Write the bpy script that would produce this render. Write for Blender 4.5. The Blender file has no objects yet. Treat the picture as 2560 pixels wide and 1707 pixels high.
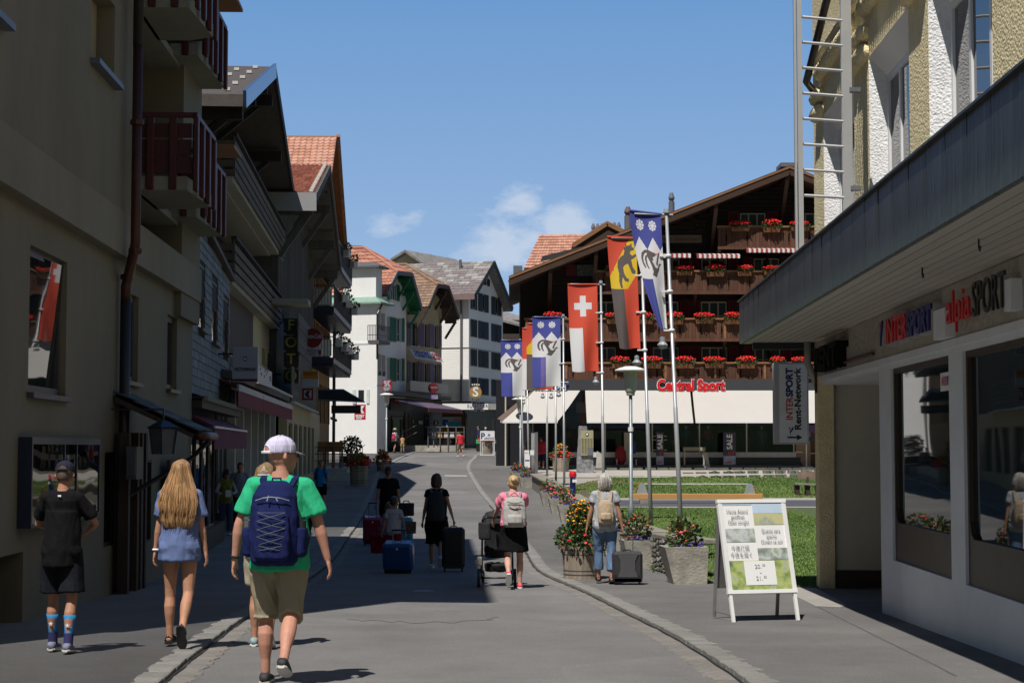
import bpy,bmesh,math,random
import numpy as np
from mathutils import Vector,Matrix,Euler
from mathutils import noise as mnoise
from mathutils.geometry import tessellate_polygon
R=math.radians
UPR=(math.pi/2,0,0);UPV=(math.pi/2,-math.pi/2,0)
rnd=random.Random(7)
SC=bpy.context.scene
COL=SC.collection
FPX=4300.0;W0,H0=2560.0,1707.0;CZ=2.0;PITCH=math.atan(266.5/FPX)
cam=bpy.data.cameras.new('camera');camo=bpy.data.objects.new('camera',cam);COL.objects.link(camo)
cam.sensor_width=36;cam.lens=36*FPX/W0;cam.clip_end=3000;cam.clip_start=.1
camo.location=(0,0,CZ);camo.rotation_euler=(math.pi/2+PITCH,0,0)
SC.camera=camo
SUN_EL,SUN_AZ=R(60),math.atan2(.42,.907)
world=bpy.data.worlds.new('World');SC.world=world;world.use_nodes=True
def sky():
 nt=world.node_tree;N=nt.nodes;L=nt.links;N.clear()
 out=N.new('ShaderNodeOutputWorld');bg=N.new('ShaderNodeBackground');bg.inputs[1].default_value=SKY_STRENGTH
 st=N.new('ShaderNodeTexSky');st.sky_type='NISHITA';st.sun_disc=False
 st.sun_elevation=SUN_EL;st.sun_rotation=SUN_AZ+math.pi
 st.altitude=1000;st.air_density=1.0;st.dust_density=.35;st.ozone_density=1.6
 tc=N.new('ShaderNodeTexCoord');mp=N.new('ShaderNodeMapping');L.new(tc.outputs['Generated'],mp.inputs[0])
 sep=N.new('ShaderNodeSeparateXYZ');L.new(tc.outputs['Generated'],sep.inputs[0])
 def math_(op,a,b=None,cl=False):
  m=N.new('ShaderNodeMath');m.operation=op;m.use_clamp=cl
  for i,v in enumerate((a,b)):
   if v is None:continue
   if isinstance(v,(int,float)):m.inputs[i].default_value=v
   else:L.new(v,m.inputs[i])
  return m.outputs[0]
 mp.inputs['Scale'].default_value=(17,17,34)
 mp.inputs['Location'].default_value=(.3,1.1,.4)
 nz=N.new('ShaderNodeTexNoise');nz.inputs['Scale'].default_value=1.7;nz.inputs['Detail'].default_value=9
 nz.inputs['Roughness'].default_value=.6
 L.new(mp.outputs[0],nz.inputs['Vector'])
 def bump(c,w,v):
  d=math_('DIVIDE',math_('SUBTRACT',v,c),w);return math_('SUBTRACT',1,math_('MULTIPLY',d,d),True)
 z=sep.outputs[2];x=math_('DIVIDE',sep.outputs[0],math_('ABSOLUTE',sep.outputs[1]))
 heaps=None
 for cx,wx,cz,wz,k in((.0,.045,.120,.026,1.0),(.005,.024,.143,.018,.9),(-.068,.03,.132,.014,.62),(.03,.028,.128,.022,.95),(-.02,.055,.112,.02,.6),(.4,.2,.15,.05,.8),(-.5,.2,.12,.05,.7)):
  h=math_('MULTIPLY',math_('MULTIPLY',bump(cx,wx,x),bump(cz,wz,z)),k)
  heaps=h if heaps is None else math_('MAXIMUM',heaps,h)
 m=math_('ADD',nz.outputs['Fac'],math_('MULTIPLY',heaps,.5))
 m=math_('MULTIPLY',math_('SUBTRACT',m,.74),4.6,True)
 m=math_('MULTIPLY',m,.72)
 rp=N.new('ShaderNodeValToRGB');L.new(z,rp.inputs[0]);e=rp.color_ramp.elements
 e[0].position=0;e[0].color=(.40,.56,.78,1);e[1].position=1;e[1].color=(.02,.055,.16,1)
 for p,c in((.08,(.32,.485,.74,1)),(.165,(.235,.405,.695,1)),(.26,(.145,.330,.645,1)),(.5,(.05,.13,.32,1))):x_=e.new(p);x_.color=c
 sc=N.new('ShaderNodeVectorMath');sc.operation='SCALE';sc.inputs['Scale'].default_value=1/SKY_STRENGTH;L.new(rp.outputs[0],sc.inputs[0])
 mn=N.new('ShaderNodeMix');mn.data_type='RGBA';mn.inputs[0].default_value=.86;L.new(st.outputs[0],mn.inputs[6]);L.new(sc.outputs[0],mn.inputs[7])
 mix=N.new('ShaderNodeMix');mix.data_type='RGBA';L.new(m,mix.inputs[0])
 L.new(mn.outputs[2],mix.inputs[6]);mix.inputs[7].default_value=(.60/SKY_STRENGTH,.68/SKY_STRENGTH,.80/SKY_STRENGTH,1)
 L.new(mix.outputs[2],bg.inputs[0]);L.new(bg.outputs[0],out.inputs[0])
SKY_STRENGTH=.1
sky()
sl=bpy.data.lights.new('sun','SUN');slo=bpy.data.objects.new('sun',sl);COL.objects.link(slo)
sl.energy=5.0;sl.angle=R(.5);sl.color=(1,.955,.89)
sd=Vector((math.sin(SUN_AZ)*math.cos(SUN_EL),math.cos(SUN_AZ)*math.cos(SUN_EL),-math.sin(SUN_EL)))
slo.rotation_euler=sd.to_track_quat('-Z','Y').to_euler()
SC.view_settings.view_transform='Standard';SC.view_settings.look='None'
SC.view_settings.exposure=0;SC.view_settings.gamma=1;SC.view_settings.use_curve_mapping=False
sp_,cp_=math.sin(PITCH),math.cos(PITCH)
def ray(px,py):
 u=(px-W0/2)/FPX;v=(H0/2-py)/FPX
 return Vector((u,cp_-v*sp_,sp_+v*cp_))
def P(px,py,Y):
 d=ray(px,py);return Vector((0,0,CZ))+d*(Y/d.y)
PROF=[(-60,1.5),(0,1.62),(10,1.7),(14,1.77),(20,1.93),(26,2.07),(31,2.15),(38,2.2),(48,2.15),(58,2.02),(70,1.78),(80,1.52),(95,1.17),(105,.85),(115,.5),(125,.15),(140,-.15),(170,-.6),(1500,-.6)]
def drop(y):
 for(a,b),(c,d)in zip(PROF,PROF[1:]):
  if y<=c:return b+(d-b)*(max(y,a)-a)/(c-a)
 return PROF[-1][1]
def gz(y,x=0):return CZ-drop(y)
def G(px,py,dz=0):
 y=8.0;lo=None
 while y<200:
  if P(px,py,y).z<=gz(y)+dz:lo=y;break
  y+=.05
 return P(px,py,lo or 150)
def link(o):COL.objects.link(o);return o
def tag(o,label=None,cat=None,group=None,kind=None):
 for k,v in(('label',label),('category',cat),('group',group),('kind',kind)):
  if v:o[k]=v
 return o
def thing(name,label,cat,loc=(0,0,0),rz=0,group=None):
 o=bpy.data.objects.new(name,None);link(o);o.location=loc;o.rotation_euler=(0,0,rz);o.empty_display_size=.2
 return tag(o,label,cat,group)
def link_tree(src,parent=None,loc=None,rz=None,label=None):
 c=src.copy();link(c)
 if parent:c.parent=parent
 if loc is not None:c.location=loc
 if rz is not None:c.rotation_euler=(0,0,rz)
 if label:c['label']=label
 for ch in src.children:link_tree(ch,c)
 return c
class MB:
 def __init__(s):s.v=[];s.f=[];s.m=[]
 def add(s,vs,fs,mi=0):
  n=len(s.v);s.v+=[tuple(v)for v in vs];s.f+=[tuple(i+n for i in f)for f in fs];s.m+=[mi]*len(fs);return s
 def box(s,x0,x1,y0,y1,z0,z1,mi=0):
  if x0>x1:x0,x1=x1,x0
  if y0>y1:y0,y1=y1,y0
  if z0>z1:z0,z1=z1,z0
  return s.add([(x0,y0,z0),(x1,y0,z0),(x1,y1,z0),(x0,y1,z0),(x0,y0,z1),(x1,y0,z1),(x1,y1,z1),(x0,y1,z1)],
              [(0,3,2,1),(4,5,6,7),(0,1,5,4),(1,2,6,5),(2,3,7,6),(3,0,4,7)],mi)
 def bar(s,a,b,w,h=None,mi=0,up=(0,0,1)):
  a=Vector(a);b=Vector(b);d=(b-a).normalized();h=h or w
  sd_=d.cross(Vector(up))
  if sd_.length<1e-4:sd_=Vector((1,0,0))
  sd_.normalize();u=sd_.cross(d);sd_=sd_*w/2;u=u*h/2
  vs=[a-sd_-u,a+sd_-u,a+sd_+u,a-sd_+u,b-sd_-u,b+sd_-u,b+sd_+u,b-sd_+u]
  return s.add(vs,[(0,1,2,3),(7,6,5,4),(0,4,5,1),(1,5,6,2),(2,6,7,3),(3,7,4,0)],mi)
 def prism(s,pts,ext,mi=0):
  ext=Vector(ext);n=len(pts);P0=[Vector(p)for p in pts];vs=P0+[p+ext for p in P0]
  fs=[(i,(i+1)%n,(i+1)%n+n,i+n)for i in range(n)]
  tri=tessellate_polygon([P0]);fs+=[tuple(t)for t in tri]+[tuple(j+n for j in reversed(t))for t in tri]
  return s.add(vs,fs,mi)
 def tube(s,pts,r,n=8,mi=0,caps=True):
  pts=[Vector(p)for p in pts];rs=r if isinstance(r,(list,tuple))else[r]*len(pts)
  vs=[];fs=[];prev=None
  for i,p in enumerate(pts):
   d=(pts[min(i+1,len(pts)-1)]-pts[max(i-1,0)]).normalized()
   if prev is None:
    a=d.orthogonal().normalized()
   else:
    a=(prev-d*prev.dot(d))
    a=a.normalized()if a.length>1e-5 else d.orthogonal().normalized()
   prev=a;b=d.cross(a)
   for k in range(n):
    t=2*math.pi*k/n;vs.append(p+(a*math.cos(t)+b*math.sin(t))*rs[i])
  for i in range(len(pts)-1):
   for k in range(n):
    fs.append((i*n+k,i*n+(k+1)%n,(i+1)*n+(k+1)%n,(i+1)*n+k))
  if caps:fs+=[tuple(range(n-1,-1,-1)),tuple(range((len(pts)-1)*n,len(pts)*n))]
  return s.add(vs,fs,mi)
 def lathe(s,prof,n=16,c=(0,0,0),mi=0,caps=True,sx=1,sy=1):
  vs=[];fs=[]
  for r,z in prof:
   for k in range(n):
    t=2*math.pi*k/n;vs.append((c[0]+r*sx*math.cos(t),c[1]+r*sy*math.sin(t),c[2]+z))
  for i in range(len(prof)-1):
   for k in range(n):fs.append((i*n+k,i*n+(k+1)%n,(i+1)*n+(k+1)%n,(i+1)*n+k))
  if caps:fs+=[tuple(range(n-1,-1,-1)),tuple(range((len(prof)-1)*n,len(prof)*n))]
  return s.add(vs,fs,mi)
 def quad(s,a,b,c,d,mi=0):return s.add([a,b,c,d],[(0,1,2,3)],mi)
 def wall(s,x0,x1,z0,z1,y,th,holes=(),mi=0):
  xs=sorted({x0,x1,*[c for h in holes for c in h[:2]]});zs=sorted({z0,z1,*[c for h in holes for c in h[2:]]})
  xs=[x for x in xs if x0-1e-6<=x<=x1+1e-6];zs=[z for z in zs if z0-1e-6<=z<=z1+1e-6]
  def solid(i,j):
   if i<0 or j<0 or i>=len(xs)-1 or j>=len(zs)-1:return False
   cx=(xs[i]+xs[i+1])/2;cz=(zs[j]+zs[j+1])/2
   return not any(h[0]<cx<h[1]and h[2]<cz<h[3]for h in holes)
  for i in range(len(xs)-1):
   for j in range(len(zs)-1):
    if not solid(i,j):continue
    a,b,c,d=xs[i],xs[i+1],zs[j],zs[j+1];y2=y+th
    s.quad((a,y,c),(b,y,c),(b,y,d),(a,y,d),mi);s.quad((b,y2,c),(a,y2,c),(a,y2,d),(b,y2,d),mi)
    if not solid(i-1,j):s.quad((a,y2,c),(a,y,c),(a,y,d),(a,y2,d),mi)
    if not solid(i+1,j):s.quad((b,y,c),(b,y2,c),(b,y2,d),(b,y,d),mi)
    if not solid(i,j-1):s.quad((a,y,c),(a,y2,c),(b,y2,c),(b,y,c),mi)
    if not solid(i,j+1):s.quad((a,y2,d),(a,y,d),(b,y,d),(b,y2,d),mi)
  return s
 def build(s,name,mats,parent=None,loc=(0,0,0),rot=(0,0,0),smooth=False,recalc=False,bevel=0):
  me=bpy.data.meshes.new(name)
  if not s.f:s.v=[(0,0,0),(.001,0,0),(0,.001,0)];s.f=[(0,1,2)];s.m=[0]
  me.from_pydata(s.v,[],s.f)
  if not isinstance(mats,(list,tuple)):mats=[mats]
  for m in mats:me.materials.append(m)
  if len(mats)>1:me.polygons.foreach_set('material_index',s.m)
  if recalc or bevel:
   bm=bmesh.new();bm.from_mesh(me)
   if recalc:bmesh.ops.recalc_face_normals(bm,faces=bm.faces)
   if bevel:
    bmesh.ops.remove_doubles(bm,verts=bm.verts,dist=1e-5)
    bmesh.ops.bevel(bm,geom=[e for e in bm.edges if len(e.link_faces)==2 and e.calc_face_angle(0)>.6],offset=bevel,segments=1,affect='EDGES',clamp_overlap=True)
   bm.to_mesh(me);bm.free()
  if smooth:me.polygons.foreach_set('use_smooth',[True]*len(me.polygons))
  me.update();o=bpy.data.objects.new(name,me);link(o)
  if parent:o.parent=parent
  o.location=loc;o.rotation_euler=rot
  return o
def npmesh(name,V,F,mats,parent=None,mi=None,smooth=False,kind=None,loc=(0,0,0)):
 V=np.asarray(V,np.float32);F=np.asarray(F,np.int32);k=F.shape[1]
 me=bpy.data.meshes.new(name);me.vertices.add(len(V));me.vertices.foreach_set('co',V.ravel())
 me.loops.add(F.size);me.loops.foreach_set('vertex_index',F.ravel());me.polygons.add(len(F))
 me.polygons.foreach_set('loop_start',np.arange(0,F.size,k,dtype=np.int32));me.polygons.foreach_set('loop_total',np.full(len(F),k,np.int32))
 if not isinstance(mats,(list,tuple)):mats=[mats]
 for m in mats:me.materials.append(m)
 if mi is not None:me.polygons.foreach_set('material_index',np.asarray(mi,np.int32))
 if smooth:me.polygons.foreach_set('use_smooth',np.ones(len(F),bool))
 me.update(calc_edges=True);o=bpy.data.objects.new(name,me);link(o);o.location=loc
 if parent:o.parent=parent
 if kind:o['kind']=kind
 return o
def inst(src,name,parent,loc,rot=(0,0,0),scale=(1,1,1),kind=None):
 o=bpy.data.objects.new(name,src.data);link(o);o.parent=parent;o.location=loc;o.rotation_euler=rot;o.scale=scale
 if kind:o['kind']=kind
 return o
MATS={}
def M(name,col,rough=.6,var=.12,scale=3,bump=0,bscale=40,metal=0,spec=.5,stretch=(1,1,1),rv=0,dirt=0,col2=None,sheen=0,alpha=1,coat=0,bdist=.02):
 if name in MATS:return MATS[name]
 m=bpy.data.materials.new(name);MATS[name]=m;m.use_nodes=True;nt=m.node_tree;N=nt.nodes;L=nt.links
 b=N['Principled BSDF'];b.inputs['Roughness'].default_value=rough;b.inputs['Metallic'].default_value=metal
 b.inputs['Specular IOR Level'].default_value=spec
 if sheen:b.inputs['Sheen Weight'].default_value=sheen
 if coat:b.inputs['Coat Weight'].default_value=coat;b.inputs['Coat Roughness'].default_value=.08
 tc=N.new('ShaderNodeTexCoord');mp=N.new('ShaderNodeMapping');mp.inputs['Scale'].default_value=stretch
 L.new(tc.outputs['Object'],mp.inputs[0])
 nz=N.new('ShaderNodeTexNoise');nz.inputs['Scale'].default_value=scale;nz.inputs['Detail'].default_value=7;nz.inputs['Roughness'].default_value=.65
 L.new(mp.outputs[0],nz.inputs['Vector'])
 c1=[c*(1-var)for c in col]+[1];c2=[min(1,c*(1+var))for c in(col2 or col)]+[1]
 rp=N.new('ShaderNodeValToRGB');rp.color_ramp.elements[0].color=c1;rp.color_ramp.elements[1].color=c2
 rp.color_ramp.elements[0].position=.3;rp.color_ramp.elements[1].position=.7;L.new(nz.outputs['Fac'],rp.inputs[0]);out=rp.outputs[0]
 if dirt:
  n2=N.new('ShaderNodeTexNoise');n2.inputs['Scale'].default_value=scale*.23;n2.inputs['Detail'].default_value=9;n2.inputs['Roughness'].default_value=.75
  L.new(mp.outputs[0],n2.inputs['Vector']);r2=N.new('ShaderNodeValToRGB');r2.color_ramp.elements[0].position=.38;r2.color_ramp.elements[1].position=.62
  r2.color_ramp.elements[0].color=(1-dirt,1-dirt,1-dirt,1);mx=N.new('ShaderNodeMix');mx.data_type='RGBA';mx.blend_type='MULTIPLY';mx.inputs[0].default_value=1
  L.new(n2.outputs['Fac'],r2.inputs[0]);L.new(out,mx.inputs[6]);L.new(r2.outputs[0],mx.inputs[7]);out=mx.outputs[2]
 if rv:
  oi=N.new('ShaderNodeObjectInfo');mr=N.new('ShaderNodeMapRange');mr.inputs[3].default_value=1-rv;mr.inputs[4].default_value=1+rv;L.new(oi.outputs['Random'],mr.inputs[0])
  hs=N.new('ShaderNodeHueSaturation');L.new(mr.outputs[0],hs.inputs['Value']);L.new(out,hs.inputs['Color']);out=hs.outputs[0]
 L.new(out,b.inputs['Base Color'])
 if bump:
  nb=N.new('ShaderNodeTexNoise');nb.inputs['Scale'].default_value=bscale;nb.inputs['Detail'].default_value=5
  L.new(mp.outputs[0],nb.inputs['Vector']);bp=N.new('ShaderNodeBump');bp.inputs['Strength'].default_value=bump;bp.inputs['Distance'].default_value=bdist
  L.new(nb.outputs['Fac'],bp.inputs['Height']);L.new(bp.outputs[0],b.inputs['Normal'])
 if alpha<1:b.inputs['Alpha'].default_value=alpha
 return m
def glassm(name,base=(.02,.025,.03),rough=.02,clear=0,wobble=.012):
 if name in MATS:return MATS[name]
 m=M(name,base,rough,0,1,0,spec=.5);nt=m.node_tree;N=nt.nodes;L=nt.links;b=N['Principled BSDF'];b.inputs['IOR'].default_value=1.52
 nb=N.new('ShaderNodeTexNoise');nb.inputs['Scale'].default_value=.8;nb.inputs['Detail'].default_value=1
 tc=N.new('ShaderNodeTexCoord');L.new(tc.outputs['Object'],nb.inputs['Vector']);bp=N.new('ShaderNodeBump');bp.inputs['Strength'].default_value=wobble;bp.inputs['Distance'].default_value=1
 L.new(nb.outputs['Fac'],bp.inputs['Height']);L.new(bp.outputs[0],b.inputs['Normal'])
 if clear:
  o=N['Material Output'];tr=N.new('ShaderNodeBsdfTransparent');tr.inputs[0].default_value=(.85,.88,.87,1);gl=N.new('ShaderNodeBsdfGlossy');gl.inputs['Roughness'].default_value=rough
  fr=N.new('ShaderNodeFresnel');fr.inputs[0].default_value=1.6;mx=N.new('ShaderNodeMixShader');L.new(bp.outputs[0],gl.inputs['Normal']);L.new(bp.outputs[0],fr.inputs['Normal'])
  L.new(fr.outputs[0],mx.inputs[0]);L.new(tr.outputs[0],mx.inputs[1]);L.new(gl.outputs[0],mx.inputs[2]);L.new(mx.outputs[0],o.inputs[0])
 return m
class Frame:
 def __init__(s,X,Y,dx,dy,z=0):
  l=math.hypot(dx,dy);s.o=Vector((X,Y,z));s.u=Vector((dx/l,dy/l,0));s.n=Vector((-dy/l,dx/l,0));s.rz=math.atan2(dy,dx)
 def at(s,px,py,c=0):
  d=ray(px,py);o=Vector((0,0,CZ));t=((s.o+s.n*c-o).dot(s.n))/d.dot(s.n);p=o+d*t-s.o
  return p.dot(s.u),p.z
 def atx(s,px,py,x=0):
  d=ray(px,py);o=Vector((0,0,CZ));t=((s.o+s.u*x-o).dot(s.u))/d.dot(s.u);p=o+d*t-s.o
  return p.dot(s.n),p.z
 def w(s,x,y,z):return s.o+s.u*x+s.n*y+Vector((0,0,z))
 def rect(s,a,b,c=0):
  x0,z0=s.at(*a,c);x1,z1=s.at(*b,c);return min(x0,x1),max(x0,x1),min(z0,z1),max(z0,z1)
 def hz(s,xa,xb,yt,yb,c=0):
  x0,zt=s.at(xa,yt,c);_,zb=s.at(xa,yb,c);x1,_=s.at(xb,yt,c);return(min(x0,x1),max(x0,x1),zb,zt)
def window(par,r,y,mf,mp,nv=1,nh=0,depth=.12,fw=.06,sill=None,name='window'):
 x0,x1,z0,z1=r;d=y+depth;f=MB()
 f.box(x0,x1,d,d+.06,z0,z0+fw).box(x0,x1,d,d+.06,z1-fw,z1).box(x0,x0+fw,d,d+.06,z0+fw,z1-fw).box(x1-fw,x1,d,d+.06,z0+fw,z1-fw)
 for i in range(nv):cx=x0+(x1-x0)*(i+1)/(nv+1);f.box(cx-fw*.55,cx+fw*.55,d+.005,d+.055,z0+fw,z1-fw)
 for i in range(nh):
  cz=z0+(z1-z0)*(.33 if nh==1 else(i+1)/(nh+1));f.box(x0+fw,x1-fw,d+.012,d+.048,cz-fw*.3,cz+fw*.3)
 o=f.build(name,mf,par);p=MB().box(x0+fw*.5,x1-fw*.5,d+.03,d+.042,z0+fw*.5,z1-fw*.5).build('pane',mp,o)
 if sill:MB().box(x0-.06,x1+.06,y-.08,d,z0-.06,z0).build('sill',sill,o)
 return o
def shutter(par,x0,x1,z0,z1,y,m,louvre=True,ang=0):
 b=MB();fw=.07;t=.04
 b.box(x0,x0+fw,y-t,y,z0,z1).box(x1-fw,x1,y-t,y,z0,z1).box(x0+fw,x1-fw,y-t,y,z0,z0+fw).box(x0+fw,x1-fw,y-t,y,z1-fw,z1)
 if louvre:
  n=max(4,int((z1-z0)/.07))
  for i in range(n):
   zc=z0+fw+(z1-z0-2*fw)*(i+.5)/n;h=(z1-z0-2*fw)/n*.42
   b.add([(x0+fw,y-t*.9,zc-h),(x1-fw,y-t*.9,zc-h),(x1-fw,y-t*.15,zc+h),(x0+fw,y-t*.15,zc+h)],[(0,1,2,3)])
  b.box(x0+fw,x1-fw,y-.008,y-.002,z0+fw,z1-fw)
 else:b.box(x0+fw,x1-fw,y-t*.7,y-t*.2,z0+fw,z1-fw)
 return b.build('shutter',m,par)
def textmesh(name,s,size,mat,parent=None,loc=(0,0,0),rot=(0,0,0),ext=.01,sx=1,bold=0,align='CENTER',spacing=1,shear=0,squeeze=None):
 c=bpy.data.curves.new('t','FONT');c.body=s;c.size=size;c.extrude=ext;c.align_x=align;c.align_y='CENTER';c.offset=bold;c.space_character=spacing;c.shear=shear;c.resolution_u=3
 t=bpy.data.objects.new('t',c);link(t);bpy.context.view_layer.update();dg=bpy.context.evaluated_depsgraph_get()
 me=bpy.data.meshes.new_from_object(t.evaluated_get(dg));bpy.data.objects.remove(t);bpy.data.curves.remove(c)
 me.materials.clear();me.materials.append(mat)
 if squeeze and len(me.vertices):
  xs=[v.co.x for v in me.vertices];sx=squeeze/(max(xs)-min(xs))
 for v in me.vertices:v.co.x*=sx
 o=bpy.data.objects.new(name,me);link(o);o.parent=parent;o.location=loc;o.rotation_euler=rot;o['kind']='stuff' if False else ''
 del o['kind'];return o
# ================================================================ ground, road, pavements, lawn
def asphalt(name,base,seam=0):
 m=M(name,base,.88,.14,.7,.55,160,dirt=.24,bdist=.006,spec=.3);nt=m.node_tree;N=nt.nodes;L=nt.links;b=N['Principled BSDF']
 src=b.inputs['Base Color'].links[0].from_socket;tc=N.new('ShaderNodeTexCoord')
 v=N.new('ShaderNodeTexVoronoi');v.inputs['Scale'].default_value=45;L.new(tc.outputs['Object'],v.inputs['Vector'])
 r=N.new('ShaderNodeValToRGB');r.color_ramp.elements[0].position=.0;r.color_ramp.elements[0].color=(1.45,1.43,1.4,1);r.color_ramp.elements[1].position=.42;r.color_ramp.elements[1].color=(.93,.93,.93,1)
 L.new(v.outputs['Distance'],r.inputs[0]);mx=N.new('ShaderNodeMix');mx.data_type='RGBA';mx.blend_type='MULTIPLY';mx.inputs[0].default_value=1
 L.new(src,mx.inputs[6]);L.new(r.outputs[0],mx.inputs[7])
 v2=N.new('ShaderNodeTexVoronoi');v2.inputs['Scale'].default_value=.22;v2.distance='CHEBYCHEV';L.new(tc.outputs['Object'],v2.inputs['Vector'])
 sx=N.new('ShaderNodeSeparateColor');L.new(v2.outputs['Color'],sx.inputs[0]);mr=N.new('ShaderNodeMapRange');mr.inputs[3].default_value=.9;mr.inputs[4].default_value=1.07;L.new(sx.outputs[0],mr.inputs[0])
 n3=N.new('ShaderNodeTexNoise');n3.inputs['Scale'].default_value=1.6;n3.inputs['Detail'].default_value=6;L.new(tc.outputs['Object'],n3.inputs['Vector'])
 ma=N.new('ShaderNodeMath');ma.operation='SUBTRACT';ma.inputs[1].default_value=.5;L.new(n3.outputs['Fac'],ma.inputs[0]);mb=N.new('ShaderNodeMath');mb.operation='ABSOLUTE';L.new(ma.outputs[0],mb.inputs[0])
 r3=N.new('ShaderNodeValToRGB');r3.color_ramp.elements[0].color=(.78,.78,.78,1);r3.color_ramp.elements[1].position=.006;L.new(mb.outputs[0],r3.inputs[0])
 m4=N.new('ShaderNodeMix');m4.data_type='RGBA';m4.blend_type='MULTIPLY';m4.inputs[0].default_value=.0
 L.new(mx.outputs[2],m4.inputs[6]);L.new(r3.outputs[0],m4.inputs[7])
 m5=N.new('ShaderNodeMix');m5.data_type='RGBA';m5.blend_type='MULTIPLY';m5.inputs[0].default_value=1;L.new(m4.outputs[2],m5.inputs[6]);L.new(mr.outputs[0],m5.inputs[7])
 L.new(m5.outputs[2],b.inputs['Base Color']);return m
m_road=asphalt('road asphalt',(.200,.194,.188));m_pave=asphalt('pavement asphalt',(.188,.182,.176))
m_kerb=M('granite kerb',(.275,.265,.243),.8,.2,9,.6,60,rv=.14,dirt=.25);m_gut=M('gutter stone',(.27,.25,.225),.85,.25,12,.7,50,rv=.14,dirt=.25)
m_dark=M('dark joint',(.03,.03,.03),.9)
LK=[(408,1707),(524,1613),(584,1567),(641,1530),(822,1410),(860,1360),(902,1297),(935,1230),(954,1180),(980,1159),(1004,1145),(1038,1131),(1080,1121.5),(1119,1118),(1161,1117.3)]
RK=[(1860,1707),(1769,1645),(1665,1582),(1560,1530),(1456,1478),(1352,1431),(1312,1377),(1252,1295),(1197,1230),(1167,1175),(1170,1157),(1183,1145),(1204,1136)]
def line_w(pts):return[G(*p)for p in pts]
lk=line_w(LK);rk=line_w(RK)
d0=lk[0]-lk[1];lk.insert(0,lk[0]+d0*6);d0=rk[0]-rk[1];rk.insert(0,rk[0]+d0*4)
lk.append(lk[-1]+Vector((6,.2,0)));lk.append(lk[-1]+Vector((30,1,0)))
rk.append(rk[-1]+Vector((3,2.2,0)));rk.append(rk[-1]+Vector((30,3,0)))
def smooth_line(p,step=.5):
 out=[]
 for i in range(len(p)-1):
  a=p[max(i-1,0)];b=p[i];c=p[i+1];d=p[min(i+2,len(p)-1)];n=max(1,int((c-b).length/step))
  for k in range(n):
   t=k/n;t2=t*t;t3=t2*t;l=(c-b).length
   m1=(c-a).normalized()*l;m2=(d-b).normalized()*l
   q=b*(2*t3-3*t2+1)+m1*(t3-2*t2+t)+c*(-2*t3+3*t2)+m2*(t3-t2);out.append(Vector((q.x,q.y,gz(q.y))))
 out.append(Vector((p[-1].x,p[-1].y,gz(p[-1].y))));return out
lks=smooth_line(lk);rks=smooth_line(rk)
def xat(line,y):
 for a,b in zip(line,line[1:]):
  if(a.y<=y<=b.y):return a.x+(b.x-a.x)*(y-a.y)/max(1e-6,b.y-a.y)
 return line[0].x if y<line[0].y else line[-1].x
def sheet(name,xa,xb,ys,dz,mat,nx=1,parent=None,kind='structure',skirt=0):
 V=[];F=[]
 for y in ys:
  a=xa(y)if callable(xa)else xa;b=xb(y)if callable(xb)else xb
  for i in range(nx+1):V.append((a+(b-a)*i/nx,y,gz(y)+dz))
 n=nx+1
 for j in range(len(ys)-1):
  for i in range(nx):F.append((j*n+i,j*n+i+1,(j+1)*n+i+1,(j+1)*n+i))
 if skirt:
  o=len(V);V+=[(x,y,z-skirt)for x,y,z in V]
  for j in range(len(ys)-1):
   F.append((j*n,(j+1)*n,(j+1)*n+o,j*n+o));F.append((j*n+nx,j*n+nx+o,(j+1)*n+nx+o,(j+1)*n+nx))
 return npmesh(name,V,F,mat,parent,kind=kind)
yy=[-60,-40,-20,-10,-5,0,3]+[i*.5 for i in range(8,300)]+[150,170,1400]
sheet('ground',lambda y:-500 if y<200 else-1500,lambda y:500 if y<200 else 1500,yy,-.012,m_pave)
ys=[lks[0].y]+[v for v in yy if lks[0].y<v<131]
KH=.035
road=sheet('road',lambda y:xat(lks,y)-.05,lambda y:xat(rks,y)+.05 if y<rks[-1].y else 45,[v for v in ys if v<130.5],0,m_road)
ly=[p.y for p in lks if p.y<127];
pl=sheet('pavement',-40,lambda y:xat(lks,y)-.02,sorted(set([round(v,3)for v in ys if v<126]+[round(v,3)for v in ly])),KH,m_pave,skirt=.1)
fy=max(p.y for p in lks if p.y<128)
sheet('pavement',-40,60,[126,128,130,135,140,150,175],KH+.004,m_pave)
ry=[p.y for p in rks]
pr=sheet('pavement',lambda y:xat(rks,y)+.02,45,sorted(set([round(v,3)for v in yy if rks[0].y<v<rks[-1].y]+[round(v,3)for v in ry])),KH,m_pave,skirt=.1)
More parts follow.
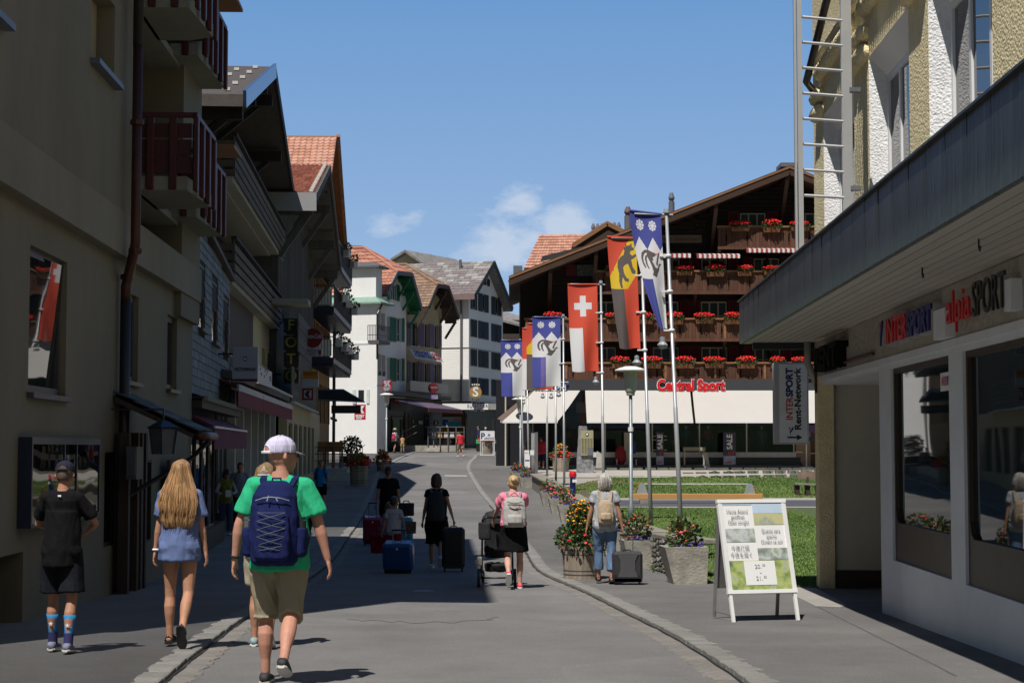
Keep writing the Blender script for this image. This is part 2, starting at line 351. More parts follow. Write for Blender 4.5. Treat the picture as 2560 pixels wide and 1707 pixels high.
def stones(line,off,wid,hgt,z,mat,name,parent,step,ylim,y0=9.5,jit=.0,seed=1,rag=0,flip=0):
 r=random.Random(seed);acc=0;pts=[]
 base=[]
 for k in range(4):
  b=MB();n=5;tz=hgt
  pr_=[(-.49,0),(.49,0)]
  e=[r.uniform(-rag,rag)for _ in range(4)]
  b.add([(-.475,-.5,-tz),(.475,-.5,-tz),(.475,.5+e[0],-tz),(-.475,.5+e[1],-tz),(-.47,-.5+e[2]*.3,-.006),(.47,-.5+e[3]*.3,-.006),(.47,.49+e[0],-.006),(-.47,.49+e[1],-.006),(-.44,-.44,0),(.44,-.44,r.uniform(-.004,.004)),(.44,.43+e[0],0),(-.44,.43+e[1],0)],
              [(0,1,5,4),(1,2,6,5),(2,3,7,6),(3,0,4,7),(4,5,9,8),(5,6,10,9),(6,7,11,10),(7,4,8,11),(8,9,10,11)])
  o=b.build(name,mat,parent);base.append(o)
 used=set();s=0;i=0;cur=Vector(line[0]);nxt=1;n=0
 L_=[0]
 for a,b in zip(line,line[1:]):L_.append(L_[-1]+(b-a).length)
 def at(d):
  for i in range(len(L_)-1):
   if L_[i+1]>=d:
    t=(d-L_[i])/(L_[i+1]-L_[i]);return line[i].lerp(line[i+1],t)
  return line[-1]
 d=0
 while d<L_[-1]:
  a=at(d);l=(step if a.y<42 else .7)*r.uniform(.75,1.25);b=at(min(d+l,L_[-1]));d+=l
  if b.y<y0 or a.y>ylim or n>290 or b.x>14:continue
  c=(a+b)/2;t=(b-a);ang=math.atan2(t.y,t.x);nr=Vector((-t.y,t.x,0)).normalized()
  k=n%4;src=base[k]
  if k not in used:o=src;used.add(k)
  else:o=inst(src,name,parent,(0,0,0))
  o.location=(c.x+nr.x*off,c.y+nr.y*off,(a.z+b.z)/2+z+r.uniform(-jit,jit));o.rotation_euler=(r.uniform(-.01,.01),-math.atan2(b.z-a.z,t.xy.length)*(-1 if flip else 1),ang+(math.pi if flip else 0));o.scale=(t.length,wid*r.uniform(.96,1.04),1);n+=1
 for k in range(4):
  if k not in used:bpy.data.objects.remove(base[k])
stones(lks,.10,.19,.15,KH+.006,m_kerb,'kerb_stone',pl,.19,128,jit=.004,seed=2,rag=.16)
stones(rks,-.11,.21,.15,KH+.006,m_kerb,'kerb_stone',pr,.19,118,jit=.004,seed=3,rag=.16,flip=1)
stones(lks,-.118,.17,.1,.008,m_gut,'gutter_stone',road,.22,50,jit=.003,seed=4,rag=.2,flip=1)
stones(rks,.13,.19,.1,.008,m_gut,'gutter_stone',road,.22,50,jit=.003,seed=5,rag=.2)
for ln,s_ in((lks,-1),(rks,1)):
 V=[];F=[];q=[p for p in ln if p.y<60 and p.x<10]
 for i,p in enumerate(q):
  t=(q[min(i+1,len(q)-1)]-q[max(i-1,0)]).normalized();nr=Vector((-t.y,t.x,0))*s_
  V+=[p+nr*-.004+Vector((0,0,.004)),p+nr*(.028+.012*math.sin(i*2.3))+Vector((0,0,.0125))]
 F=[(2*i,2*i+1,2*i+3,2*i+2)for i in range(len(q)-1)]
 npmesh('gutter_joint',V,F,m_dark,road)
def patch(name,pts,mat,par,dz=.004,z0=0):
 w=[G(*p)for p in pts];MB().add([(p.x,p.y,gz(p.y)+dz+z0)for p in w],[tuple(range(len(w)))]).build(name,mat,par)
m_paint=M('worn road paint',(.36,.36,.37),.8,.25,6);m_iron=M('cast iron cover',(.13,.13,.14),.5,.2,30,.5,60)
patch('road_marking',[(1111,1187),(1166,1188),(1168,1191),(1112,1190)],m_paint,road)
rq=random.Random(4);patch('repair_strip',[(1060+180*math.cos(a*.157)*(1+rq.uniform(-.12,.12)),1545+11*math.sin(a*.157)*(1+rq.uniform(-.3,.3)))for a in range(40)],asphalt('rough patch',(.197,.191,.178)),road)
patch('repair_strip',[(1150,1190),(1166,1210),(1185,1235),(1178,1236),(1158,1210),(1142,1190)],asphalt('old tar seam',(.205,.198,.19)),road)
def cover(px,py,r,par,z0=0):
 c=G(px,py);b=MB().lathe([(r,-.02),(r,.003),(r*.93,.006)],20,(0,0,0));b.build('drain_cover',m_iron,par,(c.x,c.y,gz(c.y)+z0))
cover(1058,1477,.16,road);cover(1050,1157,.3,road,.0);cover(372,1465,.3,pl,KH)
m_seam=M('tar seam',(.1,.1,.105),.8)
def seam(px,par,z0=KH,w=.012):
 q=[G(*p,z0)for p in px];b=MB()
 for a,c in zip(q,q[1:]):
  t=(c-a).normalized();n=Vector((-t.y,t.x,0))*w;k=6
  for i in range(k):
   p=a.lerp(c,i/k);r_=a.lerp(c,(i+1)/k)
   b.quad(*[(v.x,v.y,gz(v.y)+z0+.003)for v in(p-n,r_-n,r_+n,p+n)])
 b.build('seam',m_seam,par)
for q_ in([(1000,1380),(1120,1375),(1235,1390)],[(1050,1290),(1190,1285)]):
 w_q=[]
 for a_,b_q in zip(q_,q_[1:]):
  for k in range(6):w_q.append((a_[0]+(b_q[0]-a_[0])*k/6+rq.uniform(-4,4),a_[1]+(b_q[1]-a_[1])*k/6+rq.uniform(-1,1)))
 seam(w_q,road,0,.003)
seam([(1987,1488),(2060,1524),(2190,1590),(2390,1690)],pr);seam([(1320,1214),(1236,1212)],pr);seam([(750,1250),(600,1330)],pl)
patch('light_patch',[(1985,1470),(2040,1476),(2118,1520),(2100,1526),(2040,1523),(1985,1495)],M('paving slab',(.33,.31,.28),.85,.12,5,dirt=.12),pr,.004,KH)
patch('repair_strip',[(1212,1176),(1248,1174),(1250,1176),(1214,1178)],m_seam,pr,.004,KH)
WL=[Vector((2.75,25.8,0)),Vector((2.2,31.5,0)),Vector((1.8,45,0)),Vector((1.42,57,0)),Vector((.95,68,0)),Vector((.2,80,0))]
def wlx(y):return xat(WL,y)
m_soil=M('lawn soil',(.075,.105,.03),.95,.3,2.5,dirt=.2)
def lawn_x0(y):return wlx(y)+.35 if y>25.8 else 2.9+(26.3-y)*1.1
lawn=sheet('lawn',lambda y:lawn_x0(y),22,[24.9,25.3,25.8,26.5]+list(range(27,83))+[82.8],KH+.012,m_soil)
m_gravel=M('gravel path',(.34,.31,.27),.95,.2,40,.4,90,dirt=.1);m_rub=M('dark rubber mat',(.075,.075,.085),.9,.1,8)
sheet('path',lambda y:wlx(y)+.5,22,[57.4,59,61,63,64.2],KH+.022,m_gravel)
sheet('mat_strip',2.6,11.5,[58.2,60,62.4],KH+.03,m_rub)
sheet('path',lambda y:wlx(y)+.5,lambda y:3.0+(y-76)*.25,[72,75,78,82],KH+.022,m_gravel)
sheet('patio',lambda y:max(wlx(min(y,80))+.3,P(1345,1173,y).x-.1),30,[82.6,84,88,92,97],KH+.03,M('patio paving',(.42,.39,.345),.85,.1,2,.2,50,dirt=.1))
def grass(name,n,x0,x1,y0,y1,h,keep,seed):
 rs=np.random.RandomState(seed);x=rs.uniform(x0,x1,n);y=rs.uniform(y0,y1,n)
 k=np.array([keep(a,b)for a,b in zip(x,y)]);x=x[k];y=y[k];n=len(x)
 z=np.interp(y,[p[0]for p in PROF],[CZ-p[1]for p in PROF])+KH+.008
 hh=rs.uniform(.5,1.2,n)*h*(.8+.4*np.sin(x*1.7+np.cos(y*.9)*2));w=rs.uniform(.006,.012,n)*(1+y/30);a=rs.uniform(0,math.pi,n);lx=rs.normal(0,.4,n)*hh;ly=rs.normal(0,.4,n)*hh
 A=np.stack([x-np.cos(a)*w,y-np.sin(a)*w,z],1);B_=np.stack([x+np.cos(a)*w,y+np.sin(a)*w,z],1);C=np.stack([x+lx,y+ly,z+hh],1)
 V=np.stack([A,B_,C],1).reshape(-1,3);F=np.arange(3*n).reshape(-1,3)
 ms=[M('grass blade a',(.13,.215,.042),.7,.15,2),M('grass blade b',(.18,.27,.065),.7,.15,2),M('grass blade c',(.085,.165,.03),.7,.15,2),M('dry grass',(.3,.26,.12),.8,.1,2)]
 p=np.sin(x*.8+1.3*np.sin(y*.35))+rs.normal(0,.8,n);mi=np.where(p>.7,1,np.where(p<-.7,2,0));dry=(rs.uniform(0,1,n)<.04)|((y>72)&(x<4.5+2*np.sin(y))&(rs.uniform(0,1,n)<.6));mi=np.where(dry,3,mi)
 o=npmesh(name,V,F,ms,None,mi,kind='stuff');tag(o,'short mown green grass of the small park','grass')
okg=lambda x,y:x>lawn_x0(y)+.02 and not(57.3<y<64.3)and x<y*.172+.4 and not(y>70 and x<3.2+(y-76)*.25+math.sin(x*9+y*3)*.2)
grass('grass',200000,1.2,9,24.9,57.4,.045,okg,1)
grass('grass',80000,1.2,14.5,64.2,82.4,.07,okg,2)
V=[];F_=[];N1=120;rg=random.Random(3)
for i in range(N1):
 az=2*math.pi*i/N1;d=abs((az+math.pi)%(2*math.pi)-math.pi)
 e=2.5+26*min(1,max(0,(math.degrees(d)-24)/50));e*=1+.12*math.sin(az*7)+.06*math.sin(az*17+1)
 for j in range(7):
  t=j/6;r=420+500*t;h=math.tan(math.radians(e))*r*t**.8*(1+.03*math.sin(az*31+j));V.append((math.sin(az)*r,math.cos(az)*r,h-1))
for i in range(N1):
 for j in range(6):a=i*7+j;b=((i+1)%N1)*7+j;F_.append((a,a+1,b+1,b))
npmesh('unseen_hills',V,F_,M('unseen wooded slope',(.045,.075,.035),.95,.4,.02,dirt=.2),None,kind='structure',smooth=True)  # unseen slopes added to cut low sky light and darken window reflections
# ================================================================ left side of the street
m_cream=M('cream render',(.24,.208,.142),.85,.08,1.2,.35,90,dirt=.22,stretch=(1,1,.35));m_cream2=M('pale cement render',(.285,.25,.18),.85,.06,1,.2,90,dirt=.25,stretch=(1,1,.35))
m_sill=M('slate sill',(.12,.135,.17),.45,.1);m_frame_br=M('grey brown window frame',(.09,.075,.075),.45,.1,4);m_glass=glassm('window glass')
m_maroon=M('maroon painted wood',(.08,.014,.015),.5,.15,5,.2,30,stretch=(1,1,.2));m_conc=M('painted concrete',(.30,.285,.22),.85,.1,2,.2,40,dirt=.15)
m_copper=M('copper pipe',(.10,.042,.030),.42,.2,6,metal=.5);m_blackp=M('black pipe',(.03,.026,.025),.4,.1);m_dkwood=M('dark brown wood',(.055,.035,.025),.65,.3,6,.4,40,stretch=(1,1,.15),rv=.15)
m_black=M('black metal',(.018,.018,.022),.4,.1);m_navy=M('dark blue metal',(.02,.028,.06),.35,.1)
L1=Frame(-4.80-.042*6.9,14.9,-.042,1)
b1=thing('apartment_building','tall cream rendered block with maroon balconies, copper downpipe and glazed notice case','building',L1.o,L1.rz)
XE=L1.at(499,757,-.12)[0];ZB=4.62;x_pipe=L1.at(352,400,-.12)[0]
zt=L1.at(150,415,-.12)[1]
w1=L1.hz(76,169,611,981);w2=L1.hz(315,347,728,952);w3=L1.hz(419,443,785,972)
wl=MB();lowr=(L1.at(0,1380)[0]-1,L1.at(58,1380)[0],.1,L1.at(58,1378)[1])
nw=L1.hz(262,296,1130,1368)
wl.wall(0,XE,-.6,ZB,0,.35,[w1,w2,w3,lowr,nw]);wl.box(0,XE,.35,9,-.6,ZB);wl.build('wall',m_cream,b1)
wu=L1.hz(231,289,-60,150,-.12)
up=MB().wall(0,x_pipe,zt+.015,17.4,-.12,.4,[wu]);up.box(0,x_pipe,.6,9,ZB,17.4)
up.box(x_pipe,XE,.95,9,ZB,17.4);up.box(x_pipe-.01,x_pipe,-.12,.95,ZB,17.4)
xq=L1.at(457,430,-.12)[0]
up.box(xq,XE,-.12,.95,zt-1.0,17.4);up.build('upper_wall',m_cream,b1)
MB().box(-.03,XE+.003,-.15,.34,ZB,zt).build('band',m_cream2,b1)
MB().box(-.02,XE,-.135,0,zt,zt+.012).build('joint',m_dark,b1)
rf=MB().prism([(-1.6,-.6,17.3),(-1.6,4.5,19.2),(-1.6,10.5,17.3),(-1.6,10.5,17.05),(-1.6,4.5,18.95),(-1.6,-.6,17.05)],(XE+3.1,0,0)).build('roof',M('grey roof tile',(.16,.14,.13),.8,.2,5),b1)
for i,r in enumerate((w1,w2,w3)):
 wo=window(b1,r,0,m_frame_br,m_glass,nv=0,depth=.07,fw=.09,sill=m_frame_br)
 if i==0:
  pa=[c for c in wo.children if c.name.startswith('pane')][0];cx,cz=(r[0]+r[1])/2,(r[2]+r[3])/2;hit=L1.w(cx,.07,cz);inc=(hit-Vector((0,0,CZ))).normalized();out_=(P(1458,725,48.6)-hit).normalized();nn=(out_-inc).normalized()
  lx,ly,lz=nn.dot(L1.u),nn.dot(L1.n),nn.z;pa.data.transform(Matrix.Translation((-cx,-.11,-cz)));pa.location=(cx,.125,cz);pa.rotation_euler=(math.asin(max(-.06,min(.06,lz))),0,math.asin(max(-.06,min(.06,lx))));TILT=(lx,lz)
window(b1,nw,0,m_frame_br,m_glass,nv=0,depth=.05,fw=.05)
MB().box(lowr[0],lowr[1],.3,.34,lowr[2]-.5,lowr[3]).build('cellar_opening',m_black,b1)
o=window(b1,wu,-.12,M('white frame',(.6,.6,.58),.4),m_glass,nv=0,depth=.26,fw=.06)
sb=MB();n=34
for i in range(n):
 z=wu[2]+(wu[3]-wu[2])*i/n;sb.box(wu[0]+.02,wu[1]-.04,.115,.13,z,z+(wu[3]-wu[2])/n*.86)
sb.build('roller_shutter',M('yellowed shutter slat',(.42,.35,.2),.6,.08),b1)
MB().box(wu[0]-.05,wu[1]+.08,-.24,-.04,wu[2]-.07,wu[2]).build('sill',m_sill,b1)
a=L1.at(2,62,-.12);MB().box(a[0]-1.5,a[0]+.12,-.24,-.1,a[1]-.04,a[1]+.03).build('sill',m_sill,b1)
xp,yp=L1.at(343,300,-.3)[0],-.3;zk=L1.at(343,640,-.3)[1];xl=L1.at(313,720,-.1)[0]
zb_=L1.at(343,112,-.3)[1]
MB().tube([(xp,yp,17),(xp,yp,zb_)],.075,10).build('downpipe',m_blackp,b1,smooth=True)
MB().tube([(xp,yp,zb_),(xp,yp,zk+.15),(xp-.02,yp+.02,zk+.02),(xl+.03,-.13,zk-.28),(xl,-.11,zk-.4),(xl,-.11,zk-.6)],.07,10).build('downpipe',m_copper,b1,smooth=True)
MB().tube([(xl,-.11,zk-.6),(xl,-.11,-.2)],.075,10).build('downpipe',m_blackp,b1,smooth=True)
for z in(zb_-1.1,zk+.02,zk-.3):MB().lathe([(.09,0),(.095,.02),(.095,.05),(.09,.07)],10,((xp,yp,z)if z>zk else(xl+.03,-.12,z))).build('pipe_clamp',m_copper,b1)
def balcony(x0,x1,z,dpt=.78,par=b1):
 bl=MB().prism([(x0,0,z),(x0,-.12-dpt+.12,z),(x1-.25,-.12-dpt,z),(x1,-.5,z),(x1,0,z)],(0,0,.2)).build('balcony_slab',m_conc,par)
 ry=z+.2;r=MB();yo=-.12-dpt
 r.box(x0-.02,x1,yo-.03,yo+.05,ry+BR,ry+BR+.07).box(x0-.02,x0+.05,yo,-.05,ry+BR,ry+BR+.07)
 r.build('handrail',m_maroon,par)
 for k,zz in enumerate((.05,.31,.57)):
  MB().box(x0+.06,x1-.05,yo+.02,yo+.05,ry+zz,ry+zz+.25-.02*k).box(x0+.03,x0+.055,yo+.06,-.06,ry+zz,ry+zz+.25-.02*k).build('board',m_maroon,par)
 for y in(-.25,-.58,):MB().box(x0-.04,x0+.03,y-.055,y+.055,z-.0,ry+BR).build('slat',m_maroon,par,bevel=.012)
 n=max(3,int((x1-x0)/.62))
 for i in range(n+1):
  x=x0+(x1-x0-.1)*i/n;MB().box(x-.08,x+.08,yo-.05,yo+.02,z-.02,ry+BR).build('slat',m_maroon,par,bevel=.012)
sx0=x_pipe+.02;sz0=L1.at(356,478,-.12)[1];BR=L1.at(356,281,-.12)[1]-sz0-.28
m_dark_in=M('dark loggia wall',(.09,.08,.06),.85,.1)
for i in range(5):
 z=sz0+i*2.68;balcony(sx0,sx0+2.05,z)
 MB().box(x_pipe,xq,-.05,.93,z,z+.12).build('loggia_floor',m_conc,b1)
 if i:MB().box(x_pipe+.5,x_pipe+1.0,.86,.93,z+.15,z+2.2).build('shutter',m_maroon,b1)
 MB().box(x_pipe+1.05,xq-.2,.9,.94,z+.15,z+2.2).build('balcony_door',m_glass,b1)
for i in range(4):
 z=sz0+.05+i*2.68+(2.6 if i<0 else 0);balcony(sx0+3.3,XE-.25,z,.45)
for i in range(3):
 MB().box(XE-1.2,XE-.1,-.86,-.3,sz0+1.5+i*2.68,sz0+1.56+i*2.68).build('coping',M('orange brown board',(.35,.16,.06),.6,.2,6),b1)
q=L1.hz(74,246,1092,1320,-.12)
nc=thing('notice_case','glazed wall case with posters and notices behind the boy in black','notice case',L1.w(q[0],-.12,0),L1.rz)
w_=q[1]-q[0]
MB().box(0,w_,.0,.12,q[2],q[3]).build('case_body',m_navy,nc)
fr=MB();fw=.045
for a,c in((0,.02),(w_-fw,w_)):fr.box(0 if a==0 else a,fw if a==0 else c,-.03,0,q[2],q[3])
fr.box(fw,w_-fw,-.03,0,q[3]-fw-.03,q[3]).box(fw,w_-fw,-.03,0,q[2],q[2]+fw)
for t in(.44,.62):fr.box(w_*t-.02,w_*t+.02,-.03,0,q[2]+fw,q[3]-fw)
fr.build('case_frame',m_navy,nc)
cols=[(.55,.55,.5),(.5,.5,.1),(.6,.6,.58),(.4,.05,.08),(.5,.52,.55),(.2,.3,.2),(.6,.58,.5),(.1,.12,.35),(.55,.2,.2)]
rr=random.Random(5)
for i,(t,ww)in enumerate(((.03,.12),(.17,.12),(.30,.11),(.455,.13),(.65,.1),(.76,.12),(.88,.09))):
 for j in range(4):
  h=(q[3]-q[2]-.2)/4;z0=q[2]+.08+j*h+rr.uniform(0,.03)
  MB().box(w_*t,w_*(t+ww*rr.uniform(.7,1)),-.006,-.002,z0,z0+h*rr.uniform(.6,.92)).build('poster',M('poster %d'%((i*3+j)%9),cols[(i*3+j)%9],.6,.35,14),nc)
MB().box(fw,w_-fw,-.018,-.014,q[2]+fw,q[3]-fw).build('case_glass',glassm('clear glass',clear=1),nc)
p0=L1.at(322,990,0);p1=L1.at(487,1020,0);zt_=(p0[1]+p1[1])/2;px0=L1.at(319,1000,-.2)[0];pe=L1.at(530,1052,-1.15)
px1=pe[0]
lt=thing('porch','dark wooden porch with mossy slate lean-to roof and gutter on cream wall','porch',L1.o,L1.rz)
ms=M('mossy slate',(.10,.115,.13),.55,.35,6,.6,20,rv=.25)
zb=zt_-.52;n=20;rows=4
base=MB().box(-.5,.5,-.5,.5,0,1).build('slate',ms,lt);first=True
for j in range(rows):
 for i in range(n):
  t0=j/rows;x=px0+(px1-px0)*(i+.5+(.5 if j%2 else 0)*.8)/n;y=-.02-1.1*(t0+.5/rows);z=zt_-(zt_-zb)*(t0+.5/rows)+.03
  o=base if first else inst(base,'slate',lt,(0,0,0));first=False
  o.location=(x,y,z);o.rotation_euler=(math.atan2(zt_-zb,1.1)-.05+rr.uniform(-.02,.02),rr.uniform(-.02,.02),rr.uniform(-.04,.04));o.scale=((px1-px0)/n*.97,1.1/rows*1.25,.02)
MB().prism([(px0,0,zt_-.02),(px0,-1.1,zb-.02),(px0,-1.1,zb-.08),(px0,0,zt_-.1)],(px1-px0,0,0)).build('roof_boarding',m_dkwood,lt)
MB().box(px0,px1-.3,-.03,.0,zt_-.02,zt_+.06).build('flashing',m_sill,lt)
MB().tube([(px0,-1.18,zb-.05),(px1+.05,-1.18,zb-.05)],.065,8).build('gutter',m_copper,lt,smooth=True)
MB().tube([(px0+.1,-.15,zb-.9),(px0+1.3,-.9,zb-.35),(px0+1.5,-1.1,zb-.12)],.035,6).build('bracket',m_blackp,lt)
nb=16
for i in range(nb):
 z=-.35+i*.215;
 if z+.2>zb+.1:break
 MB().box(px0+.15,px1-.2,-.07+.004*(i%2),-.01,z,z+.2).build('plank',m_dkwood,lt)
for x in(px0+.12,px0+(px1-px0)*.55,px1-.35,px1-.02):MB().box(x-.07,x+.07,-.22,-.08,-.4,zb).build('post',m_dkwood,lt)
gq=L1.hz(327,368,1150,1365,-.1);window(lt,gq,-.22,m_dkwood,m_glass,nv=0,depth=.05,fw=.04)
gq=L1.hz(415,452,1150,1300,-.1);window(lt,(gq[0],gq[1]+.6,gq[2],gq[3]),-.22,m_dkwood,m_glass,nv=0,depth=.05,fw=.04)
v=L1.hz(336,352,1116,1198,-.35);lv=thing('louvre_box','grey louvred vent box fixed to the dark porch beside the downpipe','vent',L1.w(v[0],-.22,0),L1.rz)
MB().box(0,v[1]-v[0],-.16,-.02,v[2],v[3]).build('casing',M('grey metal',(.10,.105,.115),.5),lv)
for i in range(10):
 z=v[2]+.05+(v[3]-v[2]-.1)*i/10;MB().box(-.06,-.005,-.15,-.04,z,z+.03).build('slat',M('grey metal',(.3,)*3),lv)
l0=L1.hz(402,434,1086,1135,-.75);lan=thing('lantern','dark square lantern with frosted panes under the slate porch roof','lantern',L1.w(l0[0]+.2,-.75,0),L1.rz)
zz=l0[2];MB().lathe([(.05,.45),(.22,.36),(.2,.34)],4).build('cap',m_navy,lan,(0,0,zz))
MB().lathe([(.13,0),(.17,.34)],4).build('pane',M('frosted glass',(.14,.15,.17),.3),lan,(0,0,zz));bb=MB()
for k in range(4):t=k*math.pi/2;bb.bar((.14*math.cos(t),.14*math.sin(t),zz),(.18*math.cos(t),.18*math.sin(t),zz+.35),.025)
bb.bar((0,0,zz+.4),(0,0,zz+.62),.02).bar((0,0,zz+.6),(0,.7,zz+.6),.02);bb.build('lantern_frame',m_navy,lan)
S=Frame(*(L1.w(XE+.02,.12,0).xy),-.085,1);xs1=S.at(572,800)[0]
b2=thing('shingled_house','narrow house clad in pale grey scales between cream block and dark chalet','building',S.o,S.rz)
m_sh=M('weathered grey shingle',(.22,.245,.275),.75,.2,2.2,.1,30,dirt=.2)
za=S.at(504,598)[1];zc=S.at(571,702)[1];z0=S.at(487,985)[1]
ws=[S.hz(495,510,655,820),S.hz(529,542,700,855),S.hz(557,569,742,880)]
ws=[(a,b,c,d)for a,b,c,d in ws]
w=MB().wall(0,xs1,z0,min(za,zc)-1.0,0,.3,[r for r in ws]);zz=min(za,zc)-1.0
w.prism([(0,0,zz),(xs1,0,zz),(xs1,0,zc),(.3,0,za),(0,0,za+.3)],(0,.3,0));w.box(0,xs1,.3,6,z0-3,zz)
w.build('wall',m_dark,b2,recalc=True)
tile=[];rs=random.Random(3);sb=MB();tw=.13;th=.165;j=0;z=z0
while z<za+.3:
 i=0
 while i*tw<xs1-.02:
  x=i*tw+(tw/2 if j%2 else 0);zm=za+.3-(za+.3-zc)*x/xs1
  if x+tw<=xs1+.02 and z+th<zm+.1 and not any(r[0]-.08<x+tw/2<r[1]+.08 and r[2]-.1<z+th/2<r[3]+.1 for r in ws):
   o=.002*rs.random();g=.006
   sb.add([(x+g,-.03-o,z),(x+tw-g,-.03-o,z),(x+tw-g,-.012,z+th),(x+g,-.012,z+th),(x+g,-.002,z),(x+tw-g,-.002,z)],[(0,1,2,3),(4,5,1,0)],rs.randrange(3))
  i+=1
 z+=th;j+=1
o=sb.build('shingles',[m_sh,M('weathered grey shingle dark',(.17,.19,.22),.75,.2,2),M('weathered grey shingle pale',(.27,.295,.32),.75,.2,2)],b2);o['kind']='stuff'
for r in ws:window(b2,r,-.04,m_frame_br,m_glass,nv=0,depth=.03,fw=.04,sill=m_frame_br)
MB().bar((-.1,-.08,za+.4),(xs1+.1,-.08,zc+.06),.12,.1).build('verge_board',m_dkwood,b2)
rb=MB().prism([(0,-.1,za+.35),(xs1,-.1,zc),(xs1,6,zc),(0,6,za+.35)],(0,0,.1)).build('roof',m_dkwood,b2)
sk=MB()
for i in range(int(xs1/.22)):sk.box(i*.22+.02,i*.22+.2,-.34,-.02,z0-.15+.03,z0-.15+.06).box(i*.22+.06,i*.22+.16,-.4,-.3,z0-.17,z0-.08,1)
sk.box(0,xs1,-.3,0,z0-.3,z0-.16,2);sk.build('skirt_roof',[m_dkwood,M('pale tile end',(.34,.31,.24),.8),m_dkwood],b2)
aw=thing('shop_awning','dark magenta shop awning with white edge below the shingled wall','awning',S.o,S.rz)
zk2=z0-.42
MB().prism([(.1,-.1,zk2),(.1,-.5,zk2-.2),(.1,-.5,zk2-.24),(.1,-.1,zk2-.05)],(xs1-1.2,0,0)).build('canvas',M('magenta cloth',(.15,.008,.04),.8,.1,5),aw)
MB().box(.1,xs1-1.1,-.52,-.5,zk2-.62,zk2-.24).build('valance',M('magenta cloth',(.3,.02,.07)),aw);MB().box(.1,xs1-1.1,-.54,-.5,zk2-.24,zk2-.20).build('rail',M('white enamel',(.75,.75,.74),.35),aw)
MB().box(0,xs1,.5,6,-.6,z0-.3).build('shop_wall',m_dkwood,b2)
for i in range(5):
 x=.2+i*1.45;window(b2,(x,x+1.3,.3,z0-.75),.0,m_black,m_glass,nv=0,depth=.1,fw=.05,name='shop_window')
MB().box(0,xs1,.05,.5,-.6,.3).build('plinth',m_dkwood,b2)
# ================================================================ dark chalet, brown chalet, ochre house
m_choc=M('black brown chalet wood',(.022,.016,.013),.75,.35,5,.4,30,stretch=(.3,1,1));m_weath=M('weathered balcony board',(.115,.085,.065),.8,.3,4,.4,30,stretch=(.2,1,1),rv=.2)
m_soff=M('white painted soffit',(.36,.34,.29),.85,.06,1.5,dirt=.06);m_greyw=M('grey weathered wood',(.105,.097,.088),.85,.25,4,.5,25,stretch=(1,1,.15),rv=.18)
m_white=M('white enamel',(.75,.75,.74),.35,.03);m_redc=M('red awning cloth',(.16,.009,.018),.8,.12,4);m_skyflash=M('sky reflection flashing',(.10,.17,.30),.22,.08,3,metal=.7)
m_guard=M('pale snow guard',(.62,.6,.56),.6);m_ochre=M('ochre render',(.42,.25,.105),.85,.08,1.5,dirt=.1);m_oshut=M('brown ochre shutter',(.27,.13,.05),.7,.15,4,rv=.1)
m_wc=M('creamy plaster',(.52,.44,.28),.85,.06,1.5)
def gable_roof(par,name,m,n0,ap,f0,y0,y1,th=.3,over=0):
 (a,za),(b,zb),(c,zc)=n0,ap,f0
 o1=MB().prism([(a,y0,za),(b,y0,zb),(b,y0,zb-th),(a,y0,za-th)],(0,y1-y0,0)).build(name,m,par)
 o2=MB().prism([(b+.002,y0,zb),(c,y0,zc),(c,y0,zc-th),(b+.002,y0,zb-th)],(0,y1-y0,0)).build(name,m,par)
 return o1,o2
Aa=Frame(-5.9-.065*42,42,-.065,1)
bA=thing('chalet','dark chalet with gable roof edge tinted with reflected sky blue and long weathered plank balconies','building',Aa.o,Aa.rz)
ap=Aa.at(688,167,-2.1);na=Aa.at(612,236,-2.1);fa=Aa.at(738,500,-2.1)
gable_roof(bA,'roof',[M('dark roof tile',(.075,.062,.055),.8,.25,6,.3,30)],na,ap,fa,-2.06,14,.3)
fb=MB();fb.bar((na[0],-2.1,na[1]-.12),(ap[0],-2.1,ap[1]-.12),.08,.42);fb.build('verge_board',m_skyflash,bA)  # near edge carries the sky's blue reflection in its base colour
fb=MB();fb.bar((ap[0],-2.1,ap[1]-.15),(fa[0],-2.1,fa[1]-.15),.06,.34);fb.build('verge_board',m_choc,bA)
g=MB();rs=random.Random(4);sl_=(ap[1]-na[1])/(ap[0]-na[0])
for j in range(9):
 for i in range(14):
  x=na[0]+.8+j*1.0;y=-1.6+i*.95+(.45 if j%2 else 0);z=na[1]+(x-na[0])*sl_;g.box(x-.06,x+.05,y-.07,y+.07,z+.01,z+.09)
o=g.build('snow_guards',m_guard,bA);o['kind']='stuff'
bl=MB();zAlow=Aa.at(576,700,-1.67)[1];zAup=Aa.at(582,444,-1.67)[1]
xe1=Aa.at(712,640,-1.67)[0];xe2=Aa.at(705,816,-1.67)[0];xend=fa[0]-.6
bl.box(.8,xend,0,12,zAlow+.1,na[1]+.3);bl.prism([(.8,0,na[1]+.3),(xend,0,fa[1]-.35),(ap[0],0,ap[1]-.35)],(0,12,0));bl.build('upper_wall',m_choc,bA,recalc=True)
xcr=Aa.at(632,900,-1.3)[0]
MB().box(.8,xcr,-1.3,12,-.6,zAlow+.1).build('lower_wall',M('brown boarded wall',(.045,.028,.02),.7,.3,5,stretch=(1,1,.2)),bA)
holes=[Aa.hz(*q,-1.3)for q in((655,663,868,912),(669,677,880,918),(693,702,895,930))]
MB().wall(xcr+.003,xend,4.0,zAlow-.003,-1.3,.3,holes).build('plaster_wall',m_wc,bA)
for h in holes:window(bA,h,-1.3,m_frame_br,m_glass,nv=0,depth=.1,fw=.06)
